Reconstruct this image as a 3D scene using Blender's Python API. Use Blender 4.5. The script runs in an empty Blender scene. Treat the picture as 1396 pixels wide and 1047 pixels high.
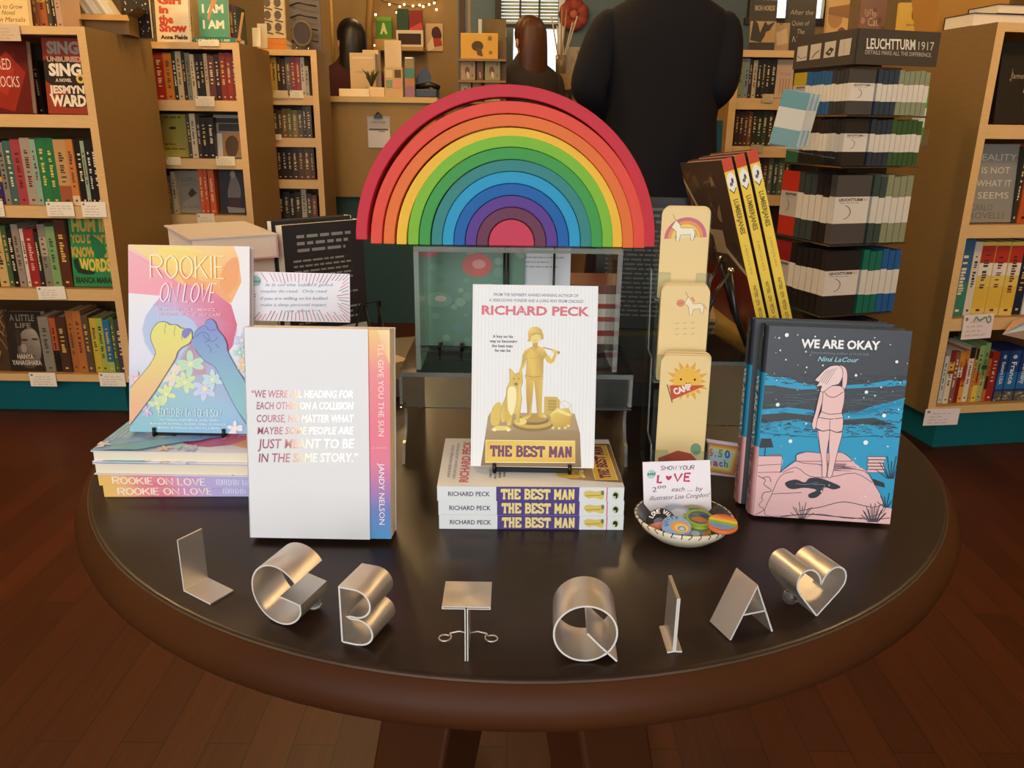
import bpy, bmesh, math, random
from mathutils import Vector, Matrix, Euler
D = bpy.data; SC = bpy.context.scene; COL = SC.collection
R = math.radians; PI = math.pi
random.seed(7)

# ------------------------------------------------------------------ camera
CZ = 1.18; TH = R(18.0); RO = R(0.75); FPX = 1100.0; W, H = 1396, 1047
cam = D.cameras.new('camera'); camo = D.objects.new('camera', cam); COL.objects.link(camo)
cam.sensor_width = 36.0; cam.lens = 36.0 * FPX / W; cam.clip_start = .02; cam.clip_end = 60
camo.matrix_world = Matrix.Translation((0, 0, CZ)) @ Matrix.Rotation(PI/2 - TH, 4, 'X') @ Matrix.Rotation(RO, 4, 'Z')
SC.camera = camo
SC.cycles.transparent_max_bounces = 32
# ------------------------------------------------------------------ view, world, lights
SC.view_settings.view_transform = 'Standard'; SC.view_settings.look = 'None'
SC.view_settings.exposure = 0.0; SC.view_settings.gamma = 1.0; SC.view_settings.use_curve_mapping = False
wd = D.worlds.new('World'); SC.world = wd; wd.use_nodes = True
wd.node_tree.nodes['Background'].inputs[0].default_value = (.85, .93, 1, 1)
wd.node_tree.nodes['Background'].inputs[1].default_value = 2.2
def area(name, loc, target, sx, sy, col, watts):
    l = D.lights.new(name, 'AREA'); l.shape = 'RECTANGLE'; l.size = sx; l.size_y = sy; l.energy = watts; l.color = col
    o = D.objects.new(name, l); COL.objects.link(o); o.location = loc
    o.rotation_euler = (Vector(target) - Vector(loc)).to_track_quat('-Z', 'Y').to_euler(); return o
def lamp(name, loc, col, watts, rad=.12, spot=None, target=None):
    l = D.lights.new(name, 'SPOT' if spot else 'POINT'); l.energy = watts; l.color = col; l.shadow_soft_size = rad
    o = D.objects.new(name, l); COL.objects.link(o); o.location = loc
    if spot:
        l.spot_size = R(spot); l.spot_blend = .6
        o.rotation_euler = (Vector(target) - Vector(loc)).to_track_quat('-Z', 'Y').to_euler()
    return o
WARM = (1, .66, .31)
area('shop_window_daylight', (-.5, -2.05, 1.75), (0, 1.0, .9), 3.2, 1.9, (1, .975, .955), 57)
lamp('ceiling_lamp', (-2.2, 1.9, 2.75), WARM, 75)
lamp('ceiling_lamp', (2.1, 1.6, 2.75), WARM, 60)
lamp('ceiling_lamp', (-.9, 3.2, 2.8), WARM, 50)
lamp('ceiling_lamp', (.6, 3.9, 2.8), WARM, 18)
lamp('ceiling_lamp', (-.9, 4.3, 2.8), WARM, 26)
lamp('ceiling_lamp', (1.6, 5.2, 2.8), WARM, 14)
lamp('ceiling_lamp', (-.8, 6.3, 2.7), WARM, 20)

# ------------------------------------------------------------------ helpers
def lin(c):
    if isinstance(c, str):
        c = tuple(int(c[i:i+2], 16) / 255 for i in (0, 2, 4))
        c = tuple(x / 12.92 if x <= .04045 else ((x + .055) / 1.055) ** 2.4 for x in c)
    return (c[0], c[1], c[2], 1.0)
def mix(a, b, t):
    a, b = lin(a), lin(b); return tuple(a[i] + (b[i] - a[i]) * t for i in range(3))
def ray(x, y):
    F = Vector((0, math.cos(TH), -math.sin(TH))); r0 = Vector((1, 0, 0)); u0 = Vector((0, math.sin(TH), math.cos(TH)))
    c, s = math.cos(RO), math.sin(RO)
    return F + (r0*c + u0*s) * ((x - W/2) / FPX) - (u0*c - r0*s) * ((y - H/2) / FPX)
def atY(x, y, Y):
    d = ray(x, y); return Vector((0, 0, CZ)) + d * (Y / d.y)
def atZ(x, y, z):
    d = ray(x, y); return Vector((0, 0, CZ)) + d * ((z - CZ) / d.z)

MC = {}
def material(name, base=None, rough=.5, metal=0.0, attr=False, coat=0.0, trans=0.0, ior=1.45, bump=0, bscale=60, var=0, stretch=(1, 1, 1), emit=None, alpha=1, aniso=0, spec=.5):
    if name in MC: return MC[name]
    m = D.materials.new(name); m.use_nodes = True; n = m.node_tree; b = n.nodes['Principled BSDF']
    I = b.inputs; I['Roughness'].default_value = rough; I['Metallic'].default_value = metal
    I['Coat Weight'].default_value = coat; I['Coat Roughness'].default_value = .15; I['Specular IOR Level'].default_value = spec
    I['Transmission Weight'].default_value = trans; I['IOR'].default_value = ior; I['Alpha'].default_value = alpha
    if aniso: I['Anisotropic'].default_value = aniso
    src = None
    if attr:
        a = n.nodes.new('ShaderNodeAttribute'); a.attribute_name = 'Col'; src = a.outputs['Color']
    else:
        I['Base Color'].default_value = lin(base)
    if var or bump:
        tc = n.nodes.new('ShaderNodeTexCoord'); mp = n.nodes.new('ShaderNodeMapping'); mp.inputs['Scale'].default_value = stretch
        nz = n.nodes.new('ShaderNodeTexNoise'); nz.inputs['Scale'].default_value = bscale; nz.inputs['Detail'].default_value = 4
        n.links.new(tc.outputs['Object'], mp.inputs['Vector']); n.links.new(mp.outputs[0], nz.inputs['Vector'])
        if bump:
            bp = n.nodes.new('ShaderNodeBump'); bp.inputs['Strength'].default_value = bump; bp.inputs['Distance'].default_value = .002
            n.links.new(nz.outputs['Fac'], bp.inputs['Height']); n.links.new(bp.outputs[0], I['Normal'])
        if var:
            rp = n.nodes.new('ShaderNodeMapRange'); rp.inputs['To Min'].default_value = 1 - var; rp.inputs['To Max'].default_value = 1 + var
            n.links.new(nz.outputs['Fac'], rp.inputs['Value'])
            mx = n.nodes.new('ShaderNodeVectorMath'); mx.operation = 'SCALE'
            if src is not None: n.links.new(src, mx.inputs[0])
            else: mx.inputs[0].default_value = lin(base)[:3]
            n.links.new(rp.outputs[0], mx.inputs['Scale']); src = mx.outputs[0]
    if src is not None: n.links.new(src, I['Base Color'])
    if emit:
        I['Emission Color'].default_value = lin(base); I['Emission Strength'].default_value = emit
    MC[name] = m; return m
PAPER = material('printed paper', attr=True, rough=.55, spec=.3)
GLOSSY = material('glossy printed cover', attr=True, rough=.38, spec=.4)
PAINT = material('painted surface', attr=True, rough=.6, var=.06, bscale=25, spec=.3)
PLY = material('plywood and laminate', attr=True, rough=.5, var=.1, bscale=14, stretch=(1, 1, 9), spec=.3)
CLOTH = material('cloth', attr=True, rough=.9, var=.1, bscale=120, bump=.15, spec=.2)
STEEL = material('brushed steel', 'D6D0C8', rough=.42, metal=.92, aniso=.4, bump=.05, bscale=300, stretch=(1, .05, 1))
STEEL_EDGE = material('cut steel edge', 'E4E0D8', rough=.55, metal=.25)
CHROME = material('chrome', 'D8D6D2', rough=.12, metal=1)
BLACKMETAL = material('black metal', '141414', rough=.35)
def clear_mat(name, tint, body, fres):
    m = D.materials.new(name); m.use_nodes = True; n = m.node_tree; n.nodes.clear()
    out = n.nodes.new('ShaderNodeOutputMaterial'); tr = n.nodes.new('ShaderNodeBsdfTransparent'); df = n.nodes.new('ShaderNodeBsdfDiffuse'); gl = n.nodes.new('ShaderNodeBsdfGlossy')
    tr.inputs[0].default_value = lin(tint); df.inputs[0].default_value = lin('E8F0EC'); gl.inputs['Roughness'].default_value = .05
    m1 = n.nodes.new('ShaderNodeMixShader'); m2 = n.nodes.new('ShaderNodeMixShader'); fr = n.nodes.new('ShaderNodeFresnel'); fr.inputs['IOR'].default_value = fres
    m1.inputs[0].default_value = body
    for a, b in ((tr.outputs[0], m1.inputs[1]), (df.outputs[0], m1.inputs[2]), (fr.outputs[0], m2.inputs[0]), (m1.outputs[0], m2.inputs[1]), (gl.outputs[0], m2.inputs[2]), (m2.outputs[0], out.inputs[0])): n.links.new(a, b)
    return m
ACRYL = clear_mat('clear acrylic', 'F6FAF8', .02, 1.2)
ACRYL_EDGE = clear_mat('acrylic cut edge', 'E8F2EE', .2, 1.25)
BEAD = material('clear glass bead', 'F2F7F4', rough=.02, trans=1, ior=1.3)
def edged(o, f=.3):
    me = o.data; me.materials.append(ACRYL_EDGE); mx = max(p.area for p in me.polygons)
    for p in me.polygons:
        if p.area < mx * f: p.material_index = 1
    return o
TOYWOOD = material('painted toy wood', attr=True, rough=.6, var=.05, bscale=40, stretch=(1, .2, 1), spec=.3)
CERAMIC = material('glazed ceramic', attr=True, rough=.25, coat=.5)
LAMPGLOW = material('fairy light glow', 'FFD48A', emit=9)

class MB:
    def __init__(s): s.v = []; s.f = []; s.c = []; s.sm = []
    def face(s, pts, col, smooth=False):
        b = len(s.v); s.v += [tuple(p) for p in pts]; s.f.append(tuple(range(b, b + len(pts))))
        n = len(pts)
        s.c.append([lin(col[i * len(col) // n]) for i in range(n)] if isinstance(col, list) else [lin(col)] * n); s.sm.append(smooth)
    def mesh(s, vs, fs, col, smooth=False):
        b = len(s.v); s.v += [tuple(p) for p in vs]; c = lin(col) if not isinstance(col, list) else None
        for f in fs:
            s.f.append(tuple(b + i for i in f)); s.c.append([lin(col[i]) for i in f] if c is None else [c] * len(f)); s.sm.append(smooth)
    def box(s, x0, x1, y0, y1, z0, z1, col, M=None, top=None, front=None):
        P = [Vector((x, y, z)) for z in (z0, z1) for y in (y0, y1) for x in (x0, x1)]
        if M is not None: P = [M @ p for p in P]
        F = [(0, 2, 3, 1), (4, 5, 7, 6), (0, 1, 5, 4), (1, 3, 7, 5), (3, 2, 6, 7), (2, 0, 4, 6)]
        b = len(s.v); s.v += [tuple(p) for p in P]
        for i, f in enumerate(F):
            k = lin(col)
            if i == 1 and top: k = lin(top)
            if i == 2 and front: k = lin(front)
            s.f.append(tuple(b + j for j in f)); s.c.append([k] * 4); s.sm.append(False)
    def prism(s, poly, fn, t0, t1, col, smooth=False):
        """extrude 2d polygon (ccw) along third coordinate; fn(u,v,t)->point"""
        n = len(poly); A = [fn(u, v, t0) for u, v in poly]; B = [fn(u, v, t1) for u, v in poly]
        s.face(A, col); s.face(B[::-1], col)
        for i in range(n):
            j = (i + 1) % n; s.face([A[j], A[i], B[i], B[j]], col, smooth)
    def tube(s, pts, r, col, n=8, closed=False, cap=True):
        pts = [Vector(p) for p in pts]; N = len(pts); rr = r if isinstance(r, (list, tuple)) else [r] * N; vs = []
        up = None
        for i, p in enumerate(pts):
            a = pts[(i - 1) % N] if (i > 0 or closed) else p; b = pts[(i + 1) % N] if (i < N - 1 or closed) else p
            t = (b - a).normalized()
            if up is None: up = t.orthogonal().normalized()
            up = (up - t * up.dot(t)); up = up.normalized() if up.length > 1e-6 else t.orthogonal().normalized()
            w = t.cross(up)
            vs += [p + (up * math.cos(2*PI*k/n) + w * math.sin(2*PI*k/n)) * rr[i] for k in range(n)]
        fs = []
        for i in range(N if closed else N - 1):
            for k in range(n):
                a = i*n + k; b = i*n + (k+1) % n; c = ((i+1) % N)*n + (k+1) % n; d = ((i+1) % N)*n + k
                fs.append((a, b, c, d))
        if cap and not closed: fs += [tuple(range(n))[::-1], tuple(range((N-1)*n, N*n))]
        s.mesh(vs, fs, col, True)
    def lathe(s, prof, col, n=32, cx=0, cy=0, sx=1, sy=1, cols=None):
        vs = []; cc = []
        for i, (r, z) in enumerate(prof):
            for k in range(n):
                a = 2*PI*k/n; vs.append((cx + r*sx*math.cos(a), cy + r*sy*math.sin(a), z)); cc.append(cols[i] if cols else col)
        fs = []
        for i in range(len(prof) - 1):
            for k in range(n): fs.append((i*n + k, i*n + (k+1) % n, (i+1)*n + (k+1) % n, (i+1)*n + k))
        s.mesh(vs, fs, cc, True)
        b = len(s.v) - len(vs)
    def ball(s, c, r, col, nu=14, nv=9):
        rx, ry, rz = r if isinstance(r, (tuple, list)) else (r, r, r); vs = []; fs = []
        for j in range(nv + 1):
            p = PI*j/nv
            for i in range(nu): vs.append((c[0] + rx*math.sin(p)*math.cos(2*PI*i/nu), c[1] + ry*math.sin(p)*math.sin(2*PI*i/nu), c[2] + rz*math.cos(p)))
        for j in range(nv):
            for i in range(nu): fs.append((j*nu + i, (j+1)*nu + i, (j+1)*nu + (i+1) % nu, j*nu + (i+1) % nu))
        s.mesh(vs, fs, col, True)
    def build(s, name, mat=None, parent=None, M=None, weld=False, bevel=0):
        me = D.meshes.new(name); me.from_pydata(s.v, [], s.f)
        me.materials.append(mat or PAPER)
        me.polygons.foreach_set('use_smooth', s.sm)
        at = me.color_attributes.new('Col', 'FLOAT_COLOR', 'CORNER')
        flat = [x for f in s.c for c in f for x in (tuple(c) + (1.0,))[:4]]
        at.data.foreach_set('color', flat)
        if weld or bevel:
            bm = bmesh.new(); bm.from_mesh(me); bmesh.ops.remove_doubles(bm, verts=bm.verts, dist=1e-5)
            bmesh.ops.recalc_face_normals(bm, faces=bm.faces); bm.to_mesh(me); bm.free()
        o = D.objects.new(name, me); COL.objects.link(o)
        if parent is not None: o.parent = parent
        if M is not None: o.matrix_local = M
        if bevel:
            b = o.modifiers.new('bevel', 'BEVEL'); b.width = bevel; b.segments = 2; b.limit_method = 'ANGLE'; b.angle_limit = R(40)
        return o
def tag(o, label, cat, group=None):
    if len(label.split()) > 16: label = label.replace(' the ', ' ')
    label = label.replace('on top of front', 'atop front') if len(label.split()) > 16 else label
    o['label'] = label; o['category'] = cat
    if group: o['group'] = group
    return o
def struct(o): o['kind'] = 'structure'; return o
def thing(name, label, cat, M=None, group=None):
    o = D.objects.new(name, None); COL.objects.link(o); o.empty_display_size = .05
    if M is not None: o.matrix_world = M
    return tag(o, label, cat, group)
def T(x, y, z): return Matrix.Translation((x, y, z))
def RX(a): return Matrix.Rotation(R(a), 4, 'X')
def RY(a): return Matrix.Rotation(R(a), 4, 'Y')
def RZ(a): return Matrix.Rotation(R(a), 4, 'Z')
def basis(o, x, y, z):
    M = Matrix.Identity(4)
    for i, a in enumerate((x, y, z)):
        for k in range(3): M[k][i] = a[k]
    for k in range(3): M[k][3] = o[k]
    return M
def copy_tree(o, parent=None):
    c = o.copy(); COL.objects.link(c); c.parent = parent
    for ch in list(o.children): copy_tree(ch, c)
    return c
def smooth(pts, n=5, closed=False):
    P = [Vector((p[0], p[1])) for p in pts]; N = len(P); out = []
    for i in range(N if closed else N - 1):
        if closed: a, b, c, d = P[(i-1) % N], P[i], P[(i+1) % N], P[(i+2) % N]
        else: a, b, c, d = P[max(i-1, 0)], P[i], P[i+1], P[min(i+2, N-1)]
        for k in range(n):
            t = k / n
            out.append(tuple(.5 * ((2*b) + (c - a)*t + (2*a - 5*b + 4*c - d)*t*t + (3*b - a - 3*c + d)*t**3)))
    if not closed: out.append(tuple(P[-1]))
    return out

# ------------------------------------------------------------------ lettering
TXT = {}
def text_geo(s, bold=0.0, shear=0.0):
    k = (s, bold, shear)
    if k in TXT: return TXT[k]
    def mk(st):
        cu = D.curves.new('lettering', 'FONT'); cu.body = st; cu.resolution_u = 2; cu.offset = bold; cu.shear = shear
        o = D.objects.new('lettering', cu); COL.objects.link(o)
        bpy.context.view_layer.update()
        me = D.meshes.new_from_object(o.evaluated_get(bpy.context.evaluated_depsgraph_get()))
        vs = [(v.co.x, v.co.y) for v in me.vertices]; fs = [tuple(p.vertices) for p in me.polygons]
        D.objects.remove(o); D.curves.remove(cu); D.meshes.remove(me); return vs, fs
    if 'cap' not in TXT: TXT['cap'] = max(v[1] for v in mk('H')[0])
    vs, fs = mk(s); cap = TXT['cap']
    if not vs: TXT[k] = ([], [], 1); return TXT[k]
    x0 = min(v[0] for v in vs); w = (max(v[0] for v in vs) - x0) / cap
    TXT[k] = ([((x - x0) / cap, y / cap) for x, y in vs], fs, w); return TXT[k]
HAND = {'A': "0,0 .5,1 1,0|.2,.38 .8,.38", 'B': "0,0 0,1|~0,1 .6,1 .85,.77 .6,.53 0,.53|~0,.53 .7,.53 1,.27 .7,0 0,0",
 'C': "~.95,.82 .6,1 .15,.8 0,.5 .15,.2 .6,0 .95,.18", 'D': "0,0 0,1|~0,1 .5,1 1,.7 1,.3 .5,0 0,0", 'E': "1,1 0,1 0,0 1,0|0,.52 .8,.52",
 'F': "1,1 0,1 0,0|0,.52 .8,.52", 'G': "~.95,.82 .6,1 .15,.8 0,.5 .15,.2 .6,0 1,.2 1,.45|1,.45 .6,.45", 'H': "0,0 0,1|1,0 1,1|0,.5 1,.5",
 'I': ".5,0 .5,1", 'K': "0,0 0,1|1,1 0,.4|.3,.6 1,0", 'L': "0,1 0,0 1,0", 'M': "0,0 .1,1 .5,.3 .9,1 1,0", 'N': "0,0 0,1 1,0 1,1",
 'O': "~.5,1 .1,.8 0,.5 .1,.2 .5,0 .9,.2 1,.5 .9,.8 .5,1", 'P': "0,0 0,1|~0,1 .7,1 1,.75 .7,.5 0,.5", 'R': "0,0 0,1|~0,1 .7,1 1,.75 .7,.5 0,.5|.4,.5 1,0",
 'S': "~.95,.85 .5,1 .05,.8 .3,.55 .75,.45 .95,.2 .5,0 .02,.15", 'T': "0,1 1,1|.5,0 .5,1", 'U': "~0,1 0,.3 .5,0 1,.3 1,1", 'V': "0,1 .5,0 1,1",
 'W': "0,1 .25,0 .5,.7 .75,0 1,1", 'Y': "0,1 .5,.5 1,1|.5,.5 .5,0", 'J': "~.8,1 .8,.2 .4,0 .05,.2"}
SLAB = {'T': "0,.92 1,.92|.5,0 .5,1|.27,.07 .73,.07|.08,.68 .08,1|.92,.68 .92,1",
 'H': ".2,0 .2,1|.8,0 .8,1|.2,.5 .8,.5|0,.07 .4,.07|.6,.07 1,.07|0,.93 .4,.93|.6,.93 1,.93",
 'E': ".2,0 .2,1|0,.93 .98,.93|0,.07 .98,.07|.2,.5 .68,.5|.91,.68 .91,1|.91,0 .91,.32",
 'B': ".2,0 .2,1|~0,.93 .6,.93 .86,.73 .6,.52 .2,.52|~.2,.52 .68,.52 .93,.29 .68,.07 0,.07",
 'S': "~.87,.68 .82,.88 .5,.94 .14,.84 .16,.62 .5,.52 .86,.37 .84,.13 .5,.06 .14,.13 .11,.33",
 'M': ".15,0 .15,1|.85,0 .85,1|.15,1 .5,.25|.85,1 .5,.25|0,.07 .34,.07|.66,.07 1,.07|0,.93 .2,.93|.8,.93 1,.93",
 'A': ".5,1 .16,0|.5,1 .84,0|.27,.33 .73,.33|0,.07 .34,.07|.66,.07 1,.07", 'N': ".17,0 .17,1|.83,0 .83,1|.17,1 .83,.02|0,.07 .36,.07|0,.93 .2,.93|.64,.93 1,.93"}
NARROW = {'I': .12, 'E': .72, 'L': .7, 'F': .7, 'M': 1.15, 'W': 1.2}

class Art:
    """flat printing on a surface: every shape is one layer a hair above the last"""
    def __init__(s, tl, tr, bl, br, w, h, eps=.000012):
        s.tl, s.tr, s.bl, s.br = tl, tr, bl, br; s.w, s.h = w, h; s.n = .0002; s.eps = eps; s.b = MB()
    def m(s, x, y):
        v = (y - s.tl[1]) / (s.bl[1] - s.tl[1])
        for _ in range(3):
            xl = s.tl[0] + (s.bl[0] - s.tl[0]) * v; xr = s.tr[0] + (s.br[0] - s.tr[0]) * v; u = (x - xl) / (xr - xl)
            yt = s.tl[1] + (s.tr[1] - s.tl[1]) * u; yb = s.bl[1] + (s.br[1] - s.bl[1]) * u; v = (y - yt) / (yb - yt)
        return min(max(u, 0), 1) * s.w, (1 - min(max(v, 0), 1)) * s.h
    def raw(s, uv, col, up=True):
        if up: s.n += s.eps
        s.b.face([(u, v, s.n) for u, v in uv], col)
    def poly(s, pts, col, sm=0):
        if sm: pts = smooth(pts, sm, True)
        a = sum(pts[i][0]*pts[(i+1) % len(pts)][1] - pts[(i+1) % len(pts)][0]*pts[i][1] for i in range(len(pts)))
        if a > 0:
            pts = pts[::-1]
            if isinstance(col, list): col = col[::-1]
        s.raw([s.m(*p) for p in pts], col); return s
    def full(s, col): s.raw([(0, 0), (s.w, 0), (s.w, s.h), (0, s.h)], col); return s
    def vgrad(s, stops):
        s.n += s.eps
        for (a, ca), (b, cb) in zip(stops, stops[1:]):
            s.b.face([(0, s.h*(1-b), s.n), (s.w, s.h*(1-b), s.n), (s.w, s.h*(1-a), s.n), (0, s.h*(1-a), s.n)], [cb, cb, ca, ca])
    def hgrad(s, stops):
        s.n += s.eps
        for (a, ca), (b, cb) in zip(stops, stops[1:]):
            s.b.face([(s.w*a, 0, s.n), (s.w*b, 0, s.n), (s.w*b, s.h, s.n), (s.w*a, s.h, s.n)], [ca, cb, cb, ca])
    def rect(s, x0, y0, x1, y1, col): return s.poly([(x0, y0), (x0, y1), (x1, y1), (x1, y0)], col)
    def ell(s, x, y, rx, ry=None, col='000000', n=18, rot=0):
        ry = ry or rx; c, q = math.cos(R(rot)), math.sin(R(rot))
        return s.poly([(x + rx*math.cos(2*PI*k/n)*c - ry*math.sin(2*PI*k/n)*q, y + rx*math.cos(2*PI*k/n)*q + ry*math.sin(2*PI*k/n)*c) for k in range(n)], col)
    def line(s, pts, wd, col, sm=0, up=True):
        if sm: pts = smooth(pts, sm)
        if up: s.n += s.eps
        P = [Vector(p) for p in pts]; L = []; Q = []
        for i, p in enumerate(P):
            t = (P[min(i+1, len(P)-1)] - P[max(i-1, 0)])
            if t.length < 1e-9: t = Vector((1, 0))
            t.normalize(); nn = Vector((-t.y, t.x)) * wd / 2
            L.append(s.m(*(p + nn))); Q.append(s.m(*(p - nn)))
        for i in range(len(P) - 1):
            s.b.face([(*L[i], s.n), (*L[i+1], s.n), (*Q[i+1], s.n), (*Q[i], s.n)], col)
        return s
    def text(s, st, x0, yb, x1, h, col, bold=0.0, shear=0.0, y1=None, fit=True, center=False, grad=None):
        vs, fs, w = text_geo(st, bold, shear)
        if not vs: return s
        wd = (x1 - x0) if fit else min(w * h, x1 - x0)
        if not fit and center: x0 = x0 + ((x1 - x0) - wd) / 2
        dy = 0 if y1 is None else (y1 - yb)
        s.n += s.eps; ln = math.hypot(wd, dy); cx, cy = wd / ln, dy / ln
        pp = [(x0 + x/w*ln*cx + y*h*cy, yb + x/w*ln*cy - y*h*cx) for x, y in vs]
        uv = [s.m(*p) for p in pp]
        s.b.mesh([(u, v, s.n) for u, v in uv], fs, [grad(p[0]) for p in pp] if grad else col); return s
    def vtext(s, st, x, y0, y1, h, col, bold=0.0):
        """reads downward, baseline at the left side x"""
        vs, fs, w = text_geo(st, bold, 0); s.n += s.eps
        s.b.mesh([(*s.m(x + y*h, y0 + (y1 - y0)*a/w), s.n) for a, y in vs], fs, col); return s
    def hand(s, st, x0, yb, x1, h, wd, col, G=HAND, shear=0.0, gap=.3):
        tot = 0; items = []
        for ch in st:
            if ch == ' ': tot += .6; continue
            cw = NARROW.get(ch, 1) if G is HAND else {'M': 1.25}.get(ch, 1); items.append((ch, tot, cw)); tot += cw + gap
        tot -= gap; k = (x1 - x0) / tot
        for ch, ox, cw in items:
            s.n += s.eps * .2
            for i, stroke in enumerate(G[ch].split('|')):
                cv = stroke[0] == '~'
                pts = [tuple(float(q) for q in p.split(',')) for p in stroke.lstrip('~').split()]
                if cv: pts = smooth(pts, 4)
                s.line([(x0 + (ox + px*cw)*k + shear*py*h, yb - py*h) for px, py in pts], wd, col, up=False); s.n += s.eps*.05
        return s
    def scribble(s, x0, yb, x1, h, wd, col, seed=0):
        """illegible handwriting"""
        rr = random.Random(seed); x = x0
        while x < x1 - h:
            n = rr.randint(2, 5); pts = []
            for i in range(n*2 + 1): pts.append((x, yb - (h*(.55 + .4*rr.random()) if i % 2 else h*.1*rr.random()))); x += h*.38
            s.line([p for p in pts if p[0] <= x1], wd, col, sm=2); x += h*.55
        return s
    def bars(s, x0, yb, x1, h, col, seed=0):
        """small illegible print as word-length dashes"""
        rr = random.Random(seed); x = x0
        while x < x1:
            l = min(h*rr.uniform(1.2, 4), x1 - x); s.rect(x, yb - h*.62, x + l, yb, col); s.n -= s.eps; x += l + h*.6
        s.n += s.eps; return s
    def build(s, name, parent, O=(0, 0, 0), U=(1, 0, 0), V=(0, 0, 1), mat=None):
        U, V = Vector(U), Vector(V); M = basis(O, U, V, U.cross(V))
        return s.b.build(name, mat or GLOSSY, parent, M)

# ------------------------------------------------------------------ room
def plain(name, box, col, mat=PAINT):
    b = MB(); b.box(*box, col); return struct(b.build(name, mat))
fm = D.materials.new('red brown floor boards'); fm.use_nodes = True; n = fm.node_tree; pb = n.nodes['Principled BSDF']
tc = n.nodes.new('ShaderNodeTexCoord'); mp = n.nodes.new('ShaderNodeMapping'); mp.inputs['Rotation'].default_value = (0, 0, R(90))
br = n.nodes.new('ShaderNodeTexBrick'); br.offset = .37; br.inputs['Scale'].default_value = 1; br.inputs['Mortar Size'].default_value = .0012
br.inputs['Brick Width'].default_value = 1.3; br.inputs['Row Height'].default_value = .085; br.inputs['Mortar'].default_value = lin('220E05')
br.inputs['Color1'].default_value = lin('48200A'); br.inputs['Color2'].default_value = lin('3A1806'); br.inputs['Bias'].default_value = -.1
mp2 = n.nodes.new('ShaderNodeMapping'); mp2.inputs['Scale'].default_value = (30, 1.5, 1); nz = n.nodes.new('ShaderNodeTexNoise'); nz.inputs['Scale'].default_value = 3; nz.inputs['Detail'].default_value = 6
mr = n.nodes.new('ShaderNodeMapRange'); mr.inputs['To Min'].default_value = .65; mr.inputs['To Max'].default_value = 1.35
sc_ = n.nodes.new('ShaderNodeVectorMath'); sc_.operation = 'SCALE'
for a, b in ((tc.outputs['Object'], mp.inputs[0]), (mp.outputs[0], br.inputs[0]), (tc.outputs['Object'], mp2.inputs[0]), (mp2.outputs[0], nz.inputs[0]),
             (nz.outputs['Fac'], mr.inputs['Value']), (br.outputs['Color'], sc_.inputs[0]), (mr.outputs[0], sc_.inputs['Scale']), (sc_.outputs[0], pb.inputs['Base Color'])): n.links.new(a, b)
pb.inputs['Roughness'].default_value = .42; pb.inputs['Specular IOR Level'].default_value = .28
plain('floor', (-4.2, 4.2, -2.3, 7.6, -.1, 0), '63300F', fm)
plain('ceiling', (-4.2, 4.2, -2.3, 7.6, 3.0, 3.1), 'C8BCA4')
plain('wall_left', (-4.2, -4.1, -2.3, 7.6, 0, 3), 'A08458')
plain('wall_right', (4.1, 4.2, -2.3, 7.6, 0, 3), 'A08458')
b = MB()
for q in ((-4.1, -2.3, 0, 3), (1.3, 4.1, 0, 3), (-2.3, 1.3, 0, .7), (-2.3, 1.3, 2.75, 3)): b.box(q[0], q[1], -2.25, -2.15, q[2], q[3], 'C8B890')
struct(b.build('wall_front', PAINT))
# back wall: warm plaster on the left, teal blue round the two windows
WX0, WX1, WZ0, WZ1 = -.13, .345, 1.25, 2.65
b = MB()
for q in ((-4.1, -.49, 0, 3, '927648'), (-.49, WX0, 0, 3, '5E7076'), (WX0, WX1, 0, WZ0, '5E7076'), (WX0, WX1, WZ1, 3, '5E7076'), (WX1, 1.95, 0, 3, '5E7076'), (2.55, 4.1, 0, 3, 'A58A5E'), (1.95, 2.55, 0, 2.02, 'A58A5E'), (1.95, 2.55, 2.75, 3, 'A58A5E')):
    b.box(q[0], q[1], 7.3, 7.42, q[2], q[3], q[4])
struct(b.build('wall_back', PAINT))
def win(name, x0, x1, z0, z1):
    b = MB(); d = 'DDE3E0'
    for q in ((x0 - .05, x0, z0, z1), (x1, x1 + .05, z0, z1), (x0 - .05, x1 + .05, z1, z1 + .06), (x0 - .07, x1 + .07, z0 - .05, z0), (x0, x1, (z0+z1)/2 - .03, (z0+z1)/2 + .0)):
        b.box(q[0], q[1], 7.25, 7.34, q[2], q[3], d if q[0] >= x1 else '3E3A34')
    for k in (1, 2): b.box(x0 + (x1-x0)*k/3 - .008, x0 + (x1-x0)*k/3 + .008, 7.3, 7.33, (z0+z1)/2, z1, '4A4034')
    for k in (.72,): b.box(x0, x1, 7.3, 7.33, z0 + (z1-z0)*k, z0 + (z1-z0)*k + .016, '4A4034')
    o = struct(b.build(name, PAINT))
    g = MB(); g.box(x0, x1, 7.345, 7.35, z0, z1, 'FFFFFF'); g.build('window_pane', ACRYL, o)
    return o
win1 = win('window_1', WX0, WX1, WZ0, WZ1)
win('window_2', 1.95, 2.55, 2.02, 2.75)
b = MB()
for k in range(26):
    z = 1.96 + k*.026; b.box(WX0, WX1, 7.36, 7.364, z, z + .021, ['CFC8A8', 'B9B090', 'DAD4BA'][k % 3], M=T(0, 0, 0) @ RX(0))
tag(b.build('bamboo_blind', PAPER), 'pale slatted blind lowered over the upper half of the far window', 'blind')

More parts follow.
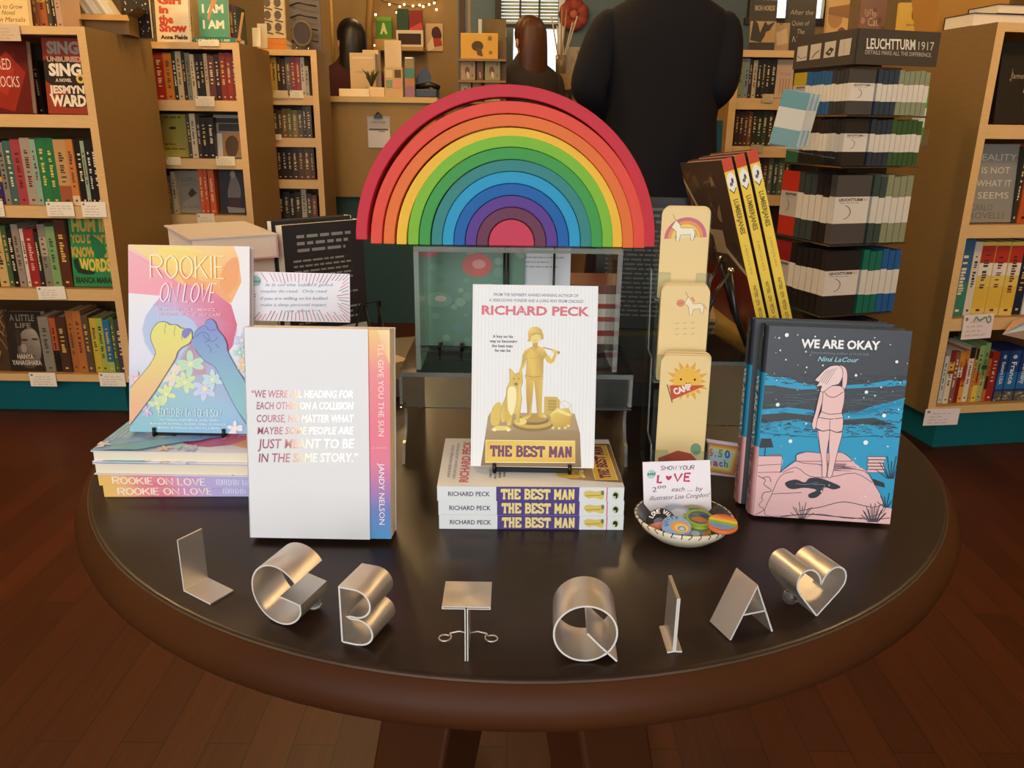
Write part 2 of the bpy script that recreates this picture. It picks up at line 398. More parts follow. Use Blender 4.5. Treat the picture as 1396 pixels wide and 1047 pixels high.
# ------------------------------------------------------------------ round table
TX, TY, TR_ = .009, 1.116, .568
wood = material('espresso table wood', '26170F', rough=.42, var=.3, bscale=5, stretch=(1, 8, 1), coat=.12, spec=.4)
wood2 = material('worn table rim wood', '43240F', rough=.5, var=.4, bscale=4, coat=.0, spec=.16)
tbl = thing('round_table', 'dark espresso round pedestal table that carries the whole rainbow display', 'table', T(TX, TY, 0))
b = MB(); prof = [(0, .7499), (.3, .75), (TR_ - .0045, .75), (TR_ - .0015, .7495), (TR_, .748)]; b.lathe(prof, '241713', 96); b.build('tabletop', wood, tbl)
b = MB(); b.lathe([(TR_, .747), (TR_ + .007, .742), (TR_ + .014, .733), (TR_ + .018, .722), (TR_ + .015, .711), (TR_ + .004, .703), (TR_ - .015, .700), (.3, .700), (0, .700)], '3a2011', 96); b.build('tabletop_rim', wood2, tbl)
b = MB(); b.lathe([(TR_ - .0003, .7483), (TR_ + .0007, .7478), (TR_ + .0011, .7470)], '7A6248', 128); b.build('worn_edge_line', material('worn edge', '4A3828', rough=.6, var=.8, bscale=9), tbl)
b = MB(); b.lathe([(0, .70), (.30, .70), (.30, .66), (.16, .64), (.10, .60), (.085, .52), (.09, .47), (.06, .44), (.03, .42), (0, .415)], '2a160c', 40); b.build('pedestal', wood2, tbl)
for a in (-121, -59, 59, 121):
    b = MB(); vs = []
    for (r, z, hw, hh) in ((.06, .60, .05, .05), (.14, .56, .052, .06), (.21, .42, .055, .055), (.27, .25, .055, .05), (.36, .09, .05, .04), (.46, .03, .045, .03)):
        vs += [(r - hh*.7, -hw, z - hh), (r + hh*.7, -hw, z + hh*.6), (r + hh*.7, hw, z + hh*.6), (r - hh*.7, hw, z - hh)]
    for i in range(5):
        for k in range(4): b.face([vs[i*4+k], vs[i*4+(k+1) % 4], vs[i*4+4+(k+1) % 4], vs[i*4+4+k]][::-1], '2a160c')
    b.face(vs[:4], '2a160c'); b.face(vs[-4:][::-1], '2a160c')
    b.build('leg', wood2, tbl, RZ(a), weld=True, bevel=.006)

# ------------------------------------------------------------------ books
def book_parts(root, w, h, t, cov, spine=None, back=None, pages='E9DDC4', bd=.0012, inset=.0025):
    c = MB(); c.box(0, w, 0, bd, 0, h, cov); c.box(bd, w, t - bd, t, 0, h, back or cov); c.box(0, bd, bd, t, 0, h, spine or cov)
    cv = c.build('cover', GLOSSY, root)
    p = MB(); p.box(bd, w - inset, bd, t - bd, inset*.6, h - inset*.6, pages)
    p.build('page_block', PAPER, root); return cv
def lean_M(loc, yaw, lean, t=0):
    return T(*loc) @ RZ(yaw) @ T(0, 0, t*math.sin(R(lean))) @ RX(-lean)
FRONT = dict(O=(0, 0, 0), U=(1, 0, 0), V=(0, 0, 1))
def spine_art_at(t, h): return dict(O=(0, t, h), U=(0, 0, -1), V=(0, -1, 0))
def rookie_art():
    a = Art((127, 173), (522, 175), (153, 785), (547, 787), .147, .226)
    a.vgrad([(0, 'EDE6E4'), (.3, 'E9E6EA'), (.62, 'DCDCEA'), (.8, 'A9C8D6'), (1, '86B9CC')])
    a.poly([(127, 173), (240, 173), (380, 300), (430, 372), (330, 345), (128, 300)], ['F4C9B8', 'F2A9B0', 'E99AAA', 'E8909F', 'EBA0B0', 'F6C4CE'], 0)
    a.poly([(130, 190), (200, 230), (300, 300), (420, 350), (330, 345), (133, 330)], ['F0B0B8', 'EE9AA8', 'E8889A', 'E8909F', 'EE98A6', 'F2A4B2'], 0)
    a.poly([(127, 173), (470, 173), (488, 215), (500, 290), (470, 360), (400, 355), (310, 300), (220, 235)], ['F3D7A0', 'F3C98A', 'F0BE78', 'EDA866', 'F0B07C', 'EFB27E', 'F0C070', 'F2D070'])
    a.poly([(220, 190), (300, 178), (390, 205), (430, 260), (350, 275), (270, 250)], ['F3DC78', 'F4E080', 'F1CB74', 'EFBE70', 'F0C87A', 'F2D074'], 4)
    a.poly([(290, 255), (350, 280), (430, 310), (470, 350), (400, 355), (330, 310)], 'EDA56E', 4)
    a.poly([(445, 235), (478, 210), (490, 240), (485, 300), (455, 330), (430, 300)], 'EDA062', 4)
    a.ell(338, 448, 155, 130, ['B6C4E2'] * 18)
    a.poly([(215, 370), (262, 312), (330, 300), (420, 330), (470, 365), (492, 430), (480, 500), (450, 540), (395, 500), (350, 420), (290, 380)],
           ['C9A6CC', 'DDA0BC', 'DE8AA4', 'DA7C98', 'D66A8A', 'D2607C', 'CE5C7A', 'D0607E', 'CC88AA', 'C9A0C8', 'C8B0D4'])
    a.poly([(345, 480), (430, 570), (547, 740), (547, 787), (153, 787), (160, 745), (250, 640)], ['B8A4BE', 'A8B8D8', '90B8DC', '86B4DA', '86BCC8', '8FC2CC', '9CC4C8'])
    a.poly([(345, 490), (385, 540), (400, 590), (345, 600), (300, 575)], ['B08AA8', 'B89AB4', 'C88AA0', 'B6A0B0', 'C8A0AC'])
    rr = random.Random(3)
    for (x, y, r, c1) in ((345, 560, 44, 'B9DDBE'), (290, 600, 40, 'E8D8C4'), (330, 620, 36, 'CFE0A8'), (395, 640, 40, 'C8CCE8'), (270, 660, 32, 'D6E29E'), (240, 690, 28, 'C9DDB0'), (420, 610, 34, 'BFD9DC'), (210, 715, 20, 'C8B8DE'), (500, 770, 26, 'E8DDEA'),
                          (510, 480, 26, 'C4C8E4'), (520, 560, 24, 'E8C8A0'), (505, 520, 20, 'A9D6C8'), (170, 610, 24, 'E8C4CE')):
        for k in range(6):
            an = k*60 + rr.randint(0, 40); px, py = x + r*.55*math.cos(R(an)), y + r*.55*math.sin(R(an))
            a.ell(px, py, r*.5, r*.24, c1, 10, an); a.line([(x, y), (px, py)], .8, '9AB8A8')
        a.ell(x, y, r*.2, col='E8E0B0', n=8)
    pink = (90, 90, 120)
    L = [(153, 640), (190, 595), (215, 562), (232, 525), (222, 500), (213, 470), (222, 442), (240, 424), (262, 424), (275, 432), (295, 432), (310, 442), (322, 445), (333, 462), (345, 450), (349, 475), (340, 492), (318, 505), (304, 520), (296, 545), (270, 590), (235, 650), (190, 715), (154, 765)]
    a.poly(L, [mix('E2DC76', 'E8A888', min(max((p[1] - 470) / 260, 0), 1)) for p in L])
    a.line(L, 2, '6E6A66', 3)
    for x, y in ((262, 428), (293, 436), (318, 448)): a.line([(x, y), (x - 3, y + 22), (x - 1, y + 34)], 1.6, '8A8450', 3)
    a.poly([(315, 458), (325, 445), (338, 443), (345, 452), (335, 470), (322, 476)], '7C7CC0', 3)
    Q = [(345, 482), (357, 470), (358, 455), (372, 440), (388, 432), (395, 416), (410, 412), (425, 428), (430, 445), (452, 470), (463, 495), (468, 520), (510, 590), (547, 640), (547, 758), (500, 700), (450, 610), (428, 570), (400, 553), (380, 535), (360, 510)]
    a.poly(Q, [mix('7E90CC', '86BCC4', min(max((p[1] - 440) / 200, 0), 1)) for p in Q])
    a.line(Q, 2, '55608C', 3)
    for pts in ([(362, 470), (380, 455), (400, 462), (405, 478), (390, 490)], [(392, 435), (405, 448), (425, 446)], [(385, 462), (398, 478), (420, 484), (432, 470)], [(400, 495), (412, 510), (410, 522)], [(425, 492), (438, 505)]): a.line(pts, 1.8, '50589A', 3)
    a.hand('ROOKIE', 207, 280, 445, 72, 4.2, 'FBF0C8', shear=-.06, gap=.28)
    a.hand('ON LOVE', 238, 357, 416, 60, 4.0, 'FBE6EA', shear=.12, gap=.25)
    a.text('45 VOICES ON ROMANCE,', 228, 386, 425, 9, 'F8C8D8', bold=.01); a.text('FRIENDSHIP, AND SELF-CARE', 236, 402, 440, 9, 'F8C8D8', bold=.01)
    a.hand('EDITED BY TAVI GEVINSON', 250, 731, 452, 24, 2.2, 'D2E6EC', gap=.25)
    a.text('FEATURING JANET MOCK, JOHN GREEN', 254, 746, 448, 6, 'E4F0F4', bold=.01); a.text('RAINBOW ROWELL, ALESSIA CARA, FLORENCE', 224, 759, 472, 6, 'E4F0F4', bold=.01); a.text('MARGO JEFFERSON, HILTON ALS & MORE', 250, 772, 452, 6, 'E4F0F4', bold=.01)
    return a
def rookie_spine(w, h):
    a = Art((0, 0), (1000, 0), (0, 100), (1000, 100), w, h)
    a.hgrad([(0, 'EBC066'), (.12, 'EDB878'), (.2, 'E99088'), (.34, 'E58CA0'), (.45, 'D9A0C4'), (.55, 'BFAEDC'), (.8, 'B4B4E0'), (1, 'A8BCE0')])
    a.ell(300, 100, 60, 40, 'E08090'); a.ell(470, 0, 70, 50, 'CBA4D0')
    a.hand('ROOKIE ON LOVE', 75, 80, 560, 58, 8, 'FBE9D2', gap=.3); a.hand('EDITED BY TAVI GEVINSON', 620, 72, 930, 46, 5, 'E2DCF2', gap=.25)
    return a
COVERS = {}
def easel(name, label, M, w=.10, h=.12, col='141414', group=None):
    """bent wire book easel: ledge hooks, upright loop and rear strut"""
    root = thing(name, label, 'easel', M, group)
    b = MB(); b.tube([(-w/2, -.022, .012), (-w/2, -.024, .003), (-w/2, .008, .003), (-w*.42, .012, .02), (-w*.28, .012 + h*.26, h), (w*.28, .012 + h*.26, h), (w*.42, .012, .02), (w/2, .008, .003), (w/2, -.024, .003), (w/2, -.022, .012)], .0021, col); b.build('wire_frame', BLACKMETAL, root)
    b = MB(); b.tube([(-w*.2, .012 + h*.26, h*.98), (-w*.2, .075, .003), (w*.2, .075, .003), (w*.2, .012 + h*.26, h*.98)], .0021, col); b.build('rear_strut', BLACKMETAL, root)
    b = MB(); b.box(-w/2, w/2, -.020, -.0175, .001, .006, col); b.build('front_ledge', BLACKMETAL, root)
    return root
# --- rookie stack and standing copy
def rookie(label, M, group, front=True):
    w, h, t = .147, .226, .0145
    r = thing('paperback_book', label, 'book', M, group); c = book_parts(r, w, h, t, 'DDD6E0', 'EBC066')
    if front:
        if 'rk' not in COVERS:
            COVERS['rk'] = rookie_art().build('cover_art', c, **FRONT)
        else:
            o = COVERS['rk'].copy(); COL.objects.link(o); o.parent = c
    rookie_spine(h, t).build('spine_art', c, **spine_art_at(t, h)); return r
def flat_M(xleft, y, z, yaw, t, h):  # lies face up, spine towards the camera, top of the book on the left
    # local x(spine->fore edge)->+Y, local z(up)->-X, local -y(front)->+Z
    return T(xleft, y, z) @ RZ(yaw) @ basis((h, 0, t), (0, 1, 0), (0, 0, -1), (-1, 0, 0))
zs = .7505
rookie('pastel watercolour paperback at the bottom of the stack under the standing pastel book', flat_M(-.482, .868, zs, 2, .0145, .226), 'pastel paperbacks in the left stack')
rookie('pastel watercolour paperback second from the bottom of the left stack, its lettered spine facing out', flat_M(-.486, .868, zs + .0148, -1, .0145, .226), 'pastel paperbacks in the left stack')
# two upper copies turned with fore-edge outwards
def flat_M2(x, y, z, yaw, t, w, h): return T(x, y, z) @ RZ(yaw) @ basis((0, w, t), (0, -1, 0), (0, 0, -1), (1, 0, 0))
rookie('pastel paperback third from the bottom of the left stack with cream page edges facing out', flat_M2(-.489, .866, zs + .0296, -.5, .0145, .147, .226), 'pastel paperbacks in the left stack')
rookie('topmost lying pastel paperback of the left stack, directly under the standing copy', flat_M2(-.490, .868, zs + .0444, 0, .0145, .147, .226), 'pastel paperbacks in the left stack')
ztop = zs + .0592
rookie('upright pastel paperback showing two linked fists, standing on the left stack', lean_M((-.465, .915, ztop + .002), -1, 15, .0145), 'pastel paperbacks in the left stack')
easel('wire_easel', 'black wire easel propping up the pastel book with linked fists', lean_M((-.391, .934, ztop), -1, 0), .085, .1)
# --- shelf talker card beside it
r = thing('handwritten_card', 'white review card with red and grey rays drawn round its border, beside the pastel book', 'card', T(-.331, .972, .9425) @ RZ(2) @ RX(-8) @ RY(1))
b = MB(); b.box(0, .129, 0, .0006, 0, .060, 'EFEBF0'); c = b.build('card_sheet', PAPER, r)
a = Art((485, 495), (1150, 500), (487, 818), (1145, 822), .129, .060); rr = random.Random(5)
for k in range(74):
    f = k / 74; per = 2*(665 + 320); d = f*per
    if d < 665: p = (485 + d, 497); q = (d/665)
    elif d < 985: p = (1148, 497 + d - 665)
    elif d < 1650: p = (1148 - (d - 985), 820)
    else: p = (486, 820 - (d - 1650))
    if p[0] < 620 and p[1] < 560 and rr.random() < .6: continue
    cx, cy = 817 + (p[0]-817)*.55, 658; v = Vector((cx - p[0], cy - p[1])); v.normalize(); l = rr.uniform(45, 85)
    p0 = Vector(p) + v * 6; a.line([tuple(p0), tuple(p0 + v*l)], 4, rr.choice(['D98A9A', 'C8788C', '8A8494', 'B06A80', 'E08080', '6E6878']))
a.ell(558, 556, 34, 34, '9CC4BC'); a.text('avid', 530, 566, 586, 16, '4A6A70', bold=.02)
for i, (st, x0, x1, y) in enumerate((('Is it on the table if good', 620, 1045, 590), ('maybe do read.  Only read', 590, 1005, 632), ('if you are willing to be bullied', 585, 1010, 680), ('make a deep personal impact', 585, 1000, 722), ('to you. ~', 750, 950, 760))):
    a.text(st, x0, y, x1, 20, '8FB6C8' if i != 2 else '88A8C4', shear=.25, y1=y - 8)
a.build('handwriting', c, mat=PAPER)

# --- white quotation book
w, h, t = .150, .2235, .031
r = thing('paperback_book', 'white paperback with a slanted foil quotation and a rainbow strip along its right edge', 'book', lean_M((-.2755, .7665, .7505), -.6, 10, t))
b = MB(); b.box(-.001, .127, -.0022, -.0008, 0, h, 'E0E0E1'); b.box(-.001, 0, -.0022, t, 0, h, 'DDDDE2'); b.box(0, w, t - .0012, t, 0, h, 'D8D8DC'); c = b.build('cover', GLOSSY, r)
b = MB(); b.box(.0005, w - .001, .0012, t - .0015, .0005, h - .0005, 'E8D8BC'); b.build('page_block', PAPER, r)
b = MB(); b.box(.0005, w - .001, 0, .0011, .0005, h - .0005, 'E08A90'); st = b.build('inner_cover', GLOSSY, r)
a = Art((0, 0), (100, 0), (0, 1000), (100, 1000), .0235, h - .001); a.vgrad([(0, 'EBC27E'), (.08, 'EDAE7C'), (.2, 'E88A8A'), (.45, 'E6788A'), (.62, 'E07C92'), (.75, 'B07AAC'), (.86, '6E80BE'), (1, '4E9AD0')])
a.poly([(45, 0), (100, 0), (100, 160), (70, 90)], ['F0D090', 'F2D8A8', 'F0C890', 'EFB880'])
a.vtext("I'LL GIVE YOU THE SUN", 48, 70, 500, 24, 'F6D8D4'); a.text('a novel', 20, 560, 80, 12, 'E8B0B4'); a.vtext('JANDY NELSON', 48, 630, 930, 24, 'F2E4EC', bold=.005)
o = a.build('spine_strip_print', st, O=(w - .001 - .0235, -.0001, .0005))
a = Art((97, 65), (615, 67), (77, 968), (593, 985), .128, h)
def foil(p):  # foil's reflection painted into the letter colours, maroon fading to white
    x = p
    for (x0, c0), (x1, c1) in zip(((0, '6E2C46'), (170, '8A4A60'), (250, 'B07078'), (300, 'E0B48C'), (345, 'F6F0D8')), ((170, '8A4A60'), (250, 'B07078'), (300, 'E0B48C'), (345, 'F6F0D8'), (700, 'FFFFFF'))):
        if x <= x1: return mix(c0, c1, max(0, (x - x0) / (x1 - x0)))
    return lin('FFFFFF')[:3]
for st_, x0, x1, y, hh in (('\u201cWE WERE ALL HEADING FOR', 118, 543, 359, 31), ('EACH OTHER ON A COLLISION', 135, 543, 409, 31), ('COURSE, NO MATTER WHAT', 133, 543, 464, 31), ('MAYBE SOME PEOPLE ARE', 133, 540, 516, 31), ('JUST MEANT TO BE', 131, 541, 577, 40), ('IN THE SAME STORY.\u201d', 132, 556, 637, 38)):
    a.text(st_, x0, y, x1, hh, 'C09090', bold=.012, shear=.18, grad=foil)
FOIL = material('foil with painted reflection', attr=True, rough=.28, metal=.35)
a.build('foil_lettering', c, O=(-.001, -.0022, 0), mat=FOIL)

# --- golden statue book
def best_art():
    a = Art((323, 200), (860, 200), (322, 1015), (858, 1017), .139, .204)
    a.full('E6E5E2')
    for k in range(34): a.rect(330 + k*15.8, 202, 331.6 + k*15.8, 1012, 'D2D6DC'); a.n -= a.eps
    a.n += a.eps
    def z(pts): return [(x*.6666 + 317.3, y*.6666 + 349) for x, y in pts]
    a.text('FROM THE NEWBERY AWARD-WINNING AUTHOR OF', 412, 250, 776, 13, '6A7088', bold=.015, shear=.2); a.text('A YEAR DOWN YONDER AND A LONG WAY FROM CHICAGO', 393, 275, 798, 13, '6A7088', bold=.015, shear=.2)
    a.text('RICHARD PECK', 362, 332, 825, 38, 'CE6470', bold=.035)
    for x in (378, 396, 530, 548, 592): a.line([(x, 300), (x - 6, 315), (x, 331)], 3, 'E6A8B0')
    for st_, x0, x1, y in (('A boy on his', 411, 498, 435), ('way to becoming', 398, 517, 456), ('the best man', 407, 497, 477), ('he can be', 421, 488, 497)): a.text(st_, x0, y, x1, 12, '3C3C44', bold=.03)
    G1, G2, G3, G4 = 'D9B43C', 'E9D27C', 'A8842C', '8A6A2A'
    br_ = '9A7A50'
    a.poly([(366, 1014), (395, 790), (405, 770), (770, 770), (795, 860), (803, 1014)], ['84683C', 'A48458', 'B09468', 'B09468', '9A7C50', '7C6038'])
    a.poly([(398, 790), (770, 790), (786, 845), (386, 850)], 'A98D60')
    a.poly(z([(480, 520), (560, 520), (582, 545), (582, 640), (480, 640)]), 'C8A848'); 
    for i in range(4):
        for j in range(4): a.rect(655 + i*9, 710 + j*13, 661 + i*9, 719 + j*13, '9C7C30'); a.n -= a.eps
    a.n += a.eps
    a.line(z(smooth([(585, 560), (610, 545), (650, 570), (660, 610), (655, 650)], 3)), 2, 'C8B070'); a.line(z([(590, 560), (660, 640)]), 1.5, 'C8B070'); a.line(z([(660, 570), (600, 640)]), 1.5, 'C8B070')
    a.poly(z([(520, 650), (560, 600), (640, 595), (660, 640), (650, 720), (540, 725)]), ['DDBE50', 'E6CC66', 'D8B448', 'C8A038', 'BC9430', 'C8A038'])
    a.poly(z([(505, 655), (565, 595), (665, 640), (640, 650), (560, 620)]), 'EBD684')
    for x, y in ((540, 730), (580, 732), (620, 728), (640, 715)): a.ell(*z([(x, y)])[0], 7, 6, 'E8D070', 10)
    a.poly(z([(150, 590), (185, 560), (205, 585), (200, 650), (185, 715), (140, 715), (135, 640)]), 'D8B850', 4)
    a.poly(z([(140, 745), (160, 728), (180, 722), (240, 722), (262, 735), (272, 750), (140, 756)]), 'E4CC68', 0)
    for x in (160, 250): a.ell(*z([(x, 748)])[0], 8, 8, 'F0E4B0', 10)
    a.ell(*z([(408, 712)])[0], 88, 30, '8A6C2C', 26); a.ell(*z([(408, 695)])[0], 84, 28, 'C8A440', 26); a.ell(*z([(408, 680)])[0], 70, 22, '7C6430', 24); a.ell(*z([(415, 668)])[0], 58, 18, 'B08C38', 24); a.ell(*z([(330, 690)])[0], 26, 16, 'E6D078', 14)
    # dog
    dog = [(252, 335), (265, 345), (285, 370), (310, 362), (332, 335), (335, 380), (338, 430), (325, 470), (335, 540), (325, 620), (320, 700), (300, 700), (296, 640), (280, 640), (265, 720), (240, 720), (235, 690), (205, 700), (195, 640), (210, 580), (232, 520), (235, 470), (255, 420)]
    a.poly(z(dog), [mix('C9A63C', 'E6CE70', (i * 37 % 10) / 10) for i in range(len(dog))]); a.line(z(dog + dog[:1]), 2, 'A88830')
    a.poly(z([(245, 470), (290, 460), (300, 520), (290, 600), (270, 650), (245, 600)]), 'F0E3A8', 4); a.ell(*z([(300, 410)])[0], 20, 22, 'D2B048', 14); a.ell(*z([(296, 438)])[0], 8, 7, '8C6E28', 10); a.ell(*z([(282, 402)])[0], 3, 3, '6C5420', 8); a.ell(*z([(312, 402)])[0], 3, 3, '6C5420', 8)
    # legs, shirt, head of the statue
    for pts in ([(362, 400), (410, 400), (405, 500), (398, 640), (340, 660), (332, 672), (380, 676), (398, 660), (372, 640)], ):
        a.poly(z([(360, 400), (412, 400), (404, 520), (396, 650), (372, 672), (326, 676), (345, 655), (372, 640), (362, 520)]), ['D0A83A', 'E0BE50', 'C8A038', 'D8B648', 'E8D27C', 'DDBE58', 'C49A34', 'B08A2E', 'C8A038'])
    a.poly(z([(412, 400), (468, 400), (466, 520), (464, 625), (498, 650), (492, 668), (440, 655), (434, 630), (424, 520)]), ['C49A34', 'DDBA4C', 'E6CC68', 'D2AE42', 'E8D27C', 'D0AC40', 'C49A34', 'A8842C', 'B8902E'])
    a.poly(z([(352, 372), (468, 365), (470, 402), (440, 415), (380, 412), (355, 400)]), 'D0AC40'); a.line(z([(356, 380), (410, 390), (466, 378)]), 2.5, '9C7C2C', 3)
    a.poly(z([(395, 185), (430, 180), (470, 195), (495, 240), (470, 270), (470, 370), (410, 380), (358, 375), (362, 262), (332, 255), (348, 210)]), ['DDBA4C', 'D0A83A', 'DDBE50', 'C49A34', 'B8902E', 'C8A038', 'DDBA4C', 'C8A038', 'D8B648', 'B8902E', 'E6CE70'])
    a.line(z([(385, 190), (410, 212), (432, 186)]), 2.5, 'A07E2C'); a.line(z([(462, 240), (420, 262), (380, 258)]), 2, 'B8942F', 3); a.line(z([(362, 310), (365, 262)]), 2, 'A07E2C')
    a.poly(z([(334, 255), (360, 262), (352, 310), (328, 358), (312, 360), (330, 300)]), ['D0AC40', 'C8A038', 'DDBE58', 'E6CE70', 'D0AC40', 'C49A34'])
    a.poly(z([(478, 250), (500, 240), (522, 270), (545, 215), (558, 222), (542, 280), (518, 300), (490, 282)]), 'D8B648')
    a.line(z([(468, 190), (520, 202), (572, 224)]), 5, 'B8942F'); a.ell(*z([(540, 214)])[0], 9, 8, 'E0C258', 10); a.ell(*z([(568, 222)])[0], 5, 7, 'A07E2C', 10)
    a.poly(z([(400, 150), (432, 150), (430, 188), (412, 200), (398, 186)]), 'C49A34')
    a.ell(*z([(412, 110)])[0], 27, 34, 'E3CC72', 20)
    hair = [(366, 100), (374, 68), (400, 52), (432, 54), (455, 72), (466, 108), (468, 130), (455, 140), (448, 118), (440, 98), (400, 104), (388, 118), (386, 150), (364, 152), (372, 128)]
    a.poly(z(hair), ['D8B648', 'E8D27C', 'DDBE58', 'D0AC40', 'C8A038', 'C49A34', 'B8902E', 'C8A038', 'D8B648', 'C49A34', 'D0AC40', 'C49A34', 'D8B648', 'C8A038', 'D0AC40']); a.line(z([(398, 108), (420, 98), (444, 102)]), 3, 'A07E2C', 3)
    a.line(z([(406, 142), (416, 144), (424, 141)]), 1.4, '9C7C2C')
    a.poly([(388, 896), (774, 894), (776, 992), (386, 996)], ['D8B040', 'E8CA60', 'D0A438', 'DDB848']); a.line([(388, 896), (774, 894), (776, 992), (386, 996), (388, 896)], 4, 'F0DC90')
    a.hand('THE BEST MAN', 408, 968, 760, 48, 10.5, '6C2C58', SLAB, gap=.12)
    a.line([(385, 905), (370, 1010)], 2, '7C6238')
    return a
def best_spine(w, h):
    a = Art((75, 512), (1270, 512), (75, 592), (1270, 592), w, h)
    a.full('E4E6E6'); a.text('RICHARD PECK', 145, 565, 412, 24, '4A4860', bold=.02)
    a.rect(452, 512, 983, 592, '574684'); a.hand('THE BEST MAN', 484, 580, 952, 54, 13, 'F0DA8E', SLAB, gap=.12)
    a.poly([(1010, 545), (1040, 530), (1090, 535), (1130, 530), (1142, 545), (1135, 580), (1080, 570), (1040, 575)], 'DCC66A', 3); a.ell(1132, 543, 10, 14, '6E7A50', 10); a.line([(1020, 560), (1120, 556)], 5, 'B89A40', 2)
    a.rect(1158, 512, 1164, 592, 'D0506A'); a.ell(1217, 555, 24, 23, 'CDD7A0', 20); a.poly([(1205, 562), (1200, 552), (1212, 540), (1228, 545), (1232, 560), (1224, 574), (1216, 572), (1218, 560)], '23241E', 2)
    return a
def best(label, M):
    w, h, t = .139, .204, .0172
    r = thing('paperback_book', label, 'book', M, 'golden statue paperbacks in the middle stack'); c = book_parts(r, w, h, t, 'E2E2DE', 'E2E2DE')
    if 'bm' not in COVERS: a = best_art(); COVERS['bm'] = a.build('cover_art', c, **FRONT); COVERS['bs'] = best_spine(h, t).build('spine_art', c, **spine_art_at(t, h))
    else:
        for k in ('bm', 'bs'): o = COVERS[k].copy(); COL.objects.link(o); o.parent = c
    return r
best('golden statue paperback at the bottom of the middle stack of three', flat_M(-.0785, .800, zs, .8, .0172, .204))
best('golden statue paperback in the middle of the stack of three', flat_M(-.0790, .800, zs + .0174, .8, .0172, .204))
best('golden statue paperback on top of the stack of three, lying face up', flat_M(-.0800, .799, zs + .0348, .9, .0172, .204))
zb = zs + .0522
best('standing golden statue paperback with boy and dog, propped upright on the middle stack', lean_M((-.0455, .838, zb + .003), -.8, 13.5, .0172))
easel('wire_easel', 'thin black wire easel holding the upright golden statue book on the middle stack', lean_M((.024, .856, zb), -.8, 0), .085, .1)

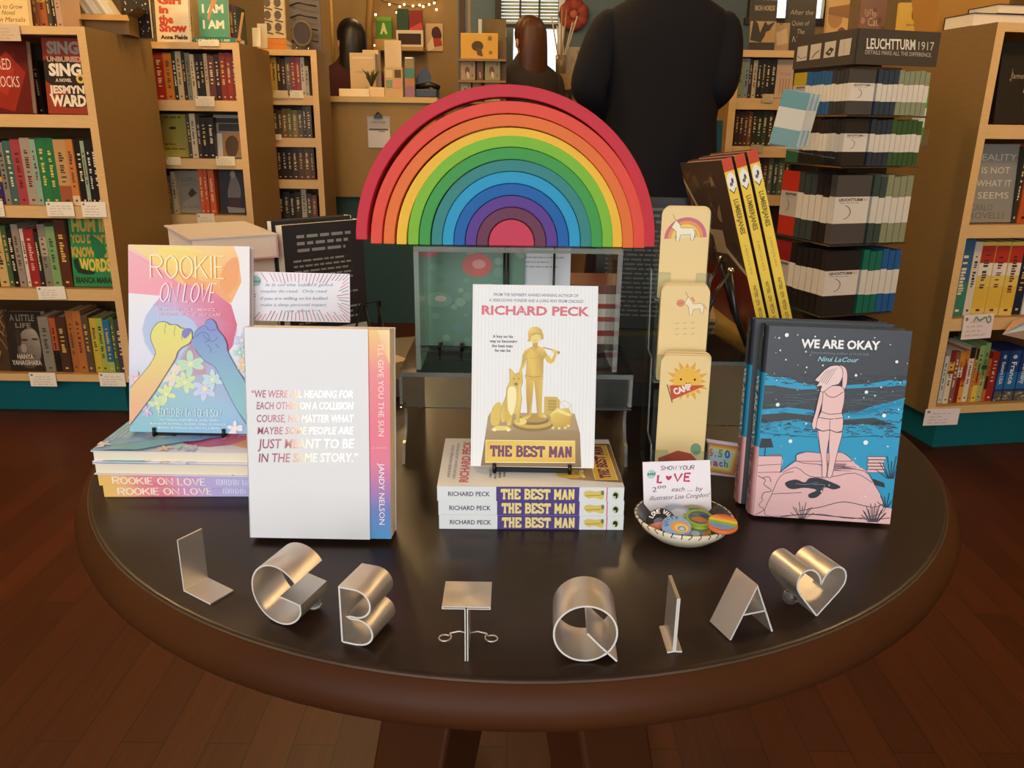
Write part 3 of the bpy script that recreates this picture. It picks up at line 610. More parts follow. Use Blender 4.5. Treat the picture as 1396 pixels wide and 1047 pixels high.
# --- night sea hardbacks
def okay_art(w, h):
    a = Art((152, 82), (790, 103), (118, 948), (722, 985), w, h)
    a.full('40454B'); C, P, K = '2E9CC4', 'E8B9B8', '33363E'
    a.poly([(140, 290), (180, 310), (260, 312), (300, 335), (370, 345), (380, 362), (300, 365), (200, 350), (130, 345)], C); a.poly([(500, 345), (620, 335), (700, 320), (790, 322), (790, 345), (640, 352), (500, 360)], C)
    a.poly([(120, 455), (250, 445), (370, 458), (370, 482), (250, 470), (120, 478)], C)
    a.poly([(500, 470), (560, 468), (620, 440), (700, 420), (790, 400), (790, 490), (740, 515), (690, 510), (640, 490), (500, 500)], C)
    a.poly([(110, 515), (300, 500), (420, 530), (560, 520), (680, 525), (790, 505), (780, 990), (100, 990)], C)
    rr = random.Random(9)
    for k in range(280):
        x = rr.uniform(125, 770); y = rr.choice([rr.uniform(505, 580), rr.uniform(505, 560), rr.uniform(300, 350), rr.uniform(440, 480)]); l = rr.uniform(12, 42)
        a.line([(x, y), (x + l*.5, y - rr.uniform(2, 6)), (x + l, y + rr.uniform(-2, 3))], rr.uniform(1.5, 4), K); a.n -= a.eps*.8
    for k in range(46):
        x = rr.uniform(125, 760); y = rr.uniform(365, 440); l = rr.uniform(30, 80); a.line([(x, y), (x + l, y + rr.uniform(-3, 3))], 1.6, '5A7884'); a.n -= a.eps*.8
    for k in range(26):
        x = 520 + k*10; yy = 470 - max(0, (k - 5))*2.8; a.line([(x, yy + 16), (x + 4, yy - 14), (x + 9, yy + 14)], 4, C); a.n -= a.eps*.6
    a.line([(120, 560), (300, 575), (450, 582), (640, 574), (780, 580)], 3, '1E6E8E', 4)
    a.poly([(110, 680), (130, 668), (232, 668), (240, 690), (228, 745), (300, 690), (300, 664), (345, 648), (420, 652), (500, 650), (545, 680), (560, 700), (610, 735), (650, 800), (685, 860), (690, 905), (790, 915), (790, 990), (100, 990)], P)
    ln = lambda pts, wd=2.6, s_=3: a.line(pts, wd, K, s_)
    ln([(300, 690), (298, 662), (340, 648), (420, 654), (500, 650), (545, 685), (520, 690), (300, 692)]); ln([(230, 745), (290, 692), (330, 700), (420, 708), (600, 735), (650, 800), (688, 870), (690, 930), (560, 960), (420, 940), (300, 945), (170, 945), (195, 850), (232, 760), (290, 740)])
    for k in range(14): y = 700 + k*2.6; x = rr.uniform(380, 480); a.line([(x, y), (x + rr.uniform(60, 140), y + 2)], 2, '7A5A66'); a.n -= a.eps*.8
    ln([(240, 745), (300, 720), (360, 760), (450, 765), (560, 745), (640, 790)]); ln([(200, 845), (330, 838)]); ln([(320, 925), (420, 905), (520, 880), (640, 905), (690, 890)], 3.4); ln([(240, 955), (350, 940), (480, 950), (640, 962), (720, 955)], 4)
    ln([(128, 745), (232, 742)], 2.2); ln([(128, 712), (232, 706)], 2.2); ln([(132, 668), (235, 668), (232, 742)], 2.4, 1)
    a.poly([(138, 588), (182, 588), (194, 628), (128, 630)], K); a.line([(158, 628), (156, 668)], 4, K)
    for k in range(6): a.line([(180 + k*9, 660), (188 + k*9, 666)], 6, '8A7A80')
    ln([(130, 760), (165, 780), (158, 800), (195, 830), (160, 840), (150, 870)], 3); ln([(150, 770), (180, 765), (190, 790)], 3); ln([(160, 870), (140, 900), (165, 920), (125, 945)], 2.4)
    for k in range(5): y = 668 + k*15; a.poly([(612 + (k % 2)*6, y), (690 - (k % 3)*5, y), (694 - (k % 2)*6, y + 13), (616, y + 13)], P); a.line([(612 + (k % 2)*6, y), (690 - (k % 3)*5, y), (694 - (k % 2)*6, y + 13), (616, y + 13), (612 + (k % 2)*6, y)], 2, K)
    a.poly([(640, 770), (690, 790), (695, 812), (650, 800)], K)
    for bx, by, n, hh in ((335, 965, 9, 85), (650, 975, 14, 90), (720, 770, 9, 110), (705, 905, 6, 70)):
        for k in range(n):
            an = -60 + 120*k/(n-1); a.line([(bx + (k - n/2)*3, by), (bx + hh*math.sin(R(an))*.7, by - hh*math.cos(R(an))*(1 if k % 2 else .75))], 3.2, K); a.n -= a.eps*.8
    blob = [(255, 790), (300, 776), (340, 790), (360, 770), (400, 768), (440, 780), (500, 808), (470, 822), (430, 812), (420, 835), (395, 860), (365, 862), (360, 845), (395, 825), (340, 815), (290, 822), (262, 812)]
    a.poly(blob, K, 3); a.line([(300, 795), (340, 800), (400, 790)], 2, '8A8C98', 3); a.line([(380, 800), (430, 800), (415, 826)], 2, '8A8C98', 3)
    SK = 'EDC3BE'
    for g in ([(388, 540), (440, 545), (438, 600), (433, 660), (438, 730), (432, 765), (416, 757), (414, 700), (400, 620)], [(442, 545), (496, 550), (486, 620), (472, 690), (464, 740), (455, 766), (439, 757), (444, 690), (441, 620)],
              [(488, 372), (506, 350), (510, 300), (500, 266), (476, 254), (468, 268), (486, 290), (488, 330)],
              [(405, 372), (425, 350), (470, 345), (498, 362), (500, 420), (492, 465), (499, 490), (497, 550), (470, 556), (441, 545), (412, 551), (382, 540), (384, 500), (400, 460), (403, 410)],
              [(404, 374), (392, 372), (384, 410), (374, 465), (364, 505), (362, 528), (370, 545), (380, 535), (384, 500), (396, 450), (404, 410)]):
        a.poly(g, SK, 3); a.line(g + g[:1], 2.6, K, 3)
    hr = [(432, 258), (466, 254), (486, 272), (488, 306), (472, 338), (446, 344), (428, 356), (404, 374), (392, 366), (398, 346), (372, 350), (386, 330), (366, 322), (384, 300), (408, 274)]
    a.poly(hr, 'EBCFC8', 2); a.line(hr + hr[:1], 2.4, K, 2)
    for d in range(5): a.line([(462 - d*10, 264 + d*3), (440 - d*10, 300), (418 - d*8, 340 - d*3)], 1.8, '8A5A62', 3)
    ln([(410, 372), (428, 392), (460, 396), (494, 372)], 2.6); ln([(400, 462), (440, 474), (494, 468)]); ln([(386, 488), (440, 496), (498, 490)], 3); ln([(384, 540), (412, 551), (441, 545), (470, 556), (497, 550)], 3.4); ln([(441, 500), (441, 545)], 2)
    for k in range(70): a.ell(rr.uniform(160, 780), rr.uniform(110, 900) if rr.random() < .6 else rr.uniform(110, 400), rr.choice([2, 2, 3, 4]), None, 'E8EEF0', 8); a.n -= a.eps*.9
    for x, y, q in ((230, 122, 9), (204, 432, 9), (596, 373, 8), (678, 478, 9), (724, 237, 7), (268, 598, 9), (602, 602, 11), (547, 298, 6)): a.ell(x, y, q, None, 'EEF3F4', 10)
    a.text('WE ARE OKAY', 296, 176, 648, 36, 'F2F2EE', bold=.035, y1=184); a.text('Award-winning author of Hold Still', 340, 203, 598, 13, '7C8A92', y1=211); a.text('Nina LaCour', 373, 236, 556, 20, '9FD6E0', shear=.35, bold=.01, y1=240)
    return a
def okay_spine(h, t):
    a = Art((0, 0), (1000, 0), (0, 100), (1000, 100), h, t)
    a.hgrad([(0, '383C42'), (.235, '3A4046'), (.24, '2888A8'), (.62, '2F94B6'), (.64, 'D8A4A4'), (1, 'E0AEAE')])
    rr = random.Random(2)
    for k in range(14): a.ell(rr.uniform(20, 620), rr.uniform(5, 95), 5, 6, 'D8E4E6', 8)
    for k in range(20): x = rr.uniform(240, 600); a.line([(x, rr.uniform(0, 100)), (x + 30, rr.uniform(0, 100))], 5, '2A4C5A')
    a.text('Nina LaCour', 60, 66, 220, 36, '7A9AA4', shear=.3); a.text('WE ARE OKAY', 262, 82, 615, 66, 'F2F6F4', bold=.03)
    for k in range(26): x = rr.uniform(650, 960); a.line([(x, rr.uniform(0, 100)), (x + rr.uniform(-20, 30), rr.uniform(0, 100)), (x + 30, rr.uniform(0, 100))], 5, '4A3C44', 2)
    for k in range(3): a.line([(660 + k*22, 20), (660 + k*22, 80)], 6, '4A3C44')
    return a
def okay(label, M, art=True):
    w, h, t = .150, .2185, .026
    r = thing('hardcover_book', label, 'book', M, 'night sea hardbacks')
    c = MB(); c.box(0, w, 0, .003, 0, h, '3A4046'); c.box(0, w, t - .003, t, 0, h, '3A4046')
    N = 8
    for i in range(N):
        a0, a1 = PI*i/N, PI*(i+1)/N; f = lambda q: (-.004*math.sin(q), t/2 - (t/2)*math.cos(q))
        (x0, y0), (x1, y1) = f(a0), f(a1)
        for zz, (z0, z1), cl in ((0, (h*.76, h), '383C42'), (0, (h*.37, h*.76), '2C8EB0'), (0, (0, h*.37), 'DCA9A8')): c.face([(x0, y0, z0), (x0, y0, z1), (x1, y1, z1), (x1, y1, z0)], cl)
    cv = c.build('dust_jacket', GLOSSY, r)
    p = MB(); p.box(.0, w - .004, .003, t - .003, .003, h - .003, 'E6DAC6'); p.build('page_block', PAPER, r)
    if art: okay_art(w, h).build('cover_art', cv, **FRONT)
    a = okay_spine(h, t); o = a.build('spine_art', cv, O=(-.0046, t - .003, h), U=(0, 0, -1), V=(0, -1, 0)); o.scale = (1, (t - .006) / t, 1)
    return r
okay('front hardback with a girl on a bed above a night sea, right of table', lean_M((.279, .836, .7505), -6.5, 7.5, .026))
okay('second night sea hardback, tucked directly behind the front one so mostly its spine shows', lean_M((.2725, .8650, .7505), -6.5, 7.5, .026), False)
# ------------------------------------------------------------------ acrylic risers and rainbow
def plates(name, label, boxes, M=None, parts=None):
    r = thing(name, label, 'acrylic riser', M)
    for nm, q in boxes:
        b = MB(); b.box(*q, 'FFFFFF'); edged(b.build(nm, ACRYL, r))
    return r
RZT = 1.0345
plates('acrylic_riser', 'clear acrylic riser carrying the wooden rainbow', [('top_plate', (-.122, .133, .982, 1.085, RZT - .006, RZT)), ('side_plate', (-.122, -.116, .982, 1.085, .8785, RZT - .0062)), ('side_plate', (.127, .133, .982, 1.085, .8785, RZT - .0062))])
r = plates('acrylic_riser', 'low wide clear acrylic riser standing on the table below the rainbow', [('top_plate', (-.143, .153, .972, 1.22, .872, .878)), ('front_plate', (-.143, .153, .973, .977, .83, .8718))])
for sx, nm in ((-.143, 'side_plate'), (.149, 'side_plate')):
    b = MB(); pr = [(.972, .8718), (.972, .835)] + smooth([(.972, .835), (1.0, .828), (1.012, .805), (1.0, .782), (.985, .776)], 4) + [(.975, .7505), (1.22, .7505), (1.22, .8718)]
    b.prism(pr, lambda u, v, t: (t, u, v), sx, sx + .004, 'FFFFFF'); edged(b.build(nm, ACRYL, r))
RB = [('crimson', 'C6323F', .190, .1755, -.0075, 0, .010, .0), ('coral red', 'E0503F', .1742, .160, -.0045, .0, .009, 0), ('orange', 'E27238', .1588, .1450, -.0035, 0, .008, 0), ('yellow', 'EDB93E', .1436, .1308, -.0025, 0, .007, 0),
      ('lime green', '7DB83A', .1302, .1168, -.0012, 0, .007, 0), ('leaf green', '43994C', .1162, .1022, -.0008, 0, .006, 0), ('teal', '3A8482', .1016, .0880, 0, 0, .006, 0), ('sky blue', '2E98C4', .0874, .0735, 0, 0, .005, 0),
      ('royal blue', '1F62A6', .0729, .0590, 0, 0, .005, 0), ('violet', '5C3F8E', .0584, .0445, 0, 0, .005, 0), ('plum', '6A3B52', .0439, .0298, 0, 0, .005, 0)]
for i, (nm, hx, ro, ri, dx, dz, leg, rot) in enumerate(RB):
    ro *= .965; ri *= .965; leg = min(leg, .004) * (0 if i < 4 else 1); b = MB(); N = 48
    po = [(ro*math.cos(PI*k/N), leg + ro*math.sin(PI*k/N)) for k in range(N + 1)]; pi_ = [(ri*math.cos(PI*k/N), leg + ri*math.sin(PI*k/N)) for k in range(N + 1)]
    po = [(ro, 0)] + po + [(-ro, 0)]; pi_ = [(ri, 0)] + pi_ + [(-ri, 0)]; y0, y1 = -.035, .035
    for k in range(len(po) - 1):
        A, B_, C, E_ = po[k], po[k+1], pi_[k+1], pi_[k]
        b.face([(A[0], y0, A[1]), (B_[0], y0, B_[1]), (C[0], y0, C[1]), (E_[0], y0, E_[1])][::-1], hx)
        b.face([(A[0], y1, A[1]), (B_[0], y1, B_[1]), (C[0], y1, C[1]), (E_[0], y1, E_[1])], hx)
        b.face([(A[0], y0, A[1]), (A[0], y1, A[1]), (B_[0], y1, B_[1]), (B_[0], y0, B_[1])][::-1], hx, True); b.face([(E_[0], y0, E_[1]), (C[0], y0, C[1]), (C[0], y1, C[1]), (E_[0], y1, E_[1])][::-1], hx, True)
    for P_, Q_ in ((po[0], pi_[0]), (pi_[-1], po[-1])): b.face([(P_[0], y0, 0), (Q_[0], y0, 0), (Q_[0], y1, 0), (P_[0], y1, 0)], hx)
    yy = 1.030 - .0006*(i % 3); o = b.build('rainbow_arch', TOYWOOD, None, T(dx - .003, yy, RZT + .0005) @ RY({0: 1.0, 1: .2, 2: .2}.get(i, 0)), weld=True, bevel=.0011)
    if i == 0: o.matrix_world = T(dx - .003, yy, RZT + .0035) @ RY(.7)
    lab = ('outermost' if i == 0 else f'{["", "second", "third", "fourth", "fifth", "sixth", "seventh", "eighth", "ninth", "tenth", "innermost"][i]}') + f' arch of the wooden stacking rainbow, painted {nm}'
    tag(o, lab, 'toy', 'wooden rainbow arches')
b = MB(); pr = [(.0278, 0)] + [(.0278*math.cos(PI*k/24), .004 + .0278*math.sin(PI*k/24)) for k in range(25)] + [(-.0278, 0)]
b.prism(pr, lambda u, v, t: (u, t, v), -.035, .035, 'C44058'); o = b.build('rainbow_core_block', TOYWOOD, None, T(-.003, 1.0298, RZT + .0005), weld=True, bevel=.001)
tag(o, 'pink half-round block at the heart of the wooden rainbow', 'toy')

# ------------------------------------------------------------------ bookmark holder
r = thing('bookmark_holder', 'tall clear acrylic holder with three stepped pockets of wooden bookmarks', 'display holder', T(.172, .90, .7505) @ RZ(-3))
def hp(nm, poly, x0, x1): b = MB(); b.prism(poly, lambda u, v, t: (t, u, v), x0, x1, 'FFFFFF'); edged(b.build(nm, ACRYL, r))
side = [(0, 0), (.13, 0), (.155, .25), (.135, .25), (.115, .15), (.075, .15), (.062, .055), (.02, .055)]
for x in (-.002, .068): hp('side_plate', side[::-1], x, x + .002)
for k, (y, z) in enumerate(((.012, .020), (.056, .128), (.100, .222))):
    b = MB(); b.box(.0002, .0678, y + .024, y + .0255, z, z + .10, 'FFFFFF', M=T(0, 0, 0)); edged(b.build('back_plate', ACRYL, r))
    b = MB(); b.prism([(0, 0), (.068, 0), (.068, .036), (.05, .036), (.048, .008), (.02, .008), (.018, .036), (0, .036)], lambda u, v, t: (u, t, v + z - .004), y - .004, y - .0025, 'FFFFFF'); edged(b.build('front_lip', ACRYL, r))
    b = MB(); b.box(.0002, .0678, y - .002, y + .0238, z - .004, z - .002, 'FFFFFF'); edged(b.build('pocket_floor', ACRYL, r))
def bm_art(kind, w, h):
    if kind == 0:
        a = Art((885, 275), (955, 280), (885, 435), (955, 440), w, h); cx, cy = 921, 330
        for rr_, c in ((36, 'C9707E'), (30, 'E59C5A'), (24, 'F0CC6A'), (18, '8DB8A0')): a.poly([(cx + rr_*.86*math.cos(PI*k/16), cy - rr_*math.sin(PI*k/16)) for k in range(17)], c)
        a.poly([(cx - 12, cy), (cx + 12, cy), (cx + 11, cy - 9), (cx - 11, cy - 9)], 'E8D8B0')
        u = [(906, 298), (912, 306), (914, 312), (932, 313), (935, 322), (933, 334), (929, 334), (928, 324), (914, 324), (912, 335), (908, 335), (907, 318), (900, 310)]; a.poly(u, 'F3E8CC'); a.line(u + u[:1], .8, '8A7458'); a.line([(905, 298), (901, 288)], 1.2, 'C8A860'); a.line([(935, 316), (939, 328)], 2, 'D8A060')
    elif kind == 1:
        a = Art((893, 385), (967, 390), (880, 540), (955, 545), w, h)
        u = [(933, 405), (938, 412), (940, 417), (953, 417), (957, 424), (955, 433), (952, 433), (950, 425), (940, 426), (938, 435), (934, 435), (933, 422), (927, 415)]; a.poly(u, 'F1E2BC'); a.line(u + u[:1], .8, 'A8886A'); a.line([(932, 405), (929, 397)], 1.1, 'C89860'); a.line([(938, 406), (942, 414)], 2.5, 'D89058'); a.line([(956, 418), (961, 428)], 2.2, 'E0B080'); a.ell(921, 415, 6.5, 6, 'D9926E', 12); a.line([(915, 417), (927, 414)], .8, 'B06848')
        for i in range(3):
            for j in range(3): a.line([(912 + j*12, 448 + i*9), (918 + j*12, 447 + i*9)], .8, 'B09A6E')
    else:
        a = Art((907, 485), (967, 485), (894, 640), (956, 642), w, h); cx, cy = 938, 517
        for k in range(16):
            q = 2*PI*k/16; p = lambda rr_, d: (cx + rr_*math.cos(q + d), cy + rr_*math.sin(q + d)); a.poly([p(17, -.17), p(27 if k % 2 else 23, 0), p(17, .17)], 'E4A83E'); a.n -= a.eps
        a.n += a.eps*2; a.ell(cx, cy, 16.5, 16.5, 'EBB948', 26); a.ell(cx - 8, cy - 2, 1.4, 1.6, '3C2C18', 8); a.ell(cx + 9, cy - 2, 1.4, 1.6, '3C2C18', 8); a.line([(cx - 2, cy + 2), (cx, cy + 4), (cx + 3, cy + 2)], .9, '3C2C18', 3)
        a.poly([(cx - 22, cy + 6), (cx + 22, cy + 5), (cx - 20, cy + 25)], 'C4503A'); a.line([(cx - 25, cy + 5), (cx - 19, cy + 28)], 1.6, '8A6A48'); a.text('CAMP', cx - 16, cy + 18, cx + 6, 7.5, 'F4E2D0', bold=.05, y1=cy + 10)
        a.poly([(896, 640), (900, 618), (925, 608), (942, 612), (953, 625), (955, 641)], 'B0503C', 0); a.ell(948, 606, 7, 8, '7FA07E', 12)
    return a
KIND = ['rainbow and unicorn', 'unicorn and calendar dots', 'smiling sun and red pennant']
names = [('rear', 0), ('middle', 1), ('front', 2)]
for (pos, kind), (y, z) in zip(names, ((.100, .222), (.056, .128), (.012, .020))):
    for k in range(4):
        w, h, t = .0585, .118 if kind != 2 else .150, .0022
        if kind == 0: h = .112
        b = MB(); cr = .009; pr = []
        for (cx, cz, a0) in ((w - cr, cr*.3, -90), (w - cr, h - cr, 0), (cr, h - cr, 90), (cr, cr*.3, 180)):
            rr_ = cr if cz > .05 else cr*.3; cxx = cx if cz > .05 else (w - rr_ if cx > w/2 else rr_)
            pr += [(cxx + rr_*math.cos(R(a0 + 90*q/5)), cz + rr_*math.sin(R(a0 + 90*q/5))) for q in range(6)]
        b.prism(pr, lambda u, v, tt: (u, tt, v), 0, t, 'EBCF94')
        M = T(.172, .90, .7505) @ RZ(-3) @ T(.004 + .0012*k*(1 if kind != 1 else .3), y + .001 + k*.0052, z - .0015 + .0008*(k % 2)) @ RX(-4.0)
        o = b.build('bookmark', PAPER, None, M)
        if k == 0:
            tag(o, f'frontmost wooden bookmark in the {pos} pocket, printed with a {KIND[kind]}', 'bookmark', 'wooden bookmarks in the holder'); bm_art(kind, w, h).build('printed_picture', o, O=(0, 0, 0), mat=PAPER)
        else: tag(o, f'{["", "second", "third", "rearmost"][k]} wooden bookmark in the {pos} pocket of the acrylic holder', 'bookmark', 'wooden bookmarks in the holder')
# ------------------------------------------------------------------ right acrylic riser with comics
plates('acrylic_riser', 'clear acrylic riser at the right that carries the three yellow-spined comics', [('top_plate', (.243, .44, 1.0, 1.24, .884, .889)), ('front_plate', (.243, .44, 1.001, 1.005, .80, .8838)), ('side_plate', (.243, .247, 1.0055, 1.24, .7505, .8838)), ('side_plate', (.436, .44, 1.0055, 1.24, .7505, .8838))])
P0 = Vector((.358, 1.075, .8905)); up = Vector((-.30, .03, .954)).normalized(); wd_ = Vector((-.16, .99, 0)); wd_ = (wd_ - up * wd_.dot(up)).normalized(); th = up.cross(wd_) * -1
def comic(label, k):
    w, h, t = .160, .262, .0135
    # local x: spine -> fore-edge (away), z up, y: thickness (front cover on the right-hand far side)
    z_ = up; x_ = wd_; y_ = z_.cross(x_); O = P0 - y_ * (k * .0178)
    r = thing('comic_book', label, 'book', basis(O, x_, y_, z_), 'yellow-spined comics'); cv = book_parts(r, w, h, t, '7A2C22', 'ECC84A', '4E3A2C', pages='A89A88')
    a = Art((0, 0), (1000, 0), (0, 100), (1000, 100), h, t)
    a.full('EEC94C'); a.rect(0, 0, 62, 100, 'C84A30'); a.ell(118, 50, 48, 46, 'EFE9DA', 18); a.ell(112, 40, 14, 12, '5A4A40', 10); a.ell(128, 58, 10, 16, '7A6A58', 10); a.line([(150, 20), (175, 50), (150, 84)], 7, '4A4434')
    a.text('LUMBERJANES', 205, 70, 385, 46, '6E5F2A', bold=.03); a.text('A BIRD\'S-EYE VIEW', 440, 62, 600, 24, 'A88F3C'); a.text('WATTERS \u00b7 LEYH \u00b7 PIETSCH \u00b7 SOTUNO', 655, 66, 905, 34, '5A4C22', bold=.02); a.text('7', 940, 70, 960, 44, '4A3C1E', bold=.03)
    a.build('spine_art', cv, **spine_art_at(t, h))
    if k == 2:  # near side faces the camera's left
        pass
    return r
comic('leftmost of three yellow-spined comics leaning on the black easel', 0)
comic('middle one of three yellow-spined comics leaning left on the riser', 1)
comic('rightmost of three yellow-spined comics leaning left on the riser', 2)
# dark picture on the leftmost comic's back cover
lead = [o for o in COL.objects if o.name.startswith('comic_book')][0]
a = Art((0, 0), (160, 0), (0, 262), (160, 262), .160, .262); a.full('4A382A'); rr = random.Random(4)
for k in range(26): a.poly([(rr.uniform(0, 160), rr.uniform(0, 150)) for _ in range(1)] * 1 + [(0, 0)] if False else smooth([(x + rr.uniform(-14, 14), y + rr.uniform(-14, 14)) for x, y in [(rr.uniform(15, 145), rr.uniform(15, 140))] * 4], 3, True), rr.choice(['7A6248', '5E3A2A', '8A7458', '3A2C22', '6A4A30', '9A8468']))
a.rect(0, 150, 160, 262, '6A2418'); a.poly([(0, 20), (60, 90), (160, 150), (160, 158), (56, 98), (0, 30)], 'B8A482'); a.rect(70, 96, 110, 130, 'A8987C'); a.poly([(0, 262), (0, 225), (80, 240), (160, 262)], 'C8A040')
bk = [c for c in lead.children if c.name.startswith('cover')][0]
ad = (P0 + wd_*.08 + lead.matrix_world.col[1].to_3d()*.02 - Vector((0, 0, CZ))).length
a.build('back_cover_art', bk, O=(.160, .0135, 0), U=(-1, 0, 0), V=(0, 0, 1))
# black display easel with bright ball tips
r = thing('display_easel', 'black bent easel with silver ball tips supporting the yellow-spined comics', 'easel')
b = MB(); b.tube([atY(985, 352, 1.09), atY(970, 380, 1.05), atY(962, 402, 1.02), atZ(958, 470, .8895)], .0022, '141414'); b.tube([atY(997, 368, 1.06), atY(975, 400, 1.02), atY(966, 425, 1.01)], .0022, '141414'); b.build('brace', BLACKMETAL, r)
b = MB(); p = [atY(994, 372, 1.065), atY(1000, 408, 1.06), atY(1004, 432, 1.05)]; q = atZ(1018, 470, .8925); b.tube(p + [q, q + Vector((.03, .05, 0))], .0042, '141414'); p = [atY(984, 354, 1.10), atY(988, 380, 1.09), atY(1000, 425, 1.08)]; b.tube(p + [atZ(1012, 452, .8925)], .0036, '141414'); b.build('leg', BLACKMETAL, r)
for x, y, Y in ((996, 369, 1.060), (984, 353, 1.095)):
    b = MB(); b.ball(atY(x, y, Y), .0046, 'DDDDDD'); b.build('ball_tip', CHROME, r)
# ------------------------------------------------------------------ bowl of buttons with note
BX, BY = .188, .787
r = thing('bowl', 'small cream bowl with black stitch marks round its rim, full of pin buttons', 'bowl', T(BX, BY, .7503) @ RZ(-8) @ RX(0))
b = MB(); b.lathe([(0, .0), (.020, .0), (.034, .006), (.046, .016), (.0535, .0275), (.0515, .0287), (.043, .019), (.030, .009), (0, .006)], 'E8DCC0', 48, sx=1, sy=.95); sh = b.build('bowl_shell', CERAMIC, r)
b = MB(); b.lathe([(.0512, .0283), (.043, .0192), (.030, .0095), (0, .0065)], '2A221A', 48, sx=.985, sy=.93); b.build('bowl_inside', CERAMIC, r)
b = MB(); rr = random.Random(1)
for k in range(34):
    a0 = 2*PI*k/34; ra, rb, rc = .0526, .0548, .0490; j = rr.uniform(-.06, .06)
    b.tube([(.0505*math.cos(a0), .0478*math.sin(a0), .0288), (.0538*math.cos(a0), .0510*math.sin(a0), .0282), (.0512*math.cos(a0 + j), .0486*math.sin(a0 + j), .0238)], .0006, '3A2A1C', 5)
b.build('stitch_marks', CERAMIC, r)
# note card
tl, tr, bl_ = atY(876, 630, .828), atY(968, 627, .828), atY(884, 700, .812)
ux = (tr - tl); wN = ux.length; ux.normalize(); vv = (tl - bl_); vv = (vv - ux*vv.dot(ux)); hN = vv.length + .004; vv.normalize()
r = thing('note_card', 'white handwritten price card with a pink heart, standing in the bowl of buttons', 'card', basis(tl - vv*hN, ux, vv.cross(ux) , vv))
b = MB(); b.box(0, wN, 0, .0006, 0, hN, 'EFE6EA'); c = b.build('card_sheet', PAPER, r)
a = Art((20, 90), (700, 80), (90, 640), (785, 632), wN, hN)
a.ell(120, 212, 44, 44, 'A9CDC4', 18); a.text('avid', 80, 222, 162, 30, '3E5C60', bold=.03); a.hand('SHOW YOUR', 212, 172, 548, 40, 6.5, '5A4E50', gap=.3)
a.hand('L', 192, 296, 235, 74, 22, 'C42E5E'); a.hand('VE', 355, 286, 520, 76, 20, 'C42E5E', gap=.35); a.poly([(270, 236), (285, 228), (300, 240), (316, 228), (332, 238), (325, 258), (302, 276), (280, 260)], 'C42E5E', 2)
a.text('2\u2070\u2070', 148, 390, 285, 48, '5A4E50', y1=384); a.text('each .... by', 345, 388, 662, 46, '5A4E50', shear=.15); a.text('illustrator Lisa Congdon!', 128, 474, 740, 44, '5A4E50', shear=.2, y1=448)
a.build('handwriting', c, mat=PAPER)
def button(label, x, y, z, rx, rz, art, d=.0157):
    r = thing('pin_button', label, 'badge', T(x, y, z) @ RZ(rz) @ RX(rx), 'pin buttons in the bowl')
    b = MB(); b.lathe([(0, .004), (d*.6, .0036), (d*.9, .0022), (d, .0002), (d*.98, -.0012), (d*.7, -.0012), (0, -.001)], art[0], 28); b.build('button_shell', GLOSSY, r)
    a = Art((-1, -1), (1, -1), (-1, 1), (1, 1), 2*d, 2*d); a.n = .0
    for k in range(len(a.b.v)): pass
    art[1](a); f = a.build('button_picture', r, O=(-d, -d, .0043), U=(1, 0, 0), V=(0, 1, 0)); 
def ringtext(a, st, r0, h, a0, a1, col):
    n = len(st)
    for i, ch in enumerate(st):
        q = R(a0 + (a1 - a0)*(i + .5)/n); g = HAND.get(ch)
        if not g: continue
        for stroke in g.split('|'):
            pts = [tuple(float(t_) for t_ in p.split(',')) for p in stroke.lstrip('~').split()]
            if stroke[0] == '~': pts = smooth(pts, 3)
            a.line([((r0 + h*py)*math.cos(q + (px - .5)*.26), -(r0 + h*py)*math.sin(q + (px - .5)*.26)) if False else ((r0 + h*py)*math.sin(q + (px - .5)*.24), -(r0 + h*py)*math.cos(q + (px - .5)*.24)) for px, py in pts], .075, col)
def A1(a):
    a.ell(0, 0, .9, .9, '2A2622', 28); a.ell(-.05, .1, .4, .32, '5E6A74', 16); a.poly([(-.9, .55), (-.3, .2), (.2, .0), (.7, .05), (.85, .25), (.3, .45), (-.2, .75), (-.6, .9)], 'D07A62', 3); ringtext(a, 'LOVE WINS', .56, .28, -80, 75, 'EFE8DC')
def A2(a):
    a.ell(0, 0, .95, .95, '8FAFD8', 28); a.ell(.15, .25, .62, .6, 'E2A24E', 24); a.ell(.2, .32, .46, .42, 'EBC878', 22); a.ell(.2, .4, .28, .26, '5E9AB8', 18); a.ell(.2, .42, .18, .16, 'BFD8E4', 16); ringtext(a, 'UNITY', .6, .3, -95, 30, '2F5E9C')
def A3(a):
    a.ell(0, 0, .95, .95, '9CB83C', 28); a.ell(0, 0, .74, .74, '5A6A74', 24); a.poly([(-.6, .2), (-.1, -.1), (.4, .1), (.5, .4), (0, .5)], 'C8783C', 3); a.poly([(.0, -.3), (.4, -.4), (.6, -.1), (.3, .0)], '3C4C80', 3); a.poly([(-.5, -.3), (-.1, -.5), (.0, -.2)], '6E8A4C', 3)
def A4(a):
    for k, c in enumerate(('D8603E', 'E29444', 'E6C850', '8EB04C', '6E9CC4', '8E90C4')):
        ys = [-.93 + .31*k + .31*q/4 for q in range(5)]; ch = lambda y: math.sqrt(max(0, .93**2 - y*y))
        a.poly([(-ch(y), y) for y in ys] + [(ch(y), y) for y in ys[::-1]], c)
def A5(a): a.ell(0, 0, .95, .95, 'A8BECE', 28); a.ell(.1, 0, .6, .55, 'D8E0E6', 20)
def A6(a): a.ell(0, 0, .95, .95, 'DDA85C', 28); a.ell(-.1, .2, .5, .5, '7FB0C4', 20); a.ell(-.1, .3, .3, .3, 'E4EAE8', 18); a.ell(.4, -.3, .4, .3, '8CA0C8', 14)
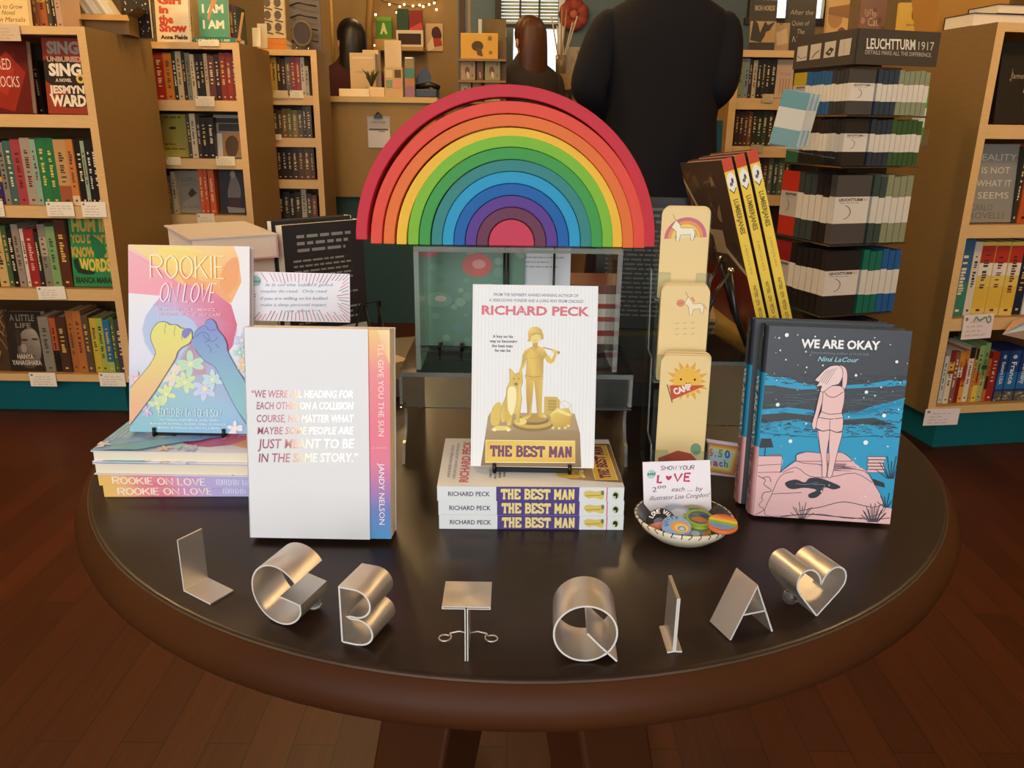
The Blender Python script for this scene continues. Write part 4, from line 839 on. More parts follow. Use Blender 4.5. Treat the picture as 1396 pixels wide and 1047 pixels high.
def A7(a): a.ell(0, 0, .95, .95, 'B0A06A', 28); a.poly([(-.6, -.2), (.2, -.6), (.6, 0), (0, .4)], '5A8A5E', 3); a.ell(.2, .3, .3, .2, '4E5E90', 14)
for (lb, px_, py_, z, rx, rz, art) in (
    ('black pin button with white arched lettering and an orange arm, at the left of the bowl', 901, 712, .7775, 44, -20, ('2A2622', A1)), ('pale blue pin button lettered round an orange sunburst, front centre of the bowl', 922, 720, .7785, 12, 10, ('8FAFD8', A2)),
    ('lime-rimmed pin button in the middle of the bowl', 953, 710, .7765, 9, -10, ('9CB83C', A3)), ('rainbow striped pin button hanging over the right rim of the bowl', 985, 716, .7855, 6, -24, ('D8703E', A4)),
    ('plain silver-blue pin button leaning at the back of the bowl against the price card', 924, 704, .7735, 8, 8, ('A8BECE', A5)), ('orange pin button with pale blue discs, lying lowest at the front of the bowl', 949, 728, .7675, 10, -6, ('DDA85C', A6)),
    ('olive pin button seen nearly edge-on behind the lime-rimmed one', 946, 702, .7735, 2, -24, ('B0A06A', A7))):
    p = atZ(px_, py_, z); button(lb, p.x, p.y, z, rx, rz, art)
# rainbow bordered price sign
bl_, br2, tl = atZ(943, 642, .7506), atZ(999, 650, .7506), None
ux = Vector((br2.x - bl_.x, (br2.y - bl_.y)*.6, 0)); wS = .057; ux.normalize()
r = thing('price_sign', 'small rainbow bordered price sign leaning at the foot of the bookmark holder', 'sign', T(bl_.x, bl_.y - .004, .7506) @ RZ(math.degrees(math.atan2(ux.y, ux.x)) - 2) @ RX(-14) @ RY(3))
b = MB(); b.box(0, wS, 0, .0006, 0, .046, 'E6D2E0'); c = b.build('sign_card', PAPER, r)
a = Art((530, 135), (880, 145), (512, 375), (820, 385), wS, .046)
for k, cl in enumerate(('C8884A', 'DFA24E', 'EBCB6A', 'CFE0A8', 'B9D4E4')): a.poly([(548 + k*14, 158 + k*12), (858 - k*14, 166 + k*12), (802 - k*12, 364 - k*12), (536 + k*14, 354 - k*12)], cl)
for st_, x0, x1, cl in (('$', 575, 610, 'C45A8A'), ('6', 618, 655, 'D87040'), ('.', 668, 676, '6A6A9A'), ('5', 690, 726, '7AA84A'), ('0', 740, 780, '3A66B0')): a.text(st_, x0, 250, x1, 50, cl, bold=.04, shear=.1)
for st_, x0, x1, cl in (('e', 615, 645, 'C8A040'), ('a', 655, 690, 'C44A6A'), ('c', 698, 722, '8A5AA0'), ('h', 732, 760, '5A9A5A')): a.text(st_, x0, 312, x1, 44, cl, bold=.04)
a.build('lettering', c, mat=PAPER)

# ------------------------------------------------------------------ bent steel letters
def strip(name, label, paths, O, dv, uv, depth, t=.0016, extra=None, sm_flags=None):
    """paths: profiles in (u, z), each bent from one steel strip; dv = horizontal direction the strip runs back"""
    dv = Vector((dv[0], dv[1], 0)).normalized(); uv = Vector((uv[0], uv[1], 0)).normalized()
    r = thing(name, label, 'letter', T(*O), 'bent steel letters on the table')
    for pts in paths:
        P = [Vector(p) for p in pts]; L = []; Q = []
        for i, p in enumerate(P):
            ta = (P[i] - P[i-1]).normalized() if i else None; tb = (P[i+1] - P[i]).normalized() if i < len(P)-1 else None
            na = Vector((-ta.y, ta.x)) if ta else None; nb = Vector((-tb.y, tb.x)) if tb else None
            if na and nb:
                nn = na + nb
                nn = nn.normalized() * (1 / max(.45, math.sqrt(max(0, (1 + na.dot(nb)) / 2)))) if nn.length > .2 else na
            else: nn = na or nb
            L.append(p + nn*t/2); Q.append(p - nn*t/2)
        b = MB(); f = lambda q, d: uv*q.x + dv*d + Vector((0, 0, q.y))
        for i in range(len(P) - 1):
            ang = 0
            b.face([f(L[i], 0), f(L[i+1], 0), f(L[i+1], depth), f(L[i], depth)], '000000', False); b.face([f(Q[i+1], 0), f(Q[i], 0), f(Q[i], depth), f(Q[i+1], depth)], '000000', False)
            b.face([f(L[i+1], 0), f(L[i], 0), f(Q[i], 0), f(Q[i+1], 0)], '000000'); b.face([f(L[i], depth), f(L[i+1], depth), f(Q[i+1], depth), f(Q[i], depth)], '000000')
        b.face([f(L[0], 0), f(L[0], depth), f(Q[0], depth), f(Q[0], 0)], '000000'); b.face([f(L[-1], 0), f(Q[-1], 0), f(Q[-1], depth), f(L[-1], depth)], '000000')
        o = b.build('steel_strip', STEEL, r, weld=True); o.data.materials.append(STEEL_EDGE)
        for pl in o.data.polygons:
            if pl.area < 1.3*t*max((P[i+1] - P[i]).length for i in range(len(P)-1)) and abs(pl.normal.dot(dv)) > .9: pl.material_index = 1
        o.data.polygons.foreach_set('use_smooth', [True]*len(o.data.polygons))
        e = o.modifiers.new('edge', 'EDGE_SPLIT'); e.split_angle = R(35)
    return r
zt = .7513
strip('metal_letter', 'bent steel letter L, leftmost of the letters on the table', [[(0, .054), (0, 0), (.040, 0)]], (-.310, .669, zt), (.014, .023), (.033, -.022), .027)
cx, cz, rd = .030, .0300, .0285
arc = [(cx + rd*math.cos(R(q)), cz + rd*math.sin(R(q))) for q in range(38, 330, 8)]
gp = arc + [(cx + .0262, .019), (cx + .0262, .027), (cx + .004, .0292)]
g = strip('metal_letter', 'bent steel letter G, second from the left on the table', [gp], (-.232, .632, zt - .0008), (.014, .040), (.040, -.020), .042)
b = MB(); b.ball((.052, .012, .006), (.008, .008, .006), 'FFFFFF'); b.build('clear_foot', BEAD, g)
BP = [(.0008, 0), (.0008, .054), (.014, .054)] + [(.0145 + .0145*math.sin(R(q)), .0405 + .0135*math.cos(R(q))) for q in range(10, 180, 12)] + [(.010, .0272), (.0068, .0262), (.010, .0250)] + [(.0155 + .0145*math.sin(R(q)), .0129 + .0125*math.cos(R(q))) for q in range(8, 180, 12)] + [(.014, .0), (.0012, 0)]
strip('metal_letter', 'bent steel letter B, third from the left on the table', [BP], (-.1445, .594, zt - .0004), (.012, .034), (.030, -.009), .040)
tt = strip('metal_letter', 'bent steel letter T with curled wire feet, on the table', [[(.0010, 0), (.0010, .0505), (.0195, .0505), (.0195, .0522), (-.0195, .0522), (-.0195, .0505), (-.0010, .0505), (-.0010, 0)]], (-.0350, .570, zt - .0008), (.0, .04), (1, .0), .038, t=.0009)
b = MB()
for s in (-1, 1): b.tube([(0, .030, .006), (s*.008, .031, .0075), (s*.016, .030, .006)] + [(s*(.020 + .0055*math.cos(q)), .026 + .0055*math.sin(q), .004 - .0004*q) for q in [2.2 - .55*i for i in range(12)]], .0007, '8A7C6A', 6)
b.build('wire_foot', STEEL, tt)
rq, cq = .0262, .0272
q = strip('metal_letter', 'bent steel letter Q, a tilted ring with a flat tail', [[(rq*math.cos(R(k)), cq + rq*math.sin(R(k))) for k in range(-47, 314, 8)] + [(rq*math.cos(R(-47)), cq + rq*math.sin(R(-47)))], [(.0015, .0275), (.012, .016), (.0275, .0005)]], (.0635, .571, zt - .0005), (.002, .05), (1, .01), .045)
strip('metal_letter', 'bent steel letter I, a folded steel strip on a small foot', [[(-.006, 0), (-.0008, .0006), (-.0008, .0525)], [(.007, 0), (.0008, .0006), (.0008, .0525)]], (.1415, .5855, zt - .0006), (-.005, .32), (1, .1), .037, t=.0014)
strip('metal_letter', 'bent steel letter A like a small tent with a cross-bar', [[(0, 0), (.0215, .0500), (.043, 0)], [(.0105, .0235), (.0330, .0235)]], (.194, .603, zt - .0004), (-.012, .030), (.042, .014), .030)
hh = []
hp_ = [(0, .0005), (.0125, .0175), (.0215, .031)] + [(.0135 + .0100*math.cos(R(k)), .0395 + .0105*math.sin(R(k))) for k in range(-35, 181, 14)]
hp_ = [(0, .0002), (.0185, .0230), (.0232, .0310), (.0240, .0385), (.0218, .0450), (.0170, .0488), (.0112, .0490), (.0060, .0455), (.0022, .0400), (0, .0330)]
hp_ = smooth(hp_[1:], 4); hl = [(-x, z) for x, z in hp_]
strip('metal_letter', 'bent steel heart at the right end of the row of letters', [[(0, .0002)] + hp_ , [(0, .0002)] + hl], (.283, .641, zt), (-.016, .042), (.048, .010), .040)
b = MB(); b.ball((.265, .662, .7580), (.0075, .0075, .0072), 'FFFFFF'); o = b.build('clear_bead', BEAD); tag(o, 'clear bead propping the steel heart from behind', 'bead')
# ------------------------------------------------------------------ far side of the table: backs of the other display
def plain_book(name, label, w, h, t, M, cov, back=None, spine=None, pages='E9DDC4', art=None, back_art=None, group=None, hard=False):
    r = thing(name, label, 'book', M, group); c = book_parts(r, w, h, t, cov, spine or cov, back, pages, bd=.0022 if hard else .0012, inset=.0045 if hard else .0025)
    if art: art.build('cover_art', c, **FRONT)
    if back_art: back_art.build('back_art', c, O=(w, t, 0), U=(-1, 0, 0), V=(0, 0, 1))
    return r, c
def flatbook(name, label, x, y, z, yaw, w, h, t, cov, group=None, pages='E9DDC4', spine=None, hard=True):
    """lies flat, centred at x, y, long side across"""
    M = T(x, y, z) @ RZ(yaw) @ basis((h/2, -w/2, t), (0, 1, 0), (0, 0, -1), (-1, 0, 0)); return plain_book(name, label, w, h, t, M, cov, spine=spine, pages=pages, group=group, hard=hard)
# dark back-cover books at left, standing on two flat books
flatbook('hardcover_book', 'grey hardback lying lowest under the two black-backed books, far left', -.285, 1.255, .7505, 44, .15, .19, .0285, '6A6258')
flatbook('hardcover_book', 'tan hardback lying on the grey one under the two black-backed books', -.285, 1.255, .7795, 44, .145, .185, .0285, 'A88A62')
def blurb(w, h, seed, bg, fg, low=None, lines=16, lowf=.7):
    a = Art((0, 0), (100, 0), (0, 150), (100, 150), w, h); a.full(bg)
    if low: a.rect(0, 150*lowf, 100, 150, low)
    rr = random.Random(seed)
    for k in range(3): a.bars(16, 14 + k*7, 84 - k*4, 5, fg, seed + k)
    for k in range(lines - 3):
        y = 38 + k*5.4
        if low and y > 150*lowf - 6: break
        a.bars(10, y, rr.uniform(70, 92), 3.2, fg, seed*9 + k)
    return a
M0 = T(-.337, 1.195, .8085) @ RZ(43)
def back_facing(M, w, t): return M @ basis((w, t, 0), (-1, 0, 0), (0, -1, 0), (0, 0, 1))
plain_book('paperback_book', 'front one of two black-backed books with cream page tops, left behind the rainbow', .138, .222, .026, back_facing(M0 @ RX(-2), .138, .026), '2E2C2C', back='2E2C2C', spine='D8D4CC', back_art=blurb(.138, .222, 3, '2C2A2B', '8A8884', 'B8B6B2', 17, .74))
plain_book('paperback_book', 'rear one of the two black-backed books, mostly its cream page top showing', .138, .226, .020, back_facing(M0 @ T(-.002, .0285, 0) @ RX(-2), .138, .020), '2E2C2C', spine='D8D4CC')
easel('wire_easel', 'black wire easel whose legs cross in front of the white foot of the black-backed books', M0 @ T(.1, -.028, 0) @ RZ(180) @ T(0, -.0, 0), .06, .105)
# pale pair lying on a pile at the far left
for k, (z, c, lab) in enumerate(((.7505, '8A7A6A', 'brown'), (.8, '7A6A60', 'dull brown'), (.8495, '96867A', 'greyish tan'), (.899, '6E6058', 'dark taupe'))):
    flatbook('hardcover_book', f'{lab} hardback in the far left pile, {["lowest", "second lowest", "second highest", "highest"][k]} under the pale pair', -.460, 1.255, z, -57 + 2*k, .12, .17, .049, c)
for k, (lab, x, y, z) in enumerate((('pale beige book lying on the far left pile, upper one of two', -.448, 1.235, .9845), ('pale beige book lying on the far left pile, lower one of two', -.462, 1.250, .9485))):
    M = T(x, y, z) @ RZ(-57 + 7*k) @ basis((-.088, .062, .035), (0, -1, 0), (0, 0, -1), (1, 0, 0))
    plain_book('hardcover_book', lab, .124, .176, .035, M, 'CFC1B4', back='D0A09A', spine='D0A09A', pages='E2CDB8', hard=True)
# inside and behind the risers
zp = .8785
a = Art((80, 70), (320, 70), (80, 450), (320, 450), .15, .205); a.full('5E8A72'); rr = random.Random(12)
for k in range(60): a.ell(rr.uniform(80, 320), rr.uniform(70, 450), rr.uniform(4, 14), None, rr.choice(['55826A', '6A967C', '5E8E80', '7AA084']), 9)
for x, y, rx_, ry_, c in ((190, 105, 26, 22, '6A4238'), (150, 160, 30, 26, 'C86A6E'), (110, 200, 24, 22, 'B8606A'), (250, 100, 26, 22, 'D07858'), (290, 150, 40, 42, 'C87480'), (270, 190, 22, 20, 'B86070'), (215, 240, 34, 30, 'C2584C'), (130, 110, 22, 18, 'B86A60'), (240, 300, 20, 14, '8AA890'), (130, 330, 30, 20, '6E9680')):
    a.ell(x, y, rx_, ry_, c, 16); a.ell(x + 4, y - 3, rx_*.45, ry_*.4, mix(c, 'F0C8C0', .4), 12)
plain_book('hardcover_book', 'green book with pink and red shapes, upright behind the clear riser on its left side', .15, .205, .016, T(-.135, 1.10, zp) @ RZ(-2) @ RX(-7), '5E8A72', art=a, hard=True)
easel('display_easel', 'black easel with two prongs in front of the green book behind the riser', T(-.085, 1.092, zp) @ RZ(0) @ RX(0), .03, .085)
a = Art((320, 70), (730, 70), (320, 520), (730, 520), .115, .17); a.full('DDE4EA'); rr = random.Random(8)
for k in range(9): a.bars(400 - (k % 3)*24, 92 + k*17, rr.uniform(600, 700), 7, '9AA4AC', 40 + k)
plain_book('paperback_book', 'white page of small print seen from behind through the clear riser', .115, .17, .014, T(-.036, 1.105, zp) @ RX(-5), 'DDE4EA', art=a)
r = thing('display_easel', 'black easel with three upright prongs across the white page behind the riser', 'easel', T(0, 1.096, zp))
for x, d in ((-.0125, 0), (-.0075, .003), (.0555, 0)):
    b = MB(); b.tube([(x, -.002, .002), (x, .004, .16)], .0017, '141414'); b.build('prong', BLACKMETAL, r)
b = MB(); b.tube([(-.02, -.004, .003), (.065, -.004, .003)], .002, '141414'); b.build('ledge', BLACKMETAL, r)
# stack of red and white spines at right
zc = zp; rr = random.Random(21)
for k, (c, nm) in enumerate((('D8CEC4', 'off-white'), ('A8403C', 'dull red'), ('D8D0CA', 'pale grey'), ('B85048', 'brick red'), ('DAD2C8', 'cream'), ('A04038', 'dark red'), ('D2C8BE', 'beige'), ('7A4A40', 'red-brown'))):
    t_ = (.012, .007, .013, .006, .012, .006, .014, .012)[k]
    flatbook('paperback_book', f'{nm} book, {["lowest", "second", "third", "fourth", "fifth", "sixth", "seventh", "topmost"][k]} in the flat stack behind the right side of the clear riser', .105 + rr.uniform(-.004, .004), 1.165, zc, rr.uniform(-3, 3), .095, .085, t_, c, 'flat stack behind the riser', hard=False); zc += t_ + .0005
M1 = T(.130, 1.27, .8665) @ RZ(-6)
plain_book('hardcover_book', 'dark-backed book with rows of small print, right behind the clear riser', .145, .205, .028, back_facing(M1 @ RX(-2), .145, .028), '22241E', back='22241E', pages='E8D8B8', back_art=blurb(.145, .205, 6, '232820', '6E7064', None, 22), hard=True)
for k in range(3): flatbook('hardcover_book', f'{["charcoal", "brown", "dark olive"][k]} hardback in the pile under the dark-backed book, {["lowest", "middle", "uppermost"][k]}', .205, 1.30, .7505 + k*.0387, -6 + k, .17, .17, .0382, ['3A3632', '4A3A2C', '3A3A2C'][k])
# small red toy peeping over the dark hardback
tp = atY(1090, 441, 1.02); r = thing('plush_toy', 'small red plush toy with pale ears peeping over the night sea hardback', 'toy', T(tp.x, tp.y, .889))
b = MB(); b.ball((0, 0, .014), (.013, .012, .014), 'C23A48'); b.build('body', CLOTH, r)
for s in (-1, 1):
    b = MB(); b.tube([(s*.008, 0, .024), (s*.012, 0, .032), (s*.014, 0, .036)], [.0045, .004, .001], 'EADBD6'); b.build('ear', CLOTH, r)
b = MB(); b.ball((-.013, -.004, .020), (.005, .004, .005), 'EADBD6'); b.build('paw', CLOTH, r)

# ------------------------------------------------------------------ bookcases
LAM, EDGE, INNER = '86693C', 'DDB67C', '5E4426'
class Case:
    def __init__(s, label, loc, yaw, width, depth, tops, kick, side='right', kick_in=.10, kick_side=.0):
        s.M = T(*loc) @ RZ(yaw); s.w = width; s.d = depth; s.tops = tops; s.I = s.M.inverted(); s.label = label
        r = s.root = thing('bookcase', label, 'bookcase', s.M); th_ = .03; zt_ = tops[0]; zb_ = tops[-1]
        for x0 in (0, width - th_):
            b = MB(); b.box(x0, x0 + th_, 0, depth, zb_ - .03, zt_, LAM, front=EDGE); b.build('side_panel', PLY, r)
        for i, z in enumerate(tops):
            tk = .027 if i == 0 else .045
            if i == len(tops) - 1: tk = .03
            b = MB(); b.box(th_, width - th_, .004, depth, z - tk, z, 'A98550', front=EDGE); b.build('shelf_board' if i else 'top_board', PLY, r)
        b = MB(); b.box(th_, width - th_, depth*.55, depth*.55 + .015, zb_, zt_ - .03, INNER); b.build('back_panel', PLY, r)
        b = MB(); b.box(kick_side, width - kick_side, kick_in, depth - .05, 0, zb_ - .0305, '0F6C70'); b.build('kick_base', PAINT, r)
    def hit(s, x, y, inset=.02):
        o = s.I @ Vector((0, 0, CZ)); d = (s.I.to_3x3() @ ray(x, y)); t = (inset - o.y) / d.y; return o + d*t
    def roof(s, zi): return 9 if zi == 0 else s.tops[zi-1] - (.027 if zi == 1 else .045)
    def put(s, x, y, z): return s.M @ Vector((x, y, z))
ORD = ['first', 'second', 'third', 'fourth', 'fifth', 'sixth', 'seventh', 'eighth', 'ninth', 'tenth', 'eleventh', 'twelfth', 'thirteenth', 'fourteenth', 'fifteenth', 'sixteenth', 'seventeenth', 'eighteenth', 'nineteenth', 'twentieth', 'twenty-first', 'twenty-second', 'twenty-third', 'twenty-fourth']
def spine_row(case, zi, spec, ybot, rowname, inset=.03, dep=.14, group=None):
    dep = min(dep, case.d*.55 - inset - .025)
    """spec: 'x0 x1 ytop hex colour name [|band hex]; ...' read along the row"""
    z = case.tops[zi] + .0008; rr = random.Random(zi*7 + int(spec[:3].strip() or 0)); items = [q.strip() for q in spec.split(';') if q.strip()]
    px_ = None
    for i, it in enumerate(items):
        p = it.split(' ', 4); x0, x1, yt = float(p[0]), float(p[1]), float(p[2]); hx = p[3]; nm = p[4]
        ds = []
        if '|' in nm:
            nm, *ds = nm.split('|')
        ins = inset + rr.uniform(0, .012); A = case.hit(x0, ybot, ins); B_ = case.hit(x1, ybot, ins); t_ = case.hit((x0+x1)/2, yt, ins)
        xl, xr, h = A.x, B_.x, min(max(.08, t_.z - z), case.roof(zi) - z - .004)
        xl = max(xl, .0315); xr = min(xr, case.w - .0315)
        if px_ is not None and xl < px_: xl = px_ + .0003
        if xr - xl < .005: continue
        xr = max(xr - .0006, xl + .006); px_ = xr
        b = MB(); bt = .0018; w = xr - xl; D_ = dep + rr.uniform(-.01, .01)
        b.box(-w/2, w/2, 0, bt, 0, h, hx); b.box(-w/2, -w/2 + bt*.7, bt, D_, 0, h, hx); b.box(w/2 - bt*.7, w/2, bt, D_, 0, h, hx)
        lum = sum(lin(hx)[:3]); ink = ds[0] if ds and len(ds[0]) == 6 else (rr.choice(['E8D8B0', 'D8C8A0', 'E0B860']) if lum < .5 else rr.choice(['3A2A20', '6A2A20', '4A4438']))
        e = -.0004
        def q(z0, z1, f0, f1, c): b.face([(-w/2 + w*f0, e, z0), (-w/2 + w*f1, e, z0), (-w/2 + w*f1, e, z1), (-w/2 + w*f0, e, z1)], c)
        for d in ds:
            if d.startswith('b'): c, f0, f1 = d[1:].split(','); q(h*float(f0), h*float(f1), .0, 1, c)
        e = -.0007; zz = h*rr.uniform(.25, .4)
        while zz < h*.82 and w > .008:
            l = h*rr.uniform(.015, .035); q(zz, zz + l, .3, .3 + rr.uniform(.25, .42), ink); zz += l + h*rr.choice([.012, .012, .05])
        q(h*.06, h*.09, .35, .65, ink)
        P = case.put((xl + xr)/2, ins, z)
        o = b.build('book', GLOSSY, None, T(*P) @ RZ(math.degrees(case.M.to_euler().z)))
        g = MB(); g.box(-w/2 + bt*.7 + .0002, w/2 - bt*.7 - .0002, bt + .0002, D_ - .004, .002, h - .004, 'D8C49C'); g.build('page_block', PAPER, o)
        tag(o, f'{nm} book, {ORD[i]} spine from left, {rowname}', 'book', group or f'spine-out books on {rowname}')
def faceout(case, zi, x0, x1, yt, yb, cov, label, art=None, inset=.06, lean=6, t=.022, wn=None, name='face_out_book', back=None):
    z = case.tops[zi] + .0008; A = case.hit(x0, yb, inset); B_ = case.hit(x1, yb, inset); C = case.hit((x0+x1)/2, yt, inset + .02)
    w = B_.x - A.x; h = min(max(.06, C.z - z), case.roof(zi) - z - .006); P = case.put(A.x, inset, z)
    r = thing(name, label, 'book', T(*P) @ RZ(math.degrees(case.M.to_euler().z)) @ T(0, 0, t*math.sin(R(lean))) @ RX(-lean)); c = book_parts(r, w, h, t, cov, back=back)
    if art:
        a = Art((x0, yt), (x1, yt), (x0, yb), (x1, yb), w, h, eps=.00006); a.n = .0006; art(a); a.build('cover_art', c, **FRONT)
    return r
def talker(case, x0, y0, x1, y1, label, seed=0, extra=None, ang=0, col='F6EEDC'):
    A = case.hit(x0, y0, -.004); B_ = case.hit(x1, y1, -.004); w, h = B_.x - A.x, A.z - B_.z
    P = case.put(A.x, -.004, B_.z); r = thing('shelf_card', label, 'card', T(*P) @ RZ(math.degrees(case.M.to_euler().z)) @ RX(0) @ RY(ang))
    b = MB(); b.box(0, w, 0, .0012, 0, h, col); c = b.build('card_sheet', PAPER, r)
    a = Art((0, 0), (100, 0), (0, 60), (100, 60), w, h, eps=.00005); a.n = .0004
    a.ell(10, 10, 5, 5, '8A8A80', 10); rr = random.Random(seed)
    for k in range(4): a.scribble(12 if k else 22, 20 + k*11, rr.uniform(60, 92), 6, 1.1, 'B0A08C', seed*5 + k)
    if extra: extra(a)
    a.build('handwriting', c, mat=PAPER)
def SPINES(case, zi, spec, ybot, rowname, **k): spine_row(case, zi, spec, ybot, rowname, **k)

# ---- front left bookcase
cA = Case('front left plywood bookcase, nearest on the left, on a teal base', (-2.46, 3.1, 0), 0, .93, .55, [1.482, 1.184, .855, .537, .188], .15, kick_in=.1, kick_side=.09)
nA = 'shelf of front left bookcase'
def redc(a):
    a.full('641810'); a.poly([(0, 90), (15, 68), (40, 95), (20, 145), (0, 140)], '942A1A'); a.poly([(8, 75), (25, 92), (12, 125), (0, 118)], 'AA3622'); a.text('RED', 3, 92, 21, 14, 'E8D0C0'); a.text('CLOCKS', -8, 114, 30, 14, 'E8D0C0')
faceout(cA, 1, -18, 44, 55, 147, '8A2218', 'red face-out hardback with thin white lettering on the top shelf of the front left bookcase', redc, t=.03, inset=.04)
def sing(a):
    a.full('983A26'); a.poly([(64, 80), (90, 74), (123, 90), (123, 112), (100, 120), (64, 105)], '2E241C', 2); a.poly([(80, 125), (122, 118), (124, 135), (90, 138)], '3A2A20', 2)
    for st, x0, x1, y, h, c in (('SING', 71, 114, 71, 14, 'A89888'), ('UNBURIED', 70, 116, 81, 6, 'C89C88'), ('SING', 71, 115, 98, 14, 'F2E6D0'), ('A NOVEL', 79, 101, 106, 4, 'D8C0A8'), ('JESMYN', 69, 117, 120, 9, 'F0DCC4'), ('WARD', 70, 118, 136, 13, 'F2E4CC')): a.text(st, x0, y, x1, h, c, bold=.05)
    a.ell(113, 102, 6, 6, 'E0C060', 14); a.ell(113, 102, 3, 3, '4A3A20', 10)
faceout(cA, 1, 65, 123, 52, 146, 'B84A32', 'orange-red face-out hardback with bold hand-cut lettering on the top shelf of the front left bookcase', sing, t=.026, inset=.045)
SPINES(cA, 1, '47 52 58 6A6258 grey;52 60 82 3A2A1A dark brown', 147, 'top ' + nA, inset=.12)
SPINES(cA, 2, '-14 -6 190 3E5A48 green;-5 8 192 3C2C5C purple|bE0A830,.36,.44;8 16 194 8A8478 grey;13 27 192 46665E dark teal;22 40 190 A8444A rose red;36 53 188 A89C88 warm grey;48 60 190 8FB09A pale teal;58 72 188 2F7A4A leaf green|D8C860;68 84 188 2A7446 deep green|D8C860;78 101 190 C49A62 tan|bA05A38,.0,.3;98 110 190 CC8040 orange|bE0C8A0,.0,.15;108 121 191 221C18 black;117 125 192 9CB090 pale green and black;122 133 190 241E1A black|E0D8C8;132 143 190 1E1A18 charcoal|E0D8C8', 273, 'second ' + nA)
SPINES(cA, 3, '-12 0 310 2A241E black;0 14 312 D0B070 cream yellow;12 21 308 4A6A3E green;20 28 312 221E1A black;26 37 306 9A9080 grey;36 44 312 E2D8C4 white|5A4438;42 57 312 A02E2C red|E0A898;56 62 316 322A22 dark brown;58 73 306 8A8474 mottled grey|bB8A890,.5,.8;70 85 309 84A86A light green;80 100 300 5A3220 dark red-brown', 387, 'third ' + nA)
def hum(a):
    a.full('2E8A52')
    for st, x0, x1, y, h, c in (('HUM IF', 105, 152, 314, 15, 'C8A848'), ('YOU DON\'T', 102, 152, 329, 10, 'C8A040'), ('KNOW THE', 102, 153, 347, 12, 'CCA840'), ('WORDS', 111, 153, 365, 15, 'E6C84C'), ('BIANCA MARAIS', 104, 157, 381, 7, '2A3A24')): a.text(st, x0, y, x1, h, c, bold=.05)
    a.poly([(103, 352), (110, 350), (112, 362), (130, 366), (128, 370), (108, 368)], '1E3A2A', 2); a.poly([(128, 320), (140, 325), (150, 340), (135, 350)], '277848', 2)
faceout(cA, 3, 101, 158, 297, 386, '2E8A52', 'green face-out book with gold hand lettering on the third shelf of the front left bookcase', hum, t=.03, inset=.04)
def life(a):
    a.full('2E2620'); a.poly([(28, 470), (36, 452), (50, 448), (58, 460), (58, 485), (46, 500), (30, 495)], ['6A6056', '8A8074', 'A89C8C', '8A8074', '6A6056', '554A40', '4A4038'], 3)
    for x, y, rx_, ry_, c in ((38, 463, 5, 1.6, '4A4038'), (52, 462, 4.5, 1.5, '4A4038'), (46, 474, 3, 4.5, '7A7064'), (44, 484, 6, 1.8, '584C42'), (36, 474, 4, 6, '9A8E7E'), (30, 460, 4, 12, '3A322A')): a.ell(x, y, rx_, ry_, c, 14)
    a.text('A LITTLE', 21, 438, 54, 8, '8A8274', bold=.02); a.text('LIFE', 28, 447, 49, 6, '8A8274', bold=.02); a.text('HANYA', 26, 488, 48, 6, 'C8BCA8', bold=.03); a.text('YANAGIHARA', 18, 496, 58, 6, 'C8BCA8', bold=.03)
faceout(cA, 4, 16, 63, 426, 504, '2E2620', 'black and grey face-out book with a close-up face on the bottom shelf of the front left bookcase', life, t=.035, inset=.03)
def leafy(a):
    a.full('4A3626'); rr = random.Random(3)
    for k in range(24): x, y = rr.uniform(-20, 14), rr.uniform(425, 500); a.line([(x, y), (x + rr.uniform(-12, 12), y - rr.uniform(4, 16))], 1.5, rr.choice(['8A6A48', '6E5236', 'A07A4C', '2E2218']))
faceout(cA, 4, -24, 15, 423, 504, '4A3626', 'brown leafy face-out book at the left end of the bottom shelf of the front left bookcase', leafy, t=.02, inset=.035)
SPINES(cA, 4, '63 77 432 8A8274 grey;77 86 434 B85A34 orange-red|b221A16,.0,.4;86 99 432 4A3224 dark brown;98 110 424 B06A34 rust orange;110 121 424 B4703A amber orange;121 130 430 5E4A38 brown;128 141 434 CDB23C yellow;140 149 434 A8B048 yellow-green;148 158 436 2E6E94 blue|bA8B860,.0,.2;157 164 432 4A6A3A olive green;163 175 436 4A4048 dark plum grey', 506, 'bottom ' + nA)
talker(cA, 0 - 12, 274, 7, 295, 'white shelf card at the left end of the second shelf edge of the front left bookcase', 1); talker(cA, 62, 275, 102, 295, 'white shelf card on the second shelf edge of the front left bookcase, middle one', 2); talker(cA, 110, 275, 146, 296, 'white shelf card at the right end of the second shelf edge of the front left bookcase', 3)
talker(cA, 50, 391, 91, 409, 'white shelf card on the third shelf edge of the front left bookcase', 4, ang=-2); talker(cA, 39, 508, 78, 527, 'white shelf card hanging over the teal base of the front left bookcase, left one', 5); talker(cA, 134, 508, 172, 527, 'white shelf card hanging over the teal base of the front left bookcase, right one', 6); talker(cA, -10, 32, 29, 56, 'handwritten shelf card on the top edge of the front left bookcase', 7, col='D8C0A0')
